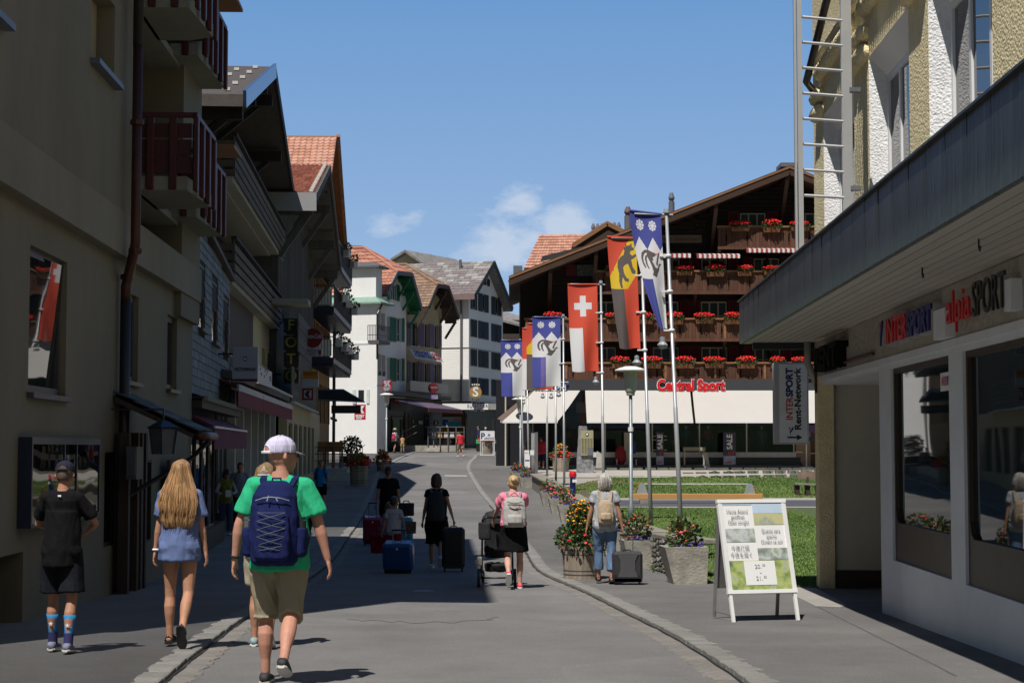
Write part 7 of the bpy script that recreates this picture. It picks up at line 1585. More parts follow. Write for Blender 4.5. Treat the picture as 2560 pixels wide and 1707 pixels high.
for i,(ch,yt,yb)in enumerate((('F',796,831),('O',838,875),('T',880,916),('O',923,958))):
 a=P(709,yb,60)-ft.location;b=P(746,yt,60)-ft.location
 MB().box(a.x,b.x,0,.16,a.z,b.z).build('letter_box',m_fo,ft);MB().box(b.x+.003,b.x+.04,.02,.15,a.z,b.z).build('edge',M('lit pinkish edge',(.3,.2,.2),.5),ft)  # lit side of each letter box painted as a paler strip
 textmesh('lettering',ch,.52,m_ye,ft,((a.x+b.x)/2,-.008,(a.z+b.z)/2),UPR,.004,bold=.006)
 if i<3:MB().box(b.x-.45,b.x-.02,.03,.12,b.z+.01-(b.z-a.z)-.09,a.z-.005).build('spacer',M('brownish spacer',(.12,.09,.06)),ft)
MB().bar((-.1,.08,.3),(-1.5,.3,.3),.06).bar((-.1,.08,2.1),(-1.5,.3,2.1),.06).build('bracket',m_black,ft)
Y=63;c=P(783,845,Y);r=24*Y/FPX;t=thing('round_sign','round dark red disc with white script above the small bar sign','sign',c);MB().lathe([(r*.95,-.06),(r,-.04),(r,.06),(r*.95,.08)],40).build('disc',M('cola red',(.17,.008,.012),.35,.04),t,rot=UPR,smooth=False)
textmesh('lettering','Coca-Cola',.24,m_sg,t,(0,-.09,.06),UPR,.003,shear=.3,bold=.004,squeeze=r*1.7)
MB().prism([(-.06,-.065,-.33),(.06,-.065,-.33),(.09,-.065,-.2),(.05,-.065,.05),(.05,-.065,.22),(-.05,-.065,.22),(-.05,-.065,.05),(-.09,-.065,-.2)],(0,.003,0)).build('bottle_print',M('dark red print',(.04,.004,.006)),t,recalc=True);MB().bar((0,.02,0),(-1.0,.02,.2),.05).build('bracket',m_black,t)
t,w,h=boxsign('bar_sign','small white sign with two red shields below the round red disc',758,805,872,890,Y,m_sg,.08)
textmesh('lettering','ROCKS',.15,m_black,t,(w/2,-.005,h*.72),UPR,.002,squeeze=w*.5);textmesh('lettering','BAR',.15,m_black,t,(w/2,-.005,h*.28),UPR,.002,squeeze=w*.32)
for x in(w*.12,w*.88):MB().prism([(x+p*.12,-.006,h/2+q_*.18)for p,q_ in sh_],(0,.003,0)).build('shield',M('shield red',(.25,.01,.015)),t,recalc=True)
t,w,h=boxsign('post_sign','square sign, yellow upper half and white lower half',756,796,927,967,64,m_sg,.1)
MB().box(0.002,w-.002,-.006,-.001,h*.5,h-.003).build('yellow_panel',M('postal yellow',(.50,.21,.01),.5),t);textmesh('lettering','DIE POST',.13,m_black,t,(w*.42,-.01,h*.8),UPR,.002,shear=.2,squeeze=w*.66)
MB().prism([(w*.78,-.008,h*.7),(w*.95,-.008,h*.9),(w*.8,-.008,h*.86)],(0,.003,0)).build('arrow',M('shield red',(.25,)*3),t,recalc=True)
t,w,h=boxsign('arrow_sign','small red framed square sign with black chevron on white',755,784,970,1000,64,M('dark red enamel',(.22,.01,.015),.4),.1)
MB().box(w*.18,w*.82,-.006,-.001,h*.18,h*.82).build('white_panel',m_sg,t);MB().prism([(w*.22,-.01,h*.5),(w*.45,-.01,h*.78),(w*.72,-.01,h*.78),(w*.55,-.01,h*.5),(w*.72,-.01,h*.22),(w*.45,-.01,h*.22)],(0,.003,0)).build('chevron',m_black,t,recalc=True)
Y=84;t=thing('dark_awning','black slanted awning projecting in front of the white house','awning',P(795,998,Y));q=lambda px,py,yy=Y:P(px,py,yy)-t.location
m_da=M('black awning cloth',(.02,.022,.024),.8,.1);m_dt=M('grey green awning top',(.13,.155,.155),.7)
MB().prism([q(795,973,88),q(858,972,88),q(912,1003),q(795,998)],(0,0,-.06)).build('canvas',m_dt,t,recalc=True);MB().prism([q(796,976,84.2),q(860,976,84.2),q(910,1004,84.1),q(820,1003,84.1),q(796,998,84.1)],(0,.05,0)).build('side_cloth',m_da,t,recalc=True)
t,w,h=boxsign('hanging_sign','long black board with faint grey lettering under the dark awning',828,902,1013,1033,Y,m_black,.08)
textmesh('lettering','PASTA & MORE',.16,M('dim grey lettering',(.07,.07,.07)),t,(w*.68,-.005,h*.55),UPR,.002,squeeze=w*.5)
for x in(w*.15,w*.85):MB().box(x-.015,x+.015,.03,.05,h,h+.25).build('hanger',m_black,t)
def sk(t,w,h,m1,txt=True):
 MB().prism([(w*.12,-.01,h*.83),(w*.22,-.01,h*.92),(w*.5,-.01,h*.92),(w*.4,-.01,h*.76),(w*.55,-.01,h*.62),(w*.5,-.01,h*.42),(w*.15,-.01,h*.42),(w*.25,-.01,h*.54),(w*.36,-.01,h*.56),(w*.14,-.01,h*.7)],(0,.004,0)).build('logo_s',m1,t,recalc=True)
 MB().prism([(w*.56,-.01,h*.92),(w*.9,-.01,h*.92),(w*.68,-.01,h*.68),(w*.9,-.01,h*.42),(w*.66,-.01,h*.42),(w*.56,-.01,h*.58),(w*.5,-.01,h*.68)],(0,.004,0)).build('logo_k',m1,t,recalc=True)
 textmesh('lettering','SKISET',.22,m1,t,(w*.5,-.012,h*.24),UPR,.003,bold=.012,squeeze=w*.8);textmesh('lettering','BERNER',.13,m1,t,(w*.42,-.012,h*.09),UPR,.003,bold=.006,squeeze=w*.52)
t,w,h=boxsign('wall_sign','red square sign with white letters on the sunlit white wall',886,914,1011,1049,114.5,M('sign red plate',(.50,.012,.03),.4,.03),.12);sk(t,w,h,m_wh2)
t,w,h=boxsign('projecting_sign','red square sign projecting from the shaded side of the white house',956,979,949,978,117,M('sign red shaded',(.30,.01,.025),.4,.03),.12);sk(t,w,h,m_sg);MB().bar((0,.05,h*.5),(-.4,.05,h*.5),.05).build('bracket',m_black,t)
t=thing('bar_sign','tilted white board with blue and red letters on the yellow house','sign',E.o,E.rz);a=E.at(1034,896,-1.2);b=E.at(1104,885,-1.2);a2=E.at(1042,873,-1.2);x0_,x1_,zb_,zt_=a[0],b[0],(a[1]),a2[1]
MB().prism([(x0_,-1.35,zb_),(x0_,-.9,zt_),(x0_,-.85,zt_),(x0_,-1.3,zb_)],(x1_-x0_,0,0)).build('board',M('board white',(.5,.5,.52),.6),t);sl_r=math.atan2(zt_-zb_,.45)
for s_,u,v,mm,sq in(('GRUOSI',.33,.74,M('print blue',(.02,.04,.35)),.5),('CRISTAL',.36,.36,M('print dark blue',(.02,.03,.2)),.62),('DIE',.83,.74,M('print red',(.4,.02,.02)),.22),('BAR',.83,.34,M('print red',(.4,)*3),.26)):
 textmesh('lettering',s_,.36,mm,t,(x0_+(x1_-x0_)*u,-1.36+.45*v-.02,zb_+(zt_-zb_)*v),(sl_r,0,0),.003,bold=.01,squeeze=(x1_-x0_)*sq)
Yc=126;c=P(1083,970,Yc);t=thing('round_sign','dim round red sign above a small blue and pink plate on the yellow house','sign',c);r=13*Yc/FPX
MB().lathe([(r,-.06),(r,.06)],32).build('disc',M('dim cola red',(.14,.012,.02),.4),t,rot=UPR);textmesh('lettering','Coca-Cola',.2,m_sg,t,(0,-.07,.05),UPR,.003,shear=.3,squeeze=r*1.5);MB().box(-r*.9,r*.9,-.05,.05,-r-.42,-r-.12).build('plate',M('lilac plate',(.3,.28,.42)),t);textmesh('lettering','CRISTAL',.15,M('print blue',(.02,)*3),t,(0,-.055,-r-.2),UPR,.002,squeeze=r*1.5);textmesh('lettering','BAR',.12,M('print red',(.4,)*3),t,(0,-.055,-r-.34),UPR,.002)
Y=114.5;A_=P(1201,1136,Y);B_=P(1236,1078,Y);t=thing('parking_board','white tubular stand with blue P parking panel at the bend','sign',(A_.x,Y,gz(Y)+KH));w,h=B_.x-A_.x,B_.z-t.location.z
fr=MB()
for x in(0,w):fr.tube([(x,0,0),(x,0,h)],.022,8)
for z in(.03,h):fr.tube([(0,0,z),(w,0,z)],.022,8)
for s_ in(0,1):
 for k in range(2):x=w*(.1+.78*s_)+k*.04;fr.tube([(x,0,.05),(x+.03,0,.4),(x,0,h*.55)],.012,6)
fr.build('frame',m_wh2,t);MB().box(.02,w-.02,-.02,.01,h*.62,h-.03).build('panel',m_wh2,t);textmesh('lettering','P',.55,m_blu,t,(w*.17,-.03,h*.80),UPR,.003,bold=.01);textmesh('lettering','ARKING',.24,m_blu,t,(w*.62,-.03,h*.705),UPR,.003,squeeze=w*.68)
MB().prism([(w*.5,-.03,h*.82),(w*.6,-.03,h*.93),(w*.68,-.03,h*.86),(w*.74,-.03,h*.9),(w*.66,-.03,h*.8)],(0,.003,0)).build('print',M('sketch print',(.2,.2,.25)),t,recalc=True)
# ================================================================ pots hung on metal balconies
m_pot=M('white pot',(.62,.60,.56),.6,.05);pots=[]
def pot(loc,lab,seed):
 global pots
 if not pots:
  t=thing('hanging_pot',lab,'flower pot',loc,0,'white pots hooked on the black balconies');MB().box(-.17,.17,-.17,.17,-.4,-.02).build('pot',m_pot,t,bevel=.02);rg=random.Random(3)
  o=leaves(90,0,0,.12,.28,.28,.2,.13,rg).build('foliage',[m_leaf[2],m_leaf[2],m_leaf[0]],t);o['kind']='stuff';pots.append(t);return
 link_tree(pots[0],None,loc,seed*1.3,lab)
z1r,z2r,z3r=zl+1.2,zu+1.2,zt3+1.2
for j,(zz,nm,fr_)in enumerate(((zl+1.35,'lower',(.03,.18,.24,.5,.92)),(zu+1.35,'middle',(.25,.5,.85)),(zt3+1.35,'top',(.3,.8))))if False else[]:pass
zC={n_:z for n_,z in zip(('lower','middle','top'),BZ)}if 'BZ' in globals()else{}
k=0
for nm,fr_ in(('lower',(.04,.35,.55,.97)),('middle',(.3,.55,.93)),('top',(.45,.85))):
 for i,f in enumerate(fr_):pot(Cc.w(.3+(xbe_-.3)*f,-1.42,BZ[('lower','middle','top').index(nm)]+1.25),'%s white pot along the rail of the %s black balcony'%(ordn[i],nm),k);k+=1
tr=thing('terrace','pale stone terrace with steps in front of the ochre house','terrace',(P(800,1160,80).x,80,gz(80)+KH));q=lambda px,py,y:P(px,py,y)-tr.location
a,b=q(775,1160,80),q(868,1140,80);MB().box(a.x-3,b.x,0,9,-.2,.55).build('platform',M('pale terrace stone',(.50,.48,.43),.8,.08,2,dirt=.15),tr)
for k in range(3):MB().box(a.x-.2+.0,b.x+.3*k+.3,-.3*(k+1),-.3*k-.003,-.2,.55-.18*(k+1)+.0).build('step',M('pale terrace stone',(.5,)*3),tr)
rl=MB();
for k in range(9):x=a.x-1+(b.x-a.x+1)*k/8;rl.box(x-.02,x+.02,.1,.14,.55,1.55)
for z in(.9,1.2,1.5):rl.box(a.x-1,b.x,.105,.135,z,z+.03)
rl.build('railing',m_black,tr)
for i,(px,y)in enumerate(((800,82.5),(822,82.8),(845,82.4))):
 t=thing('bar_stool',('left','middle','right')[i]+' dark wooden high stool on the terrace by the ochre house','stool',(P(px,1100,y).x,y,gz(80)+KH+.55),0,'high wooden stools on the terrace');b_=MB()
 for sx in(-.2,.2):
  for sy in(-.2,.2):MB().box(sx-.03,sx+.03,sy-.03,sy+.03,0,.75).build('leg',m_oshut,t)
 MB().box(-.24,.24,-.24,.24,.75,.82).build('seat',m_oshut,t);MB().box(-.22,.22,.2,.24,.82,1.25).build('backrest',m_oshut,t)
t=thing('bar_table','long high table with pale top on the terrace by the ochre house','table',(P(815,1100,83.4).x,83.4,gz(80)+KH+.55));MB().box(-.8,.8,-.3,.3,1.05,1.1).build('table_top',M('greyish top',(.3,.3,.28)),t)
for x in(-.7,.65):MB().box(x,x+.06,-.04,.04,0,1.05).build('leg',m_black,t)
t=thing('potted_shrub','dark leafy shrub above the seated couple by the white house','shrub',(P(878,1120,97).x,97,gz(97)+KH));rg=random.Random(9)
MB().lathe([(.3,0),(.36,.5),(.33,.52)],14).build('pot',m_pot,t);MB().tube([(0,0,.4),(0,0,1.2)],.04,6).build('trunk',m_dkwood,t);o=leaves(420,0,0,1.25,.55,.5,.45,.16,rg).build('crown',[m_leaf[2],m_leaf[0],m_leaf[2]],t);o['kind']='stuff'
t=thing('handrail','slim black handrail rising beside the sunlit white wall','railing',(P(906,1130,104).x,104,gz(104)+KH));MB().tube([(0,0,0),(0,0,.95)],.02,6).tube([(-.25,0,.75),(.15,0,1.05)],.02,6).build('rail',m_black,t)
t=thing('steps_railing','grey metal railing with steps before the shops of the yellow house','railing',(P(1045,1110,121).x,121,gz(121)+KH));q=lambda px,py:P(px,py,121)-t.location
fr=MB();
for px in(1070,1084,1100,1120,1140,1160):p_=q(px,1110);fr.box(p_.x-.025,p_.x+.025,-.02,.03,0,q(px,1066).z)
for py in(1067,1080,1092):a,b=q(1070,py),q(1162,py);fr.box(a.x,b.x,-.02,.02,a.z-.02,a.z+.02)
a,b=q(1003,1082),q(1042,1062);fr.bar(a,b,.05);a2,b2=q(1003,1100),q(1042,1080);fr.bar(a2,b2,.04)
fr.build('rails',M('dull steel',(.16,.16,.17),.4),t);MB().box(q(1000,1110).x,q(1150,1110).x,.1,3,0,.45).build('landing',m_ct,t)
for k in range(2):MB().box(q(1066,1110).x,q(1100,1110).x,-.3*(k+1),.1-.3*k-.003,0,.3-.15*k).build('step',m_ct,t)
rg=random.Random(8)
for i in range(5):
 p_=q(1085+i*15,1084);MB().box(p_.x-.14,p_.x+.14,.05,.08,p_.z-.3,p_.z+.1).build('leaflet',M('leaflet %d'%(i%3),((.7,.7,.68),(.6,.35,.1),(.6,.55,.5))[i%3],.6,.3,9),t)
for i,(px,lab)in enumerate(((1198,'bright green crate left of the parking board'),(1238,'bright green crate right of the parking board'))):
 t=thing('crate',lab,'crate',(P(px,1110,122).x,122,gz(122)+KH+.55));MB().box(-.22,.22,-.2,.2,0,.3).build('crate',M('green plastic',(.05,.42,.16),.4),t);MB().box(-.2,.2,-.18,.18,-.55,-.003).build('stand',m_black,t)
t=thing('pavement_board','blue framed picture board on the pavement behind the man in green','A-board',(P(632,1190,41).x,41,gz(41)+KH),.2);MB().box(-.13,.13,0,.03,.1,.62).build('frame',M('pale blue frame',(.2,.33,.42),.5),t);MB().box(-.11,.11,-.005,-.001,.13,.59).build('print',M('misty print',(.12,.15,.17),.5,.5,6),t)
for a in(-.11,.08):MB().box(a,a+.03,0,.15,0,.1).build('leg',m_black,t)
# ================================================================ people
def remesh(mb,name,mat,vox,parent,smooth=3,wr=0,wsc=9,wst=(1,1,.5),seed=0):
 me=bpy.data.meshes.new(name);me.from_pydata(mb.v,[],mb.f);o=bpy.data.objects.new(name,me);link(o)
 m=o.modifiers.new('r','REMESH');m.mode='VOXEL';m.voxel_size=vox;m.use_smooth_shade=True
 if smooth:s=o.modifiers.new('s','SMOOTH');s.factor=.5;s.iterations=smooth
 bpy.context.view_layer.update();dg=bpy.context.evaluated_depsgraph_get();me2=bpy.data.meshes.new_from_object(o.evaluated_get(dg));bpy.data.objects.remove(o);bpy.data.meshes.remove(me)
 me2.name=name
 if wr:
  n=len(me2.vertices);co=np.empty(n*3,np.float32);no=np.empty(n*3,np.float32);me2.vertices.foreach_get('co',co);me2.vertices.foreach_get('normal',no);co=co.reshape(-1,3);no=no.reshape(-1,3)
  q=co*np.array(wst)*wsc+seed*3.1;d=np.array([1-abs(mnoise.noise(Vector(p)+Vector((p[2]*.5,0,p[0]*.6))))*3.4+.7*mnoise.noise(Vector(p)*2.3)for p in q])-.25;d=np.maximum(d,-.3)+.25
  co+=no*(d*wr)[:,None];me2.vertices.foreach_set('co',co.ravel())
 me2.materials.clear();me2.materials.append(mat);me2.polygons.foreach_set('use_smooth',np.ones(len(me2.polygons),bool));me2.update()
 r=bpy.data.objects.new(name,me2);link(r);r.parent=parent;return r
def rings(mb,rs,T,n=16,mi=0):
 vs=[];fs=[]
 for r in rs:
  cx=r[4]if len(r)>4 else 0
  for k in range(n):t=2*math.pi*k/n;vs.append(T(Vector((cx+r[2]*math.cos(t),r[1]+r[3]*math.sin(t),r[0]))))
 for i in range(len(rs)-1):
  for k in range(n):fs.append((i*n+k,i*n+(k+1)%n,(i+1)*n+(k+1)%n,(i+1)*n+k))
 fs+=[tuple(range(n-1,-1,-1)),tuple(range((len(rs)-1)*n,len(rs)*n))];mb.add(vs,fs,mi)
def ball(mb,c,r,sx=1,sy=1,sz=1,n=10):
 pr=[(max(.001,r*math.sin(math.pi*k/8)),-r*sz*math.cos(math.pi*k/8))for k in range(9)];b=MB();b.lathe(pr,n,(0,0,0),sx=sx,sy=sy);mb.add([Vector(v)+Vector(c)for v in b.v],b.f)
def cap(pts,rs,mb,n=12):
 a,b=Vector(pts[0]),Vector(pts[-1]);d0=(a-Vector(pts[1])).normalized();d1=(b-Vector(pts[-2])).normalized()
 P_=[a+d0*rs[0]*.85,a+d0*rs[0]*.5]+[Vector(p)for p in pts]+[b+d1*rs[-1]*.5,b+d1*rs[-1]*.85];R_=[rs[0]*.35,rs[0]*.8]+list(rs)+[rs[-1]*.8,rs[-1]*.35];mb.tube(P_,R_,n)
def ik(a,t,l1,l2,pole):
 a=Vector(a);t=Vector(t);d=t-a;L_=min(d.length,(l1+l2)*.998);d.normalize();x=(l1*l1-l2*l2+L_*L_)/(2*L_);h=math.sqrt(max(0,l1*l1-x*x));p=Vector(pole);p=(p-d*p.dot(d)).normalized();return a+d*x+p*h,a+d*L_
SK={}
def skin(name,c):
 m=M(name,c,.6,.14,9,.25,60,spec=.3,bdist=.003);b=m.node_tree.nodes['Principled BSDF'];b.inputs['Subsurface Weight'].default_value=.08;b.inputs['Subsurface Radius'].default_value=(.02,.008,.004);return m
class Pers:
 def __init__(s,label,loc,H,rz=0,legs=((12,10,0),(-14,18,18)),arms=(None,None),lean=0,turn=0,nod=0,w=1.0,fem=False,sk='skin',skc=(.42,.22,.14),vox=.012,foot=True,fingers=True,seat=0,side=0,kid=False,cat='person',head=1.0):
  s.t=thing('person',label,cat,loc,rz);s.s=H/1.75;s.t.scale=(s.s,)*3;s.fem=fem;s.w=w;s.vox=vox/s.s;s.skm=skin(sk,skc);s.legs=[]
  hw=.088 if fem else .092;zh=.92
  for i,(hf,kb,fp)in enumerate(legs):
   sx=(-1,1)[i];h=Vector((sx*hw,0,zh));a=R(hf);k=h+Vector((sx*.012,math.sin(a)*.43,-math.cos(a)*.43));b=R(hf-kb);an=k+Vector((0,math.sin(b)*.41,-math.cos(b)*.41));s.legs.append([h,k,an,R(fp)])
  low=min(an.z-.08-(math.sin(abs(fp))*.02 if fp<0 else(.14*math.sin(fp)if fp>0 else 0))for h,k,an,fp in s.legs)if not seat else s.legs[0][2].z-.08
  s.dz=-low
  off=Vector((0,0,s.dz));s.legs=[[h+off,k+off,an+off,fp]for h,k,an,fp in s.legs];s.hip=Vector((0,0,zh))+off
  ml=Matrix.Rotation(-R(lean),4,'X')@Matrix.Rotation(R(side),4,'Y');s.T=lambda p:(ml@(Vector(p)-Vector((0,0,zh))))+Vector((0,0,zh))+off
  mh=Matrix.Rotation(R(turn),4,'Z')@Matrix.Rotation(-R(nod),4,'X');s.mh=mh;nb=Vector((0,0,1.52));s.Th=lambda p:s.T((mh@((Vector(p)-nb)*head))+nb+Vector((0,.01,0)))
  s.sh=[s.T(((-.155 if fem else-.175)*w,0,1.415)),s.T(((.155 if fem else .175)*w,0,1.415))];s.arms=[]
  for i in(0,1):
   sx=(-1,1)[i];tgt=arms[i]or(sx*.30*w,.04,.86);pole=(sx*.25,-1,-.2)
   if arms[i]and len(arms[i])>3:pole=arms[i][3];tgt=arms[i][:3]
   e,wr=ik(s.sh[i],s.T(tgt),.285,.255,pole);s.arms.append((s.sh[i],e,wr))
  b=MB();f=1.0 if not fem else .93;W=w*f
  tr=[(.83,0,.10*W,.09),(.88,-.01,.155*W,.115),(.95,-.015,.172*w,.125),(1.03,-.005,.15*W,.105),(1.12,0,.138*W,.10*w),(1.22,.005,.148*W,.108*w),(1.32,.005,.165*W,.118*w),(1.40,0,.165*W,.105),(1.45,-.005,.12*W,.08),(1.49,0,.07*w,.066*w),(1.545,.005,.055*w,.058*w),(1.60,.012,.054*w,.057*w)]
  rings(b,tr,s.T)
  for i in(0,1):cap([s.T((0,-.005,1.44)),s.sh[i]],[.055,.058*w],b)
  for sx in(-1,1):ball(b,s.T((sx*.075,-.06,.925)),.09*w)
  if fem:
   for sx in(-1,1):ball(b,s.T((sx*.07,.085,1.27)),.06)
  hd=[(1.525,.045,.02,.022),(1.538,.04,.04,.05),(1.56,.025,.058,.078),(1.60,.015,.067,.094),(1.65,.008,.074,.101),(1.69,.002,.0735,.098),(1.72,-.002,.062,.083),(1.741,-.004,.038,.052),(1.75,-.004,.012,.016)]
  rings(b,hd,s.Th,18)
  cap([s.Th((0,.095,1.655)),s.Th((0,.122,1.612)),s.Th((0,.105,1.603))],[.011,.015,.014],b,8)
  for sx in(-1,1):
   cap([s.Th((sx*.074,.0,1.60)),s.Th((sx*.082,-.012,1.625)),s.Th((sx*.08,-.01,1.652))],[.010,.015,.012],b,8)
  for h,k,an,fp in s.legs:
   L=lambda p,q,t:p.lerp(q,t);back=Vector((0,-.018,0));fw=1 if not fem else .96;W2=w**.5*fw
   cap([h+Vector((0,-.005,0)),L(h,k,.25),L(h,k,.6),L(h,k,.88),k,L(k,an,.12),L(k,an,.32)+back,L(k,an,.5)+back*.8,L(k,an,.75)+back*.3,an],[.088*W2,.086*W2,.07*W2,.056*W2,.054*W2,.051*W2,.057*W2,.052*W2,.037,.034],b)
   if foot:
    u,v=s.foot(an,fp);cap([an-u*.03-v*.035,an+u*.05-v*.045,an+u*.13-v*.06],[.032,.032,.022],b,10)
  for i,(a,e,wv)in enumerate(s.arms):
   W2=w**1.15*(.9 if fem else 1);cap([a,a.lerp(e,.3),a.lerp(e,.8),e,e.lerp(wv,.25),e.lerp(wv,.7),wv],[.052*W2,.049*W2,.039*W2,.037*W2,.040*W2,.029*W2,.024*W2],b)
   s.hand(b,i,fingers)
  s.body=remesh(b,'body',s.skm,s.vox*(.62 if fingers and vox<.013 else 1),s.t,4)
 def foot(s,an,fp):
  u=Vector((0,math.cos(fp),-math.sin(fp)));v=Vector((0,math.sin(fp),math.cos(fp)));return u,v
 def hand(s,b,i,fingers):
  a,e,w=s.arms[i];d=(w-e).normalized();sx=(-1,1)[i];f=Vector((0,1,0));f=(f-d*f.dot(d)).normalized();nrm=d.cross(f)*sx;
  if nrm.x*sx>0:nrm=-nrm
  rings_=[];n=10;vs=[];fs=[];sec=((0,.024,.018),(.03,.034,.018),(.065,.040,.015),(.09,.036,.012))
  for t,rw,rt in sec:
   for k in range(n):q=2*math.pi*k/n;vs.append(w+d*t+f*rw*math.cos(q)+nrm*rt*math.sin(q))
  for j in range(3):
   for k in range(n):fs.append((j*n+k,j*n+(k+1)%n,(j+1)*n+(k+1)%n,(j+1)*n+k))
  fs+=[tuple(range(n-1,-1,-1)),tuple(range(3*n,4*n))];b.add(vs,fs)
  g=.65 if not hasattr(s,'grip')else s.grip
  if fingers:
   for j,(o,l)in enumerate(((.030,.068),(.010,.078),(-.011,.072),(-.031,.056))):
    p=w+d*.08+f*o;c1=.35*g*1.2;c2=1.0*g*1.2;q1=p+(d*math.cos(c1)+nrm*math.sin(c1)+f*o*2)*l*.5;q2=q1+(d*math.cos(c2)+nrm*math.sin(c2))*l*.5;cap([p,q1,q2],[.0105,.0098,.0085],b,8)
   p=w+d*.02+f*.026;q1=p+(d*.7+f*.75+nrm*.2).normalized()*.045;q2=q1+(d*.95+f*.15+nrm*.35).normalized()*.03;cap([p,q1,q2],[.0145,.0115,.0095],b,8)
  else:cap([w+d*.07,w+d*.12+nrm*.02],[.03,.02],b)
 def shirt(s,m,hem=.86,neck=1.485,loose=.022,sleeve=.62,name='shirt',flare=0,wr=.004,sl_r=.066):
  b=MB();w=s.w;W=w*(.93 if s.fem else 1);lo=loose;hipw=max(.172*w,.165*W)
  rings(b,[(hem,-.008,hipw+lo*1.0+flare,.128+lo+flare),(hem+.06,-.01,hipw+lo*.9+flare*.7,.13+lo*.8+flare*.6),(1.03,-.004,.162*W+lo,.117*w+lo),(1.12,0,.164*W+lo,.118*w+lo),(1.22,.004,.165*W+lo*.8,.118*w+lo*.8),(1.33,.004,.17*W+lo*.5,.124*w+lo*.4),(1.40,0,.168*W+lo*.4,.112+lo*.3),(1.452,-.004,.125*W+lo*.3,.086+lo*.3),(neck,0,.078,.074)],s.T,20)
  for i in(0,1):
   a,e,wv=s.arms[i];cap([s.T((0,-.005,1.45)),a+Vector((0,0,.004))],[.062,.07*w],b)
   if sleeve>0:
    t=min(1,sleeve);pts=[a,a.lerp(e,t*.5),a.lerp(e,t)];rr_=[.064*w,sl_r*w,(sl_r+.004)*w]
    if sleeve>1:pts+=[e.lerp(wv,(sleeve-1)*.5),e.lerp(wv,sleeve-1)];rr_=[.062*w,.052*w,.046*w,.043*w,.036*w]
    b.tube(pts,rr_,14)
  if s.fem:
   for sx in(-1,1):ball(b,s.T((sx*.07,.08,1.27)),.075)
  if hem<.93:
   for sx in(-1,1):ball(b,s.T((sx*.075,-.055,.925)),.1*w+lo*.9,sz=.9)
   rings(b,[(hem,-.02,hipw+lo*1.1+flare,.155+lo*.6+flare),(.95,-.022,hipw+lo,.152+lo*.5),(1.06,-.016,.168*W+lo,.138+lo*.6),(1.18,-.008,.162*W+lo,.124+lo*.7),(1.30,0,.165*W+lo*.6,.118+lo*.6)],s.T,20)
  return remesh(b,name,m,s.vox*.95,s.t,2,wr*1.7,6,(1,1,.55),seed=len(s.t.children))
 def shorts(s,m,top=1.02,length=.8,loose=.022,name='shorts',wr=.004,widen=.0,legr=None,skirt=False):
  b=MB();w=s.w;z0=.87
  rings(b,[(z0,-.005,.15*w+loose,.115+loose),(.95,-.012,.172*w+loose*.9,.13+loose*.9),(top,-.004,.158*w+loose*.5,.115+loose*.5)],s.T,18)
  for sx in(-1,1):ball(b,s.T((sx*.075,-.055,.925)),.095*w+loose*.5)
  for h,k,an,fp in s.legs:
   L=lambda p,q,t:p.lerp(q,t);pts=[h+Vector((0,0,.03)),L(h,k,.3)];rr_=[.10*w+loose*.3,.094*w+loose]
   if length<=1:pts+=[L(h,k,length*.7),L(h,k,length)];rr_+=[.082*w+loose+widen*.6,.074*w+loose*1.3+widen]
   else:
    t=length-1;pts+=[L(h,k,.7),k,L(k,an,t*.5),L(k,an,t)];q=legr or .058;rr_+=[.078+loose*.7,.064+loose*.7,q+loose*.7,q+loose*.6]
   b.tube(pts,rr_,16)
  if skirt:
   ks=[(h.lerp(k,length))for h,k,an,fp in s.legs];c=(ks[0]+ks[1])/2;off=s.hip
   rings(b,[(c.z,c.y,.165*w+widen,.13+abs(ks[0].y-ks[1].y)*.5+widen),(off.z-.1,c.y*.4,.18*w,.14),(off.z+.03,-.01,.178*w,.135)],lambda p:p,20)
  return remesh(b,name,m,s.vox*.95,s.t,2,wr*1.7,7,(1,1,.5),seed=len(s.t.children)+5)
 def shoes(s,mu,ms,sandal=False,hi=.085):
  for h,k,an,fp in s.legs:
   u,v=s.foot(an,fp);x=Vector((1,0,0));b=MB();so=MB()
   sec=[(-.078,.022,.05),(-.06,.036,hi*.95),(-.02,.039,hi),(.03,.041,.075),(.09,.046,.056),(.14,.043,.044),(.178,.024,.03)]
   base=an-v*.08
   def loft(mb,sc,z0f,z1f,mi=0):
    vs=[];fs=[];n=10
    for t,wd,hh in sc:
     for q in range(n):
      a=2*math.pi*q/n;cx=math.cos(a);cz=math.sin(a);zz=(z0f(hh)+z1f(hh))/2+(z1f(hh)-z0f(hh))/2*(abs(cz)**.7*(1 if cz>0 else-1));vs.append(base+u*t+x*wd*(abs(cx)**.6*(1 if cx>0 else-1))+v*zz)
    for j in range(len(sc)-1):
     for q in range(n):fs.append((j*n+q,j*n+(q+1)%n,(j+1)*n+(q+1)%n,(j+1)*n+q))
    fs+=[tuple(range(n-1,-1,-1)),tuple(range((len(sc)-1)*n,len(sc)*n))];mb.add(vs,fs,mi)
   loft(so,[(t-.0,wd*1.1,hh)for t,wd,hh in sec],lambda h_:0,lambda h_:.026)
   if sandal:
    sh=MB();
    for t,hh in((.10,.058),(.02,.085)):sh.tube([base+u*t+x*(-.045)+v*.02,base+u*t+x*(-.03)+v*hh,base+u*t+v*(hh+.008),base+u*t+x*.03+v*hh,base+u*t+x*.045+v*.02],.009,6)
    sh.tube([base-u*.02-x*.04+v*.03,base-u*.055+v*.08,base-u*.02+x*.04+v*.03],.009,6);o=sh.build('sandal',mu,s.t,smooth=True)
   else:loft(b,sec,lambda h_:.018,lambda h_:h_);o=b.build('shoe',mu,s.t,smooth=True)
   so.build('sole',ms,o,smooth=False)
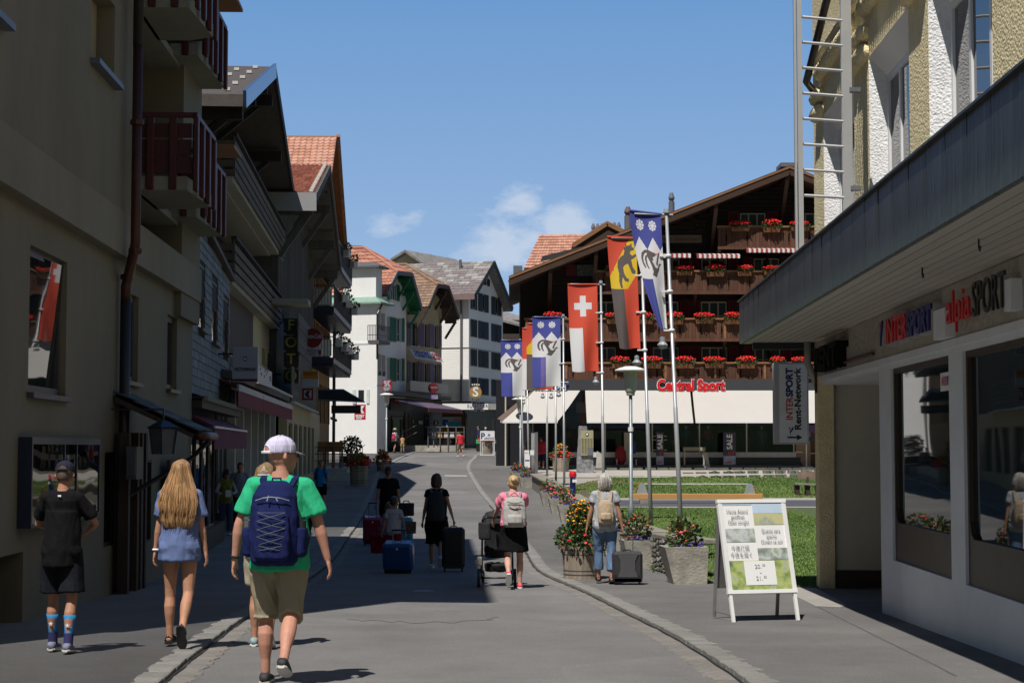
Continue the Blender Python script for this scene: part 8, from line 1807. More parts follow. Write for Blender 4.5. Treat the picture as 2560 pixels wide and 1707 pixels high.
 def socks(s,m,top=.3):
  for h,k,an,fp in s.legs:
   b=MB();q=an.lerp(k,top/.41);b.tube([an-Vector((0,0,.03)),an.lerp(q,.4),an.lerp(q,.8)+Vector((0,-.01,0)),q+Vector((0,-.014,0))],[.041,.042,.05,.058],14);b.build('sock',m,s.t,smooth=True)
 def hair(s,m,kind='short',seed=0,n=0):
  b=MB();rg=random.Random(seed)
  if kind=='short':rings(b,[(1.575,-.035,.05,.062),(1.60,-.03,.068,.076),(1.65,-.018,.081,.092),(1.69,-.012,.082,.098),(1.725,-.008,.071,.09),(1.75,-.006,.045,.062),(1.762,-.006,.012,.02)],s.Th,18);o=remesh(b,'hair',m,s.vox*.9,s.t,2,.003,22,(1,1,.3),seed)
  elif kind=='bun':rings(b,[(1.575,-.03,.05,.062),(1.60,-.028,.07,.078),(1.65,-.018,.081,.092),(1.69,-.012,.081,.098),(1.725,-.008,.071,.09),(1.75,-.006,.045,.062),(1.762,-.006,.012,.02)],s.Th,18);ball(b,s.Th((0,-.115,1.685)),.042,1.1,.9,.95);o=remesh(b,'hair',m,s.vox*.8,s.t,2,.004,26,(1,1,.3),seed)
  elif kind=='bob':rings(b,[(1.515,-.035,.07,.055),(1.545,-.03,.095,.08),(1.58,-.022,.102,.092),(1.63,-.014,.102,.105),(1.69,-.01,.095,.108),(1.735,-.008,.078,.09),(1.765,-.006,.05,.06),(1.778,-.006,.012,.02)],s.Th,20);o=remesh(b,'hair',m,s.vox*.8,s.t,2,.009,13,(1,1,.45),seed)
  elif kind=='long':
   rings(b,[(1.12,-.15,.11,.02),(1.18,-.15,.155,.036),(1.30,-.14,.172,.048),(1.42,-.12,.165,.055),(1.50,-.09,.145,.065),(1.57,-.055,.12,.08),(1.63,-.025,.092,.098),(1.69,-.012,.085,.102),(1.73,-.008,.07,.088),(1.757,-.006,.04,.055),(1.765,-.006,.012,.02)],s.Th,24);o=remesh(b,'hair',m,s.vox*.7,s.t,2,.008,12,(1,1,.16),seed)
  if n:
   st=MB()
   for i in range(n):
    a=math.pi+rg.uniform(.02,.98)*math.pi;pts=[];L_=rg.uniform(.78,1.03)if kind=='long' else rg.uniform(.8,1.1);ph=rg.uniform(0,6);am=rg.uniform(.002,.010)
    prof=[(1.755,-.006,.03,.04),(1.72,-.008,.076,.094),(1.65,-.018,.093,.108),(1.57,-.05,.122,.094),(1.47,-.10,.158,.070),(1.36,-.13,.178,.056),(1.25,-.145,.172,.048),(1.12,-.155,.13,.034)]if kind=='long' else[(1.77,-.006,.03,.04),(1.73,-.008,.082,.096),(1.66,-.014,.105,.115),(1.60,-.018,.110,.108),(1.55,-.025,.108,.092),(1.51,-.03,.09,.075)]
    m_=len(prof);K=max(3,int(m_*min(1,L_)))
    for j,(z,cy,rx,ry)in enumerate(prof[:K]):wv=am*math.sin(ph+j*1.5)*(j/m_)*2.2;pts.append(s.Th((math.cos(a)*(rx+.004)+wv,cy+math.sin(a)*(ry+.004)+wv*.5,z+(rg.uniform(-.04,.02)if j==K-1 else 0))))
    q=[pts[0]]
    for u_,v_ in zip(pts,pts[1:]):q+=[u_.lerp(v_,.5),v_]
    st.tube(q,[.0035]+[.0048]*(len(q)-3)+[.003,.001],4,rg.randrange(3))
   o2=st.build('hair_strands',[m,M(m.name+' light',[c*1.55 for c in m_hair_c.get(m.name,(.3,.2,.1))],.45,.2,10),M(m.name+' dark',[c*.6 for c in m_hair_c.get(m.name,(.3,.2,.1))],.5,.2,10)],s.t,smooth=True);o2['kind']='stuff'
  return o
 def cap_(s,m,brim=True,mb=None,opening=None,strap=None):
  b=MB();rings(b,[(1.655,-.006,.086,.108),(1.68,-.006,.0865,.109),(1.71,-.006,.083,.105),(1.742,-.006,.068,.087),(1.762,-.006,.042,.055),(1.772,-.006,.01,.014)],s.Th,20);o=remesh(b,'cap',m,s.vox*.8,s.t,1)
  if brim:
   q=MB();vs=[];n=12
   for k in range(n+1):
    a=math.pi*k/n;vs.append(s.Th((math.cos(a)*.078,.07+math.sin(a)*.02,1.668)));
   for k in range(n+1):a=math.pi*k/n;vs.append(s.Th((math.cos(a)*.078,.075+math.sin(a)*.10,1.66-.014*math.sin(a))))
   for k in range(n+1):a=math.pi*k/n;vs.append(s.Th((math.cos(a)*.078,.075+math.sin(a)*.10,1.654-.014*math.sin(a))))
   fs=[(k,k+1,n+1+k+1,n+1+k)for k in range(n)]+[(n+1+k,n+2+k,2*n+3+k,2*n+2+k)for k in range(n)]+[(k,2*n+2+k,2*n+3+k,k+1)for k in range(n)]
   q.add(vs,fs).build('brim',mb or m,o,smooth=False)
  seam_=MB()
  for k in range(6):a=math.pi*k/3+.3;seam_.tube([s.Th((math.cos(a)*r_,-.006+math.sin(a)*r_*1.26,z))for r_,z in((.0875,1.66),(.0875,1.69),(.079,1.725),(.055,1.757),(.01,1.776))],.0022,4)
  seam_.build('cap_seam',strap or m,o)
  if opening:
   q=MB();vs=[s.Th((0,-.1165,1.672))];
   for k in range(9):a=math.pi*k/8;vs.append(s.Th((math.cos(a)*.042,-.1165+.012*abs(math.cos(a))+.003*0,1.672+math.sin(a)*.040-.002)))
   q.add([v+Vector((0,0,0))for v in vs],[(0,k,k+1)for k in range(1,9)]).build('cap_opening',opening,o)
   rim=MB().tube([v for v in vs[1:]],.004,6);rim.build('cap_rim',strap or m,o);MB().tube([s.Th((x,-.118+.3*x*x*8,1.662))for x in(-.06,-.03,0,.03,.06)],.010,6).build('cap_strap',strap or m,o)
  return o
 def face(s,beard=None):
  e=MB()
  for sx in(-1,1):ball(e,s.Th((sx*.03,.098,1.648)),.011)
  e.build('eyes',M('eye dark',(.03,.02,.02),.3),s.t,smooth=True);m=MB();cap([s.Th((-.02,.107,1.575)),s.Th((0,.11,1.573)),s.Th((.02,.107,1.575))],[.005,.007,.005],m,6);m.build('mouth',M('lips',(.3,.09,.08),.5),s.t,smooth=True)
m_hair_c={}
def hm(name,c):m_hair_c[name]=c;return M(name,c,.45,.25,14,stretch=(1,1,.1),spec=.6)
def cloth(name,c,var=.1,bump=.35,sc=4,bs=90):return M(name,c,.88,var,sc,.6,8,bdist=.045,spec=.12,stretch=(1.2,1.2,.5))
def gp(px,Y):return Vector((P(px,1150,Y).x,Y,gz(Y)))
def side(px,Y):v=gp(px,Y);v.z+=KH;return v
def rpack(label,loc,rz,sc,T,m,w=.30,h=.46,d=.17,zc=1.18,straps=True,extra=None,off=-.13,vox=.01,name='backpack',strap_m=None,wS=.1):
 t=thing(name,label,'backpack',loc,rz);t.scale=(sc,)*3;b=MB();y0=off
 rings(b,[(zc-h/2,y0-d*.45,w*.38,d*.36),(zc-h/2+.03,y0-d*.5,w*.47,d*.5),(zc-h*.2,y0-d*.52,w*.5,d*.56),(zc+h*.1,y0-d*.5,w*.485,d*.52),(zc+h*.33,y0-d*.45,w*.44,d*.45),(zc+h*.45,y0-d*.36,w*.33,d*.34),(zc+h/2,y0-d*.3,w*.18,d*.2)],T,20)
 bd=remesh(b,'bag',m,vox/sc,t,1,.0035,11,(1,1,.7),4)
 sm=strap_m or m
 if straps:
  for sx in(-1,1):
   pts=[T((sx*wS*.75,off+.0,zc+h*.40)),T((sx*wS,-.09,1.475)),T((sx*wS*1.02,.0,1.50)),T((sx*wS*1.1,.09,1.44)),T((sx*wS*1.35,.145,1.32)),T((sx*wS*1.7,.10,1.15)),T((sx*wS*1.7,off+.02,zc-h*.35))]
   q=MB();
   for a,c in zip(pts,pts[1:]):q.bar(a,c,.045,.014,up=(0,-.3,1))
   q.build('strap',sm,t)
 MB().tube([T((-.035,off-.02,zc+h*.46)),T((-.03,off-.03,zc+h*.53)),T((.03,off-.03,zc+h*.53)),T((.035,off-.02,zc+h*.46))],.008,6).build('grab_handle',sm,t,smooth=True)
 return t,bd
B_=Pers('boy in black T-shirt and dark baseball cap looking down at something in his hands',side(160,15.0),1.63,-.04,legs=((10,8,0),(-5,8,8)),arms=((-.13,.30,1.10,(-1,-.5,-.5)),(.15,.30,1.10,(1,-.5,-.5))),nod=14,w=.87,sk='tanned skin',skc=(.40,.20,.125),vox=.010)
blk=cloth('black jersey',(.007,.007,.008));B_.shirt(blk,hem=.79,loose=.026,sleeve=.74,wr=.0055,sl_r=.072);B_.shorts(cloth('black sport shorts',(.012,.013,.018)),length=.86,widen=.02,loose=.03)
hd_=hm('brown cropped hair',(.09,.055,.035));B_.hair(hd_,'short');B_.cap_(cloth('navy cap',(.022,.024,.04)),opening=hd_);B_.socks(M('blue sock',(.01,.20,.45),.8,.1),.26);B_.shoes(M('grey blue trainer',(.16,.17,.24),.7,.5,30),M('off white sole',(.55,.53,.48),.6))
o=MB()
for h,k,an,fp in B_.legs:o.tube([an-Vector((0,0,.03)),an.lerp(k,.22)],[.0425,.0445],14)
o.build('sock_foot',M('navy sock',(.02,.02,.10),.8),B_.t);MB().prism([B_.T((-.013,-.128,1.437)),B_.T((.017,-.128,1.437)),B_.T((.017,-.126,1.452)),B_.T((-.013,-.126,1.452))],(0,-.003,0)).build('neck_emblem',m_wh2,B_.t)
for h,k,an,fp in B_.legs:
 c=an.lerp(k,.42)+Vector((.0,-.072,0));pts=[]
 for j in range(10):t_=math.pi/2+j*math.pi/5;q=.024 if j%2==0 else .009;pts.append(c+Vector((q*math.cos(t_),0,q*math.sin(t_))))
 MB().prism(pts,(0,.004,0)).build('star',m_wh2,B_.t)
ph=thing('phone','dark phone held in both hands by the boy in black','phone',B_.t.location,B_.t.rotation_euler.z);MB().box(-.04,.04,.36,.37,1.02,1.14).build('phone',m_black,ph)
Gi=Pers('girl with long light brown hair in faded blue T-shirt and dark shorts, mid step',side(453,15.6),1.64,-.02,legs=((6,6,0),(-10,30,62)),arms=((-.25,.02,.84),(.25,.02,.84)),fem=True,w=1.0,sk='warm skin',skc=(.46,.235,.145),vox=.010)
Gi.shirt(cloth('faded blue cotton',(.125,.17,.33)),hem=.80,loose=.028,sleeve=.70,wr=.006,sl_r=.070);Gi.shorts(cloth('dark denim shorts',(.015,.018,.035)),length=.20,loose=.016,top=1.0)
Gi.hair(hm('light brown hair',(.30,.165,.07)),'long',2,n=340);Gi.shoes(m_black,m_black,sandal=True)
a,e,w=Gi.arms[0];MB().lathe([(.028,-.01),(.036,0),(.028,.012)],12,e.lerp(w,.93)).build('bracelet',m_wh2,Gi.t)
Mg=Pers('large man in green T-shirt, white cap and khaki shorts walking away in the foreground',gp(702,12.95),1.80,-.04,legs=((5,6,0),(-15,32,22)),arms=((-.33,.0,.90,(-1,-.8,0)),(.35,.03,.88,(1,-.8,0))),turn=-52,w=1.08,head=1.09,sk='sunburnt skin',skc=(.50,.25,.175),vox=.010)
Mg.shirt(cloth('bright green jersey',(.03,.41,.20),.06),hem=.83,loose=.030,sleeve=.72,wr=.0055,sl_r=.070);Mg.shorts(cloth('khaki cotton',(.31,.27,.185),.08),length=1.04,widen=.0,loose=.022,legr=.075,wr=.006)
Mg.hair(hm('grey stubble',(.30,.22,.18)),'short')if False else None
Mg.cap_(cloth('white mesh cap',(.58,.55,.73),.04,.5,4,160),mb=M('grey brim',(.30,.29,.32),.7),opening=Mg.skm,strap=M('white piping',(.75,.73,.8),.6));Mg.shoes(M('black trainer',(.02,.02,.022),.7),M('worn white sole',(.5,.48,.45),.6))
gl=MB();gl.tube([Mg.Th((.082,-.01,1.655)),Mg.Th((.078,.09,1.655))],.003,6);gl.box(0,.001,0,.001,0,.001);
q=[Mg.Th(p)for p in((.012,.112,1.665),(.07,.098,1.668),(.068,.094,1.63),(.02,.114,1.625))];gl.prism(q,Mg.mh@Vector((.0,.004,0)))
q=[Mg.Th(p)for p in((-.012,.112,1.665),(-.07,.098,1.668),(-.068,.094,1.63),(-.02,.114,1.625))];gl.prism(q,Mg.mh@Vector((.0,.004,0)));gl.build('sunglasses',m_black,Mg.t)
a,e,w=Mg.arms[0];MB().tube([e.lerp(w,.90),e.lerp(w,.97)],.036,14).build('wristwatch',m_black,Mg.t)
mn=cloth('navy nylon',(.011,.017,.078),.12,.5,5,40);bk,bd=rpack('navy backpack with grey bungee cords on the man in green',Mg.t.location,Mg.t.rotation_euler.z,Mg.s,Mg.T,mn,.36,.60,.22,1.17,off=-.135,vox=.010,wS=.115)
cords=MB();yb_=-.135-.22*1.06-.012
def bp3(x,z):
 return Mg.T((x,-.418+.05*(x/.12)**2+(0 if z<1.2 else(z-1.2)*.28),z))
pts=[(-.10,.98),(.10,1.02),(-.10,1.08),(.10,1.14),(-.10,1.19),(.10,1.25),(-.10,1.25),(.10,1.19),(-.10,1.13),(.10,1.08),(-.10,1.02),(.10,.98)]
for a_,b_2 in zip(pts,pts[1:]):cords.tube([bp3(a_[0]+(b_2[0]-a_[0])*k/4,a_[1]+(b_2[1]-a_[1])*k/4)for k in range(5)],.0022,5)
cords.build('bungee_cord',M('grey cord',(.10,.115,.12),.7),bk)
pk=MB();
rings(pk,[(.91,-.345,.10,.03),(.93,-.36,.125,.045),(1.05,-.362,.135,.042),(1.15,-.352,.13,.035),(1.25,-.335,.11,.03),(1.33,-.315,.07,.02)],Mg.T,16);remesh(pk,'front_pocket',mn,.010,bk,1,.005,12,(1,1,.6))
for sx in(-1,1):
 pk=MB();rings(pk,[(.93,-.20,.03,.06,sx*.175),(.95,-.21,.045,.075,sx*.185),(1.08,-.21,.048,.078,sx*.19),(1.14,-.21,.042,.075,sx*.185)],Mg.T,14);remesh(pk,'side_pocket',mn,.010,bk,1,.005,14);MB().tube([Mg.T((sx*.195,-.22,1.10)),Mg.T((sx*.195,-.22,1.19))],[.032,.03],12).lathe([(.028,0),(.028,.02)],10,Mg.T((sx*.195,-.22,1.195))).build('bottle',M('steel bottle',(.3,.31,.33),.25,metal=.8)if sx<0 else m_black,bk)
z_=MB();z_.tube([bp3(x,1.31+.05*math.cos(x*9))for x in(-.12,-.06,0,.06,.12)],.004,5).tube([bp3(-.02,1.37),bp3(-.03,1.33)],.005,5).tube([bp3(.03,1.36),bp3(.045,1.33)],.005,5);z_.build('zip',M('zip grey',(.25,.27,.3),.5),bk)
W4=Pers('woman in pale grey cap and beige shorts half hidden behind the man in green',gp(664,16.0),1.66,0,legs=((8,8,0),(-12,20,30)),fem=True,vox=.014,fingers=False,sk='warm skin')
W4.shirt(cloth('cream blouse',(.42,.38,.30)),sleeve=.5);W4.shorts(cloth('beige shorts',(.42,.37,.28)),length=.75);W4.hair(hm('blond brown curls',(.25,.16,.08)),'bob',3);W4.cap_(cloth('pale grey cap',(.50,.50,.52)),opening=hm('blond brown curls',(.25,.16,.08)));W4.shoes(M('grey teal trainer',(.2,.3,.32),.7,.4,30),m_wh2)
M5=Pers('man in black T-shirt and cap pulling a red suitcase up the shaded road',gp(971,40.3),1.77,.04,legs=((16,8,0),(-14,22,25)),arms=((-.30,-.12,.80),(.28,.02,.84)),sk='tanned skin',vox=.016,fingers=False)
M5.shirt(blk,sleeve=.6,loose=.03);M5.shorts(cloth('black trousers',(.012,.012,.013)),length=.95);M5.hair(hd_,'short');M5.cap_(m_black,brim=True);M5.shoes(m_black,m_black)
def suitcase(label,loc,rz,w,h,d,m,handle=.3,tilt=0,ribs=0,soft=None,name='suitcase',logo=True):
 t=thing(name,label,'suitcase',loc,rz);ml=Matrix.Rotation(R(tilt),4,'X');b=MB();b.box(-w/2,w/2,-d/2,d/2,.06,h);bm_o=b.build('shell',m,t,bevel=min(w,d)*.16,smooth=False);bm_o.rotation_euler=(R(tilt),0,0)
 def add(mb,nm,mt,**k):o=mb.build(nm,mt,t,rot=(R(tilt),0,0),**k);return o
 for x in(-w/2+.05,w/2-.05):add(MB().lathe([(.035,-.015),(.035,.015)],12),'wheel',m_black).matrix_local=ml@Matrix.Translation((x,-d/2+.05,.035))@Matrix.Rotation(math.pi/2,4,'Y')
 if handle:add(MB().bar((-w*.2,d*.3,h-.02),(-w*.2,d*.3,h+handle),.016).bar((w*.2,d*.3,h-.02),(w*.2,d*.3,h+handle),.016),'handle_tube',M('chrome tube',(.5,.5,.52),.25,metal=1));add(MB().box(-w*.23,w*.23,d*.3-.015,d*.3+.015,h+handle,h+handle+.028),'handle',m_black)
 add(MB().tube([(-.06,0,h-.005),(-.05,0,h+.025),(.05,0,h+.025),(.06,0,h-.005)],.009,6),'grab_handle',m_black)
 if logo:add(MB().lathe([(.02,0),(.02,.006)],12),'logo',m_wh2).matrix_local=ml@Matrix.Translation((0,-d/2-.004,h*.86))@Matrix.Rotation(math.pi/2,4,'X')
 g=MB();g.box(-w*.44,w*.44,-d/2-.012,-d/2+.02,h*.09,h*.2);add(g,'base_panel',m_black)
 for x in([-w*.3,-w*.1,w*.1,w*.3]if ribs else[]):add(MB().box(x-.012,x+.012,-d/2-.006,-d/2+.01,h*.24,h*.9),'rib',m)
 return t
m_rs=M('red polycarbonate',(.24,.010,.03),.25,.06,coat=.4);m_bs=M('royal blue polycarbonate',(.008,.07,.24),.3,.06,coat=.4);m_ks=M('black canvas case',(.016,.016,.02),.75,.2,8)
suitcase('glossy red suitcase pulled by the man in black T-shirt',gp(932,39.4),.1,.44,.66,.28,m_rs,.28,12)
suitcase('turquoise suitcase carrying a black bag, behind the child',gp(1014,38.4),0,.34,.66,.26,M('turquoise case',(.02,.30,.48),.4,.06),0,5,logo=False)
t=thing('travel_bag','black soft bag balanced on top of the turquoise suitcase','bag',gp(1016,38.4)+Vector((0,0,.70)));b=MB();b.box(-.17,.17,-.13,.13,0,.28);o=remesh(b,'bag',m_ks,.018,t,6,.006,9);MB().tube([(-.08,0,.26),(-.05,0,.33),(.05,0,.33),(.08,0,.26)],.012,6).build('strap',m_black,t)
t=thing('shoulder_bag','small patterned brown bag hanging beside the turquoise suitcase','bag',gp(1028,37.8)+Vector((0,0,.34)));remesh(MB().box(-.11,.11,-.06,.06,0,.26),'bag',M('patterned cloth',(.12,.08,.05),.8,.9,18),.018,t,5,.004)
C6=Pers('child in white T-shirt and red shorts pulling a blue suitcase',gp(986,31.2),1.25,-.1,legs=((12,8,0),(-14,20,20)),arms=((-.30,-.10,.82),(.34,-.18,.84)),w=.92,vox=.014,fingers=False,turn=-25,head=1.22,sk='warm skin')
C6.shirt(cloth('white cotton',(.50,.51,.54)),hem=.9,sleeve=.6);C6.shorts(cloth('red shorts',(.28,.01,.03)),length=.6);C6.hair(hm('dark brown hair',(.035,.022,.016)),'short');C6.shoes(m_black,m_wh2)
suitcase('royal blue hard suitcase nearest the camera, pulled by the child',gp(999,29.6),-.08,.52,.55,.30,m_bs,.17,14)
C7=Pers('small child with brown hair half hidden behind the child in white',gp(972,33.5),1.08,0,w=.9,vox=.02,fingers=False,head=1.25,fem=True,sk='warm skin');C7.shirt(M('striped jersey',(.25,.16,.24),.8,.6,20),hem=.8,sleeve=1.6);C7.shorts(blk,length=1.6);C7.hair(hm('chestnut hair',(.14,.07,.04)),'bob',5);C7.shoes(m_black,m_black)
t=thing('duffel_bag','dark red soft bag carried low beside the child in white','bag',gp(948,31.4)+Vector((0,0,.26)));remesh(MB().box(-.14,.14,-.13,.13,0,.33),'bag',cloth('dark red nylon',(.16,.008,.02)),.016,t,7,.006,8);MB().tube([(-.06,0,.31),(0,0,.45),(.06,0,.31)],.012,6).build('strap',m_black,t)
W7=Pers('woman in black with short dark hair and grey backpack pulling a black suitcase',gp(1092,31.0),1.68,-.03,legs=((10,6,0),(-14,34,48)),arms=((-.27,.03,.84),(.36,-.22,.82)),fem=True,turn=-12,vox=.013,fingers=False,sk='warm skin')
W7.shirt(blk,hem=.84,sleeve=.3,loose=.028);W7.shorts(blk,length=1.05,loose=.05,legr=.09);W7.hair(hm('dark brown short hair',(.045,.025,.018)),'bob',7);W7.shoes(M('white trainer',(.55,.57,.62),.6),m_wh2)
rpack('dark grey backpack on the woman in black',W7.t.location,W7.t.rotation_euler.z,W7.s,W7.T,cloth('slate nylon',(.035,.042,.047)),.34,.54,.18,1.17,off=-.12,vox=.014,strap_m=cloth('grey strap',(.13,.15,.18)),wS=.1)
suitcase('tall black soft suitcase pulled by the woman in black',gp(1134,30.1),.03,.40,.76,.30,m_ks,0,3,logo=False,ribs=1)
W8=Pers('blonde woman in pink T-shirt and black skirt pushing a pram',gp(1284,25.5),1.65,.06,legs=((-6,48,48),(4,4,0)),arms=((-.30,.42,1.05,(-1,-.6,-.4)),(.06,.46,1.05,(1,-.4,-.8))),fem=True,w=1.05,vox=.011,sk='fair skin',skc=(.55,.33,.25),lean=4)
W8.shirt(cloth('light pink cotton',(.78,.24,.35)),hem=.97,sleeve=.55,loose=.035,wr=.006,sl_r=.085);W8.shorts(blk,length=.80,loose=.03,skirt=True,widen=.03);W8.hair(hm('blonde hair',(.52,.36,.17)),'bun',4,0);W8.shoes(M('coral trainer',(.80,.06,.10),.6),m_wh2)
mp_=cloth('light grey canvas',(.40,.39,.37));bk,bd=rpack('square light grey backpack on the woman in pink',W8.t.location,W8.t.rotation_euler.z,W8.s,W8.T,mp_,.37,.47,.17,1.18,off=-.12,vox=.010,wS=.10,strap_m=cloth('grey strap light',(.30,.29,.27)))
pk=MB();rings(pk,[(.99,-.285,.09,.02),(1.01,-.30,.12,.035),(1.10,-.30,.12,.035),(1.14,-.29,.11,.02)],W8.T,14);remesh(pk,'front_pocket',mp_,.012,bk,1,.003,14)
z_=MB();z_.tube([W8.T((x,-.302,1.27-.05*(1-(x/.09)**2)))for x in(-.09,-.05,0,.05,.09)],.006,6).tube([W8.T((x,-.295,1.31+.03*(x/.12)**2))for x in(-.12,-.06,0,.06,.12)],.006,6).tube([W8.T((x,-.17,1.41+.07*(1-(x/.07)**2)))for x in(-.07,-.04,0,.04,.07)],.007,6);z_.build('straps_detail',M('dark grey webbing',(.08,.08,.085),.7),bk);MB().box(-.035,.035,-.312,-.304,1.285+W8.dz,1.305+W8.dz).build('leather_tag',M('pinkish tag',(.4,.2,.2)),bk)
pr=thing('pram','black pushchair with folded hood pushed by the woman in pink','pram',gp(1243,26.3),.0);m_pr=M('pram black cloth',(.014,.014,.016),.8,.2,8)
f=MB()
for sx in(-.24,.24):f.tube([(sx,-.38,.12),(sx*.95,-.05,.55),(sx*.9,-.42,1.0),(sx*.6,-.50,1.05)],.016,8).tube([(sx,.48,.10),(sx*.95,.0,.58)],.016,8).tube([(sx,-.40,.13),(sx,.45,.13)],.012,6)
f.tube([(-.145,-.50,1.05),(.145,-.50,1.05)],.02,8).tube([(-.24,-.38,.14),(.24,-.38,.14)],.014,6);f.build('frame',m_black,pr,smooth=True)
for x,y,r in((-.27,-.40,.14),(.27,-.40,.14),(-.22,.46,.10),(.22,.46,.10)):
 wl_=MB().lathe([(r*.8,-.022),(r,-.018),(r,.018),(r*.8,.022)],20).build('wheel',m_black,pr,(x,y,r),(0,math.pi/2,0));MB().lathe([(r*.25,-.026),(r*.72,-.02),(r*.72,.02),(r*.25,.026)],12).build('rim',M('rim grey',(.2,.2,.2),.4),wl_)
b=MB();rings(b,[(.42,.05,.18,.20),(.55,.0,.20,.22),(.72,-.08,.20,.15),(.9,-.14,.19,.12),(.98,-.14,.14,.10)],lambda p:p,16);remesh(b,'seat',m_pr,.016,pr,2,.006,9);b=MB();rings(b,[(.93,-.1,.23,.22),(1.02,-.08,.225,.21),(1.10,-.06,.17,.16),(1.13,-.05,.06,.06)],lambda p:p,16);remesh(b,'hood',m_pr,.016,pr,2,.008,10,(1,.3,1));b=MB();rings(b,[(.22,-.1,.17,.2),(.34,-.1,.2,.24)],lambda p:p,14);remesh(b,'basket',m_pr,.018,pr,3,.01,7);remesh(MB().box(-.30,-.22,-.5,-.38,.32,.46),'pouch',M('pale pouch',(.38,.35,.3),.8),.015,pr,4)
remesh(MB().box(-.27,-.1,-.52,-.46,.72,.97),'hanging_bag',cloth('charcoal cloth',(.03,.032,.036)),.015,pr,5,.008,8)
W9=Pers('grey haired woman in flowered T-shirt and cropped jeans with beige backpack',side(1512,26.1),1.62,.0,legs=((14,10,0),(-4,8,12)),arms=((-.30,.06,.86),(.30,-.02,.80)),fem=True,w=1.04,vox=.011,sk='tanned skin',skc=(.44,.23,.16))
m_fl=cloth('grey flowered cotton',(.36,.39,.41));nt=m_fl.node_tree;N=nt.nodes;L=nt.links;v=N.new('ShaderNodeTexVoronoi');v.inputs['Scale'].default_value=22;tc=N.new('ShaderNodeTexCoord');L.new(tc.outputs['Object'],v.inputs['Vector']);rp=N.new('ShaderNodeValToRGB');rp.color_ramp.interpolation='CONSTANT';rp.color_ramp.elements[0].color=(1,1,1,1);rp.color_ramp.elements[1].position=.26;rp.color_ramp.elements[1].color=(0,0,0,1);L.new(v.outputs['Distance'],rp.inputs[0])
b_=N['Principled BSDF'];src=b_.inputs['Base Color'].links[0].from_socket;hs=N.new('ShaderNodeMix');hs.data_type='RGBA';mm=N.new('ShaderNodeMix');mm.data_type='RGBA';mm.inputs[6].default_value=(.06,.08,.13,1);mm.inputs[7].default_value=(.35,.17,.3,1);L.new(v.outputs['Color'],mm.inputs[0]);m_f=N.new('ShaderNodeMath');m_f.operation='MULTIPLY';m_f.inputs[1].default_value=.5;L.new(rp.outputs[0],m_f.inputs[0]);L.new(m_f.outputs[0],hs.inputs[0]);L.new(src,hs.inputs[6]);L.new(mm.outputs[2],hs.inputs[7]);L.new(hs.outputs[2],b_.inputs['Base Color'])
W9.shirt(m_fl,hem=.90,sleeve=.42,loose=.03,wr=.006,sl_r=.072);W9.shorts(cloth('light blue denim',(.13,.205,.34),.2),length=1.72,loose=.012,legr=.066,name='jeans',wr=.006);W9.hair(hm('silver grey hair',(.42,.40,.36)),'bob',9,150);W9.shoes(M('dark red sandal',(.10,.02,.02),.6),m_black,sandal=True)
mb9=cloth('beige nylon',(.44,.34,.24));bk,bd=rpack('small beige backpack on the grey haired woman',W9.t.location,W9.t.rotation_euler.z,W9.s,W9.T,mb9,.27,.40,.14,1.15,off=-.13,vox=.010,wS=.10)
pk=MB();rings(pk,[(1.02,-.265,.07,.02),(1.04,-.275,.09,.03),(1.12,-.272,.09,.028),(1.14,-.265,.08,.012)],W9.T,14);remesh(pk,'front_pocket',mb9,.012,bk,1,.003,14)
suitcase('grey and black trolley case held by the grey haired woman',side(1567,25.9),.0,.45,.49,.24,M('dark grey nylon',(.028,.028,.032),.7,.15,6),.23,0);tc_=[o for o in bpy.data.objects if o.get('label')=='grey and black trolley case held by the grey haired woman'][0];MB().prism([(-.15,-.128,.12),(.15,-.128,.12),(.11,-.128,.22),(.11,-.128,.36),(.16,-.128,.47),(-.16,-.128,.47),(-.11,-.128,.36),(-.11,-.128,.22)],(0,-.008,0)).build('front_panel',M('mid grey nylon',(.07,.07,.075),.7),tc_,recalc=True);MB().box(-.215,.215,-.132,-.11,.05,.15).build('lower_guard',m_black,tc_)
def simple(label,loc,H,rz,top,bottom,hairm,hk='short',fem=False,vox=.026,slv=.6,length=.8,shoe=None,capm=None,skn='tanned skin',**k):
 p=Pers(label,loc,H,rz,fem=fem,vox=vox,fingers=False,sk=skn,**k);p.shirt(top,sleeve=slv,wr=.003);p.shorts(bottom,length=length);p.hair(hairm,hk);p.shoes(shoe or m_black,m_black)
 if capm:p.cap_(capm)
 return p
hb=M('very dark hair',(.02,.016,.014),.5)
p=simple('woman in bright blue top walking towards the camera on the left pavement',side(803,55),1.66,math.pi,cloth('sky blue top',(.02,.22,.48)),blk,hb,'bun',True,vox=.02,legs=((14,8,0),(-14,22,22)));p.face();rpack('dark backpack straps worn by the woman in blue',p.t.location,math.pi,p.s,p.T,m_ks,.3,.4,.15,off=-.12,vox=.02)
p=simple('woman in yellow green vest and jeans reading a leaflet by the shops',side(566,42.6),1.60,math.pi+.3,cloth('olive yellow vest',(.22,.21,.03)),cloth('blue jeans',(.07,.09,.16)),hb,'bob',True,vox=.018,slv=0,length=1.85,shoe=m_wh2,arms=((-.10,.28,1.1,(-1,-.5,-.5)),(.12,.28,1.1,(1,-.5,-.5))),legs=((3,3,0),(-3,3,0)),nod=10);p.face()
b=MB()
for i in(0,1):a,e,w=p.arms[i];b.tube([a,e,e.lerp(w,.8)],[.058,.05,.04],10)
remesh(b,'sleeves',cloth('white sleeve',(.45,.46,.5)),.02,p.t,1);hb2=MB();rings(hb2,[(1.68,0,.13,.15),(1.69,0,.13,.15),(1.70,0,.09,.11),(1.76,0,.08,.09),(1.78,0,.04,.05)],p.Th,16);hb2.build('hat',m_black,p.t,smooth=True)
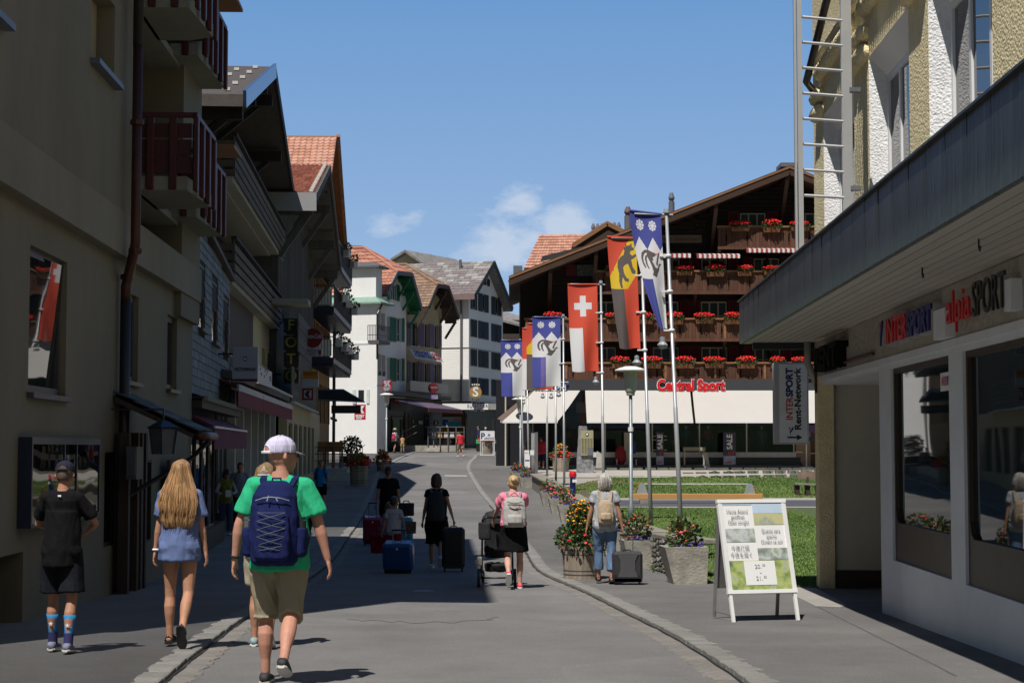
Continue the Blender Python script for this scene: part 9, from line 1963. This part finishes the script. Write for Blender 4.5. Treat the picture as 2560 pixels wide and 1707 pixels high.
lf=thing('leaflet','pale folded leaflet held by the woman in yellow green','leaflet',p.t.location,p.t.rotation_euler.z);MB().box(-.08,.06,.34,.345,.95,1.12).build('leaflet',m_pap,lf)
p=simple('man in white polo shirt standing behind the woman in yellow green',side(601,44.6),1.76,math.pi,cloth('greyish polo',(.30,.33,.38)),cloth('dark trousers',(.03,.03,.04)),hb,'short',vox=.02,slv=.8,length=1.9,shoe=m_wh2,arms=((-.12,.28,1.1,(-1,-.5,-.5)),None),legs=((3,3,0),(-3,3,0)));p.face()
m_wc2=cloth('white blouse',(.62,.62,.6));p=simple('woman in straw hat and white shirt with pink backpack on the sunny pavement',side(987,119),1.66,-.5,m_wc2,blk,hb,'short',True,slv=1.3,length=.7,arms=(None,(.4,.1,.85)))
q=MB();rings(q,[(1.70,0,.17,.19),(1.71,0,.17,.19),(1.72,0,.10,.12),(1.80,0,.09,.10),(1.82,0,.05,.06)],p.Th,16);q.build('hat',M('straw',(.5,.44,.3),.8),p.t);rpack('pink backpack on the woman in the straw hat',p.t.location,-.5,p.s,p.T,M('hot pink nylon',(.55,.03,.10),.7),.3,.44,.16,off=-.12,vox=.03)
simple('little girl in pale yellow skirt beside the woman in the straw hat',side(1006,118.6),1.24,.2,M('tan top',(.45,.25,.12),.8),M('lime skirt',(.60,.66,.22),.8),hb,'short',True,length=.55,head=1.2,w=.9)
p=simple('man in red polo shirt and khaki shorts standing in the road bend',gp(1151,113.2),1.68,.5,M('red polo',(.50,.015,.03),.8,.15),M('khaki shorts',(.27,.22,.17),.8),hb,'short',legs=((16,4,0),(-16,4,0)),length=.85,shoe=m_wh2,w=1.1,slv=.8)
p=simple('white haired man in checked shirt behind the parking board',side(1214,119.5),1.76,math.pi,M('checked shirt',(.4,.42,.48),.8,.4,20),blk,hm('white hair',(.6,.6,.58)),'short');p.face()
simple('dark clothed person near the hotel entrance left of the parking board',side(1196,127),1.72,math.pi*.5,M('navy jacket',(.02,.03,.12)),blk,hb,'short',length=1.9,slv=1.6)
simple('big person in red shirt and dark shorts seen from behind at the shop entrance',side(1353,92.6),1.84,.0,M('crimson shirt',(.33,.01,.025),.8),cloth('navy shorts',(.015,.018,.05)),hb,'short',length=1.0,w=1.15)
simple('woman with long brown hair and white top in the shade of the left awning',side(1319,94.5),1.64,.3,M('white top',(.6,.55,.55),.8),blk,hm('long brown hair',(.10,.06,.035)),'long',True)
bn=thing('park_bench','dark bench with the seated couple under the leafy shrub','bench',side(885,88)+Vector((0,.1,0)));MB().box(-.75,.75,-.2,.25,.40,.45).build('seat',m_dkwood,bn);MB().box(-.75,.75,.25,.29,.55,.9).build('backrest',m_dkwood,bn)
for x in(-.65,.58):MB().box(x,x+.07,-.15,.25,0,.4).build('leg',m_dkwood,bn)
for i,(px,lab,mt)in enumerate(((876,'left one of two people sitting on the shaded bench',(.25,.12,.12)),(893,'right one of two people sitting on the shaded bench, pale shirt',(.3,.28,.3)))):
 p=Pers(lab,side(px,88),1.66,math.pi+.3*(1-i),legs=((84,84,0),(80,78,0)),arms=((-.15,.35,1.0),(.15,.35,1.0)),seat=1,vox=.026,fingers=False,sk='tanned skin',lean=8);p.shirt(M('seated shirt %d'%i,mt,.8),sleeve=.6,wr=.003);p.shorts(blk,length=.8);p.hair(hb,'short');p.shoes(m_black,m_black);p.face()
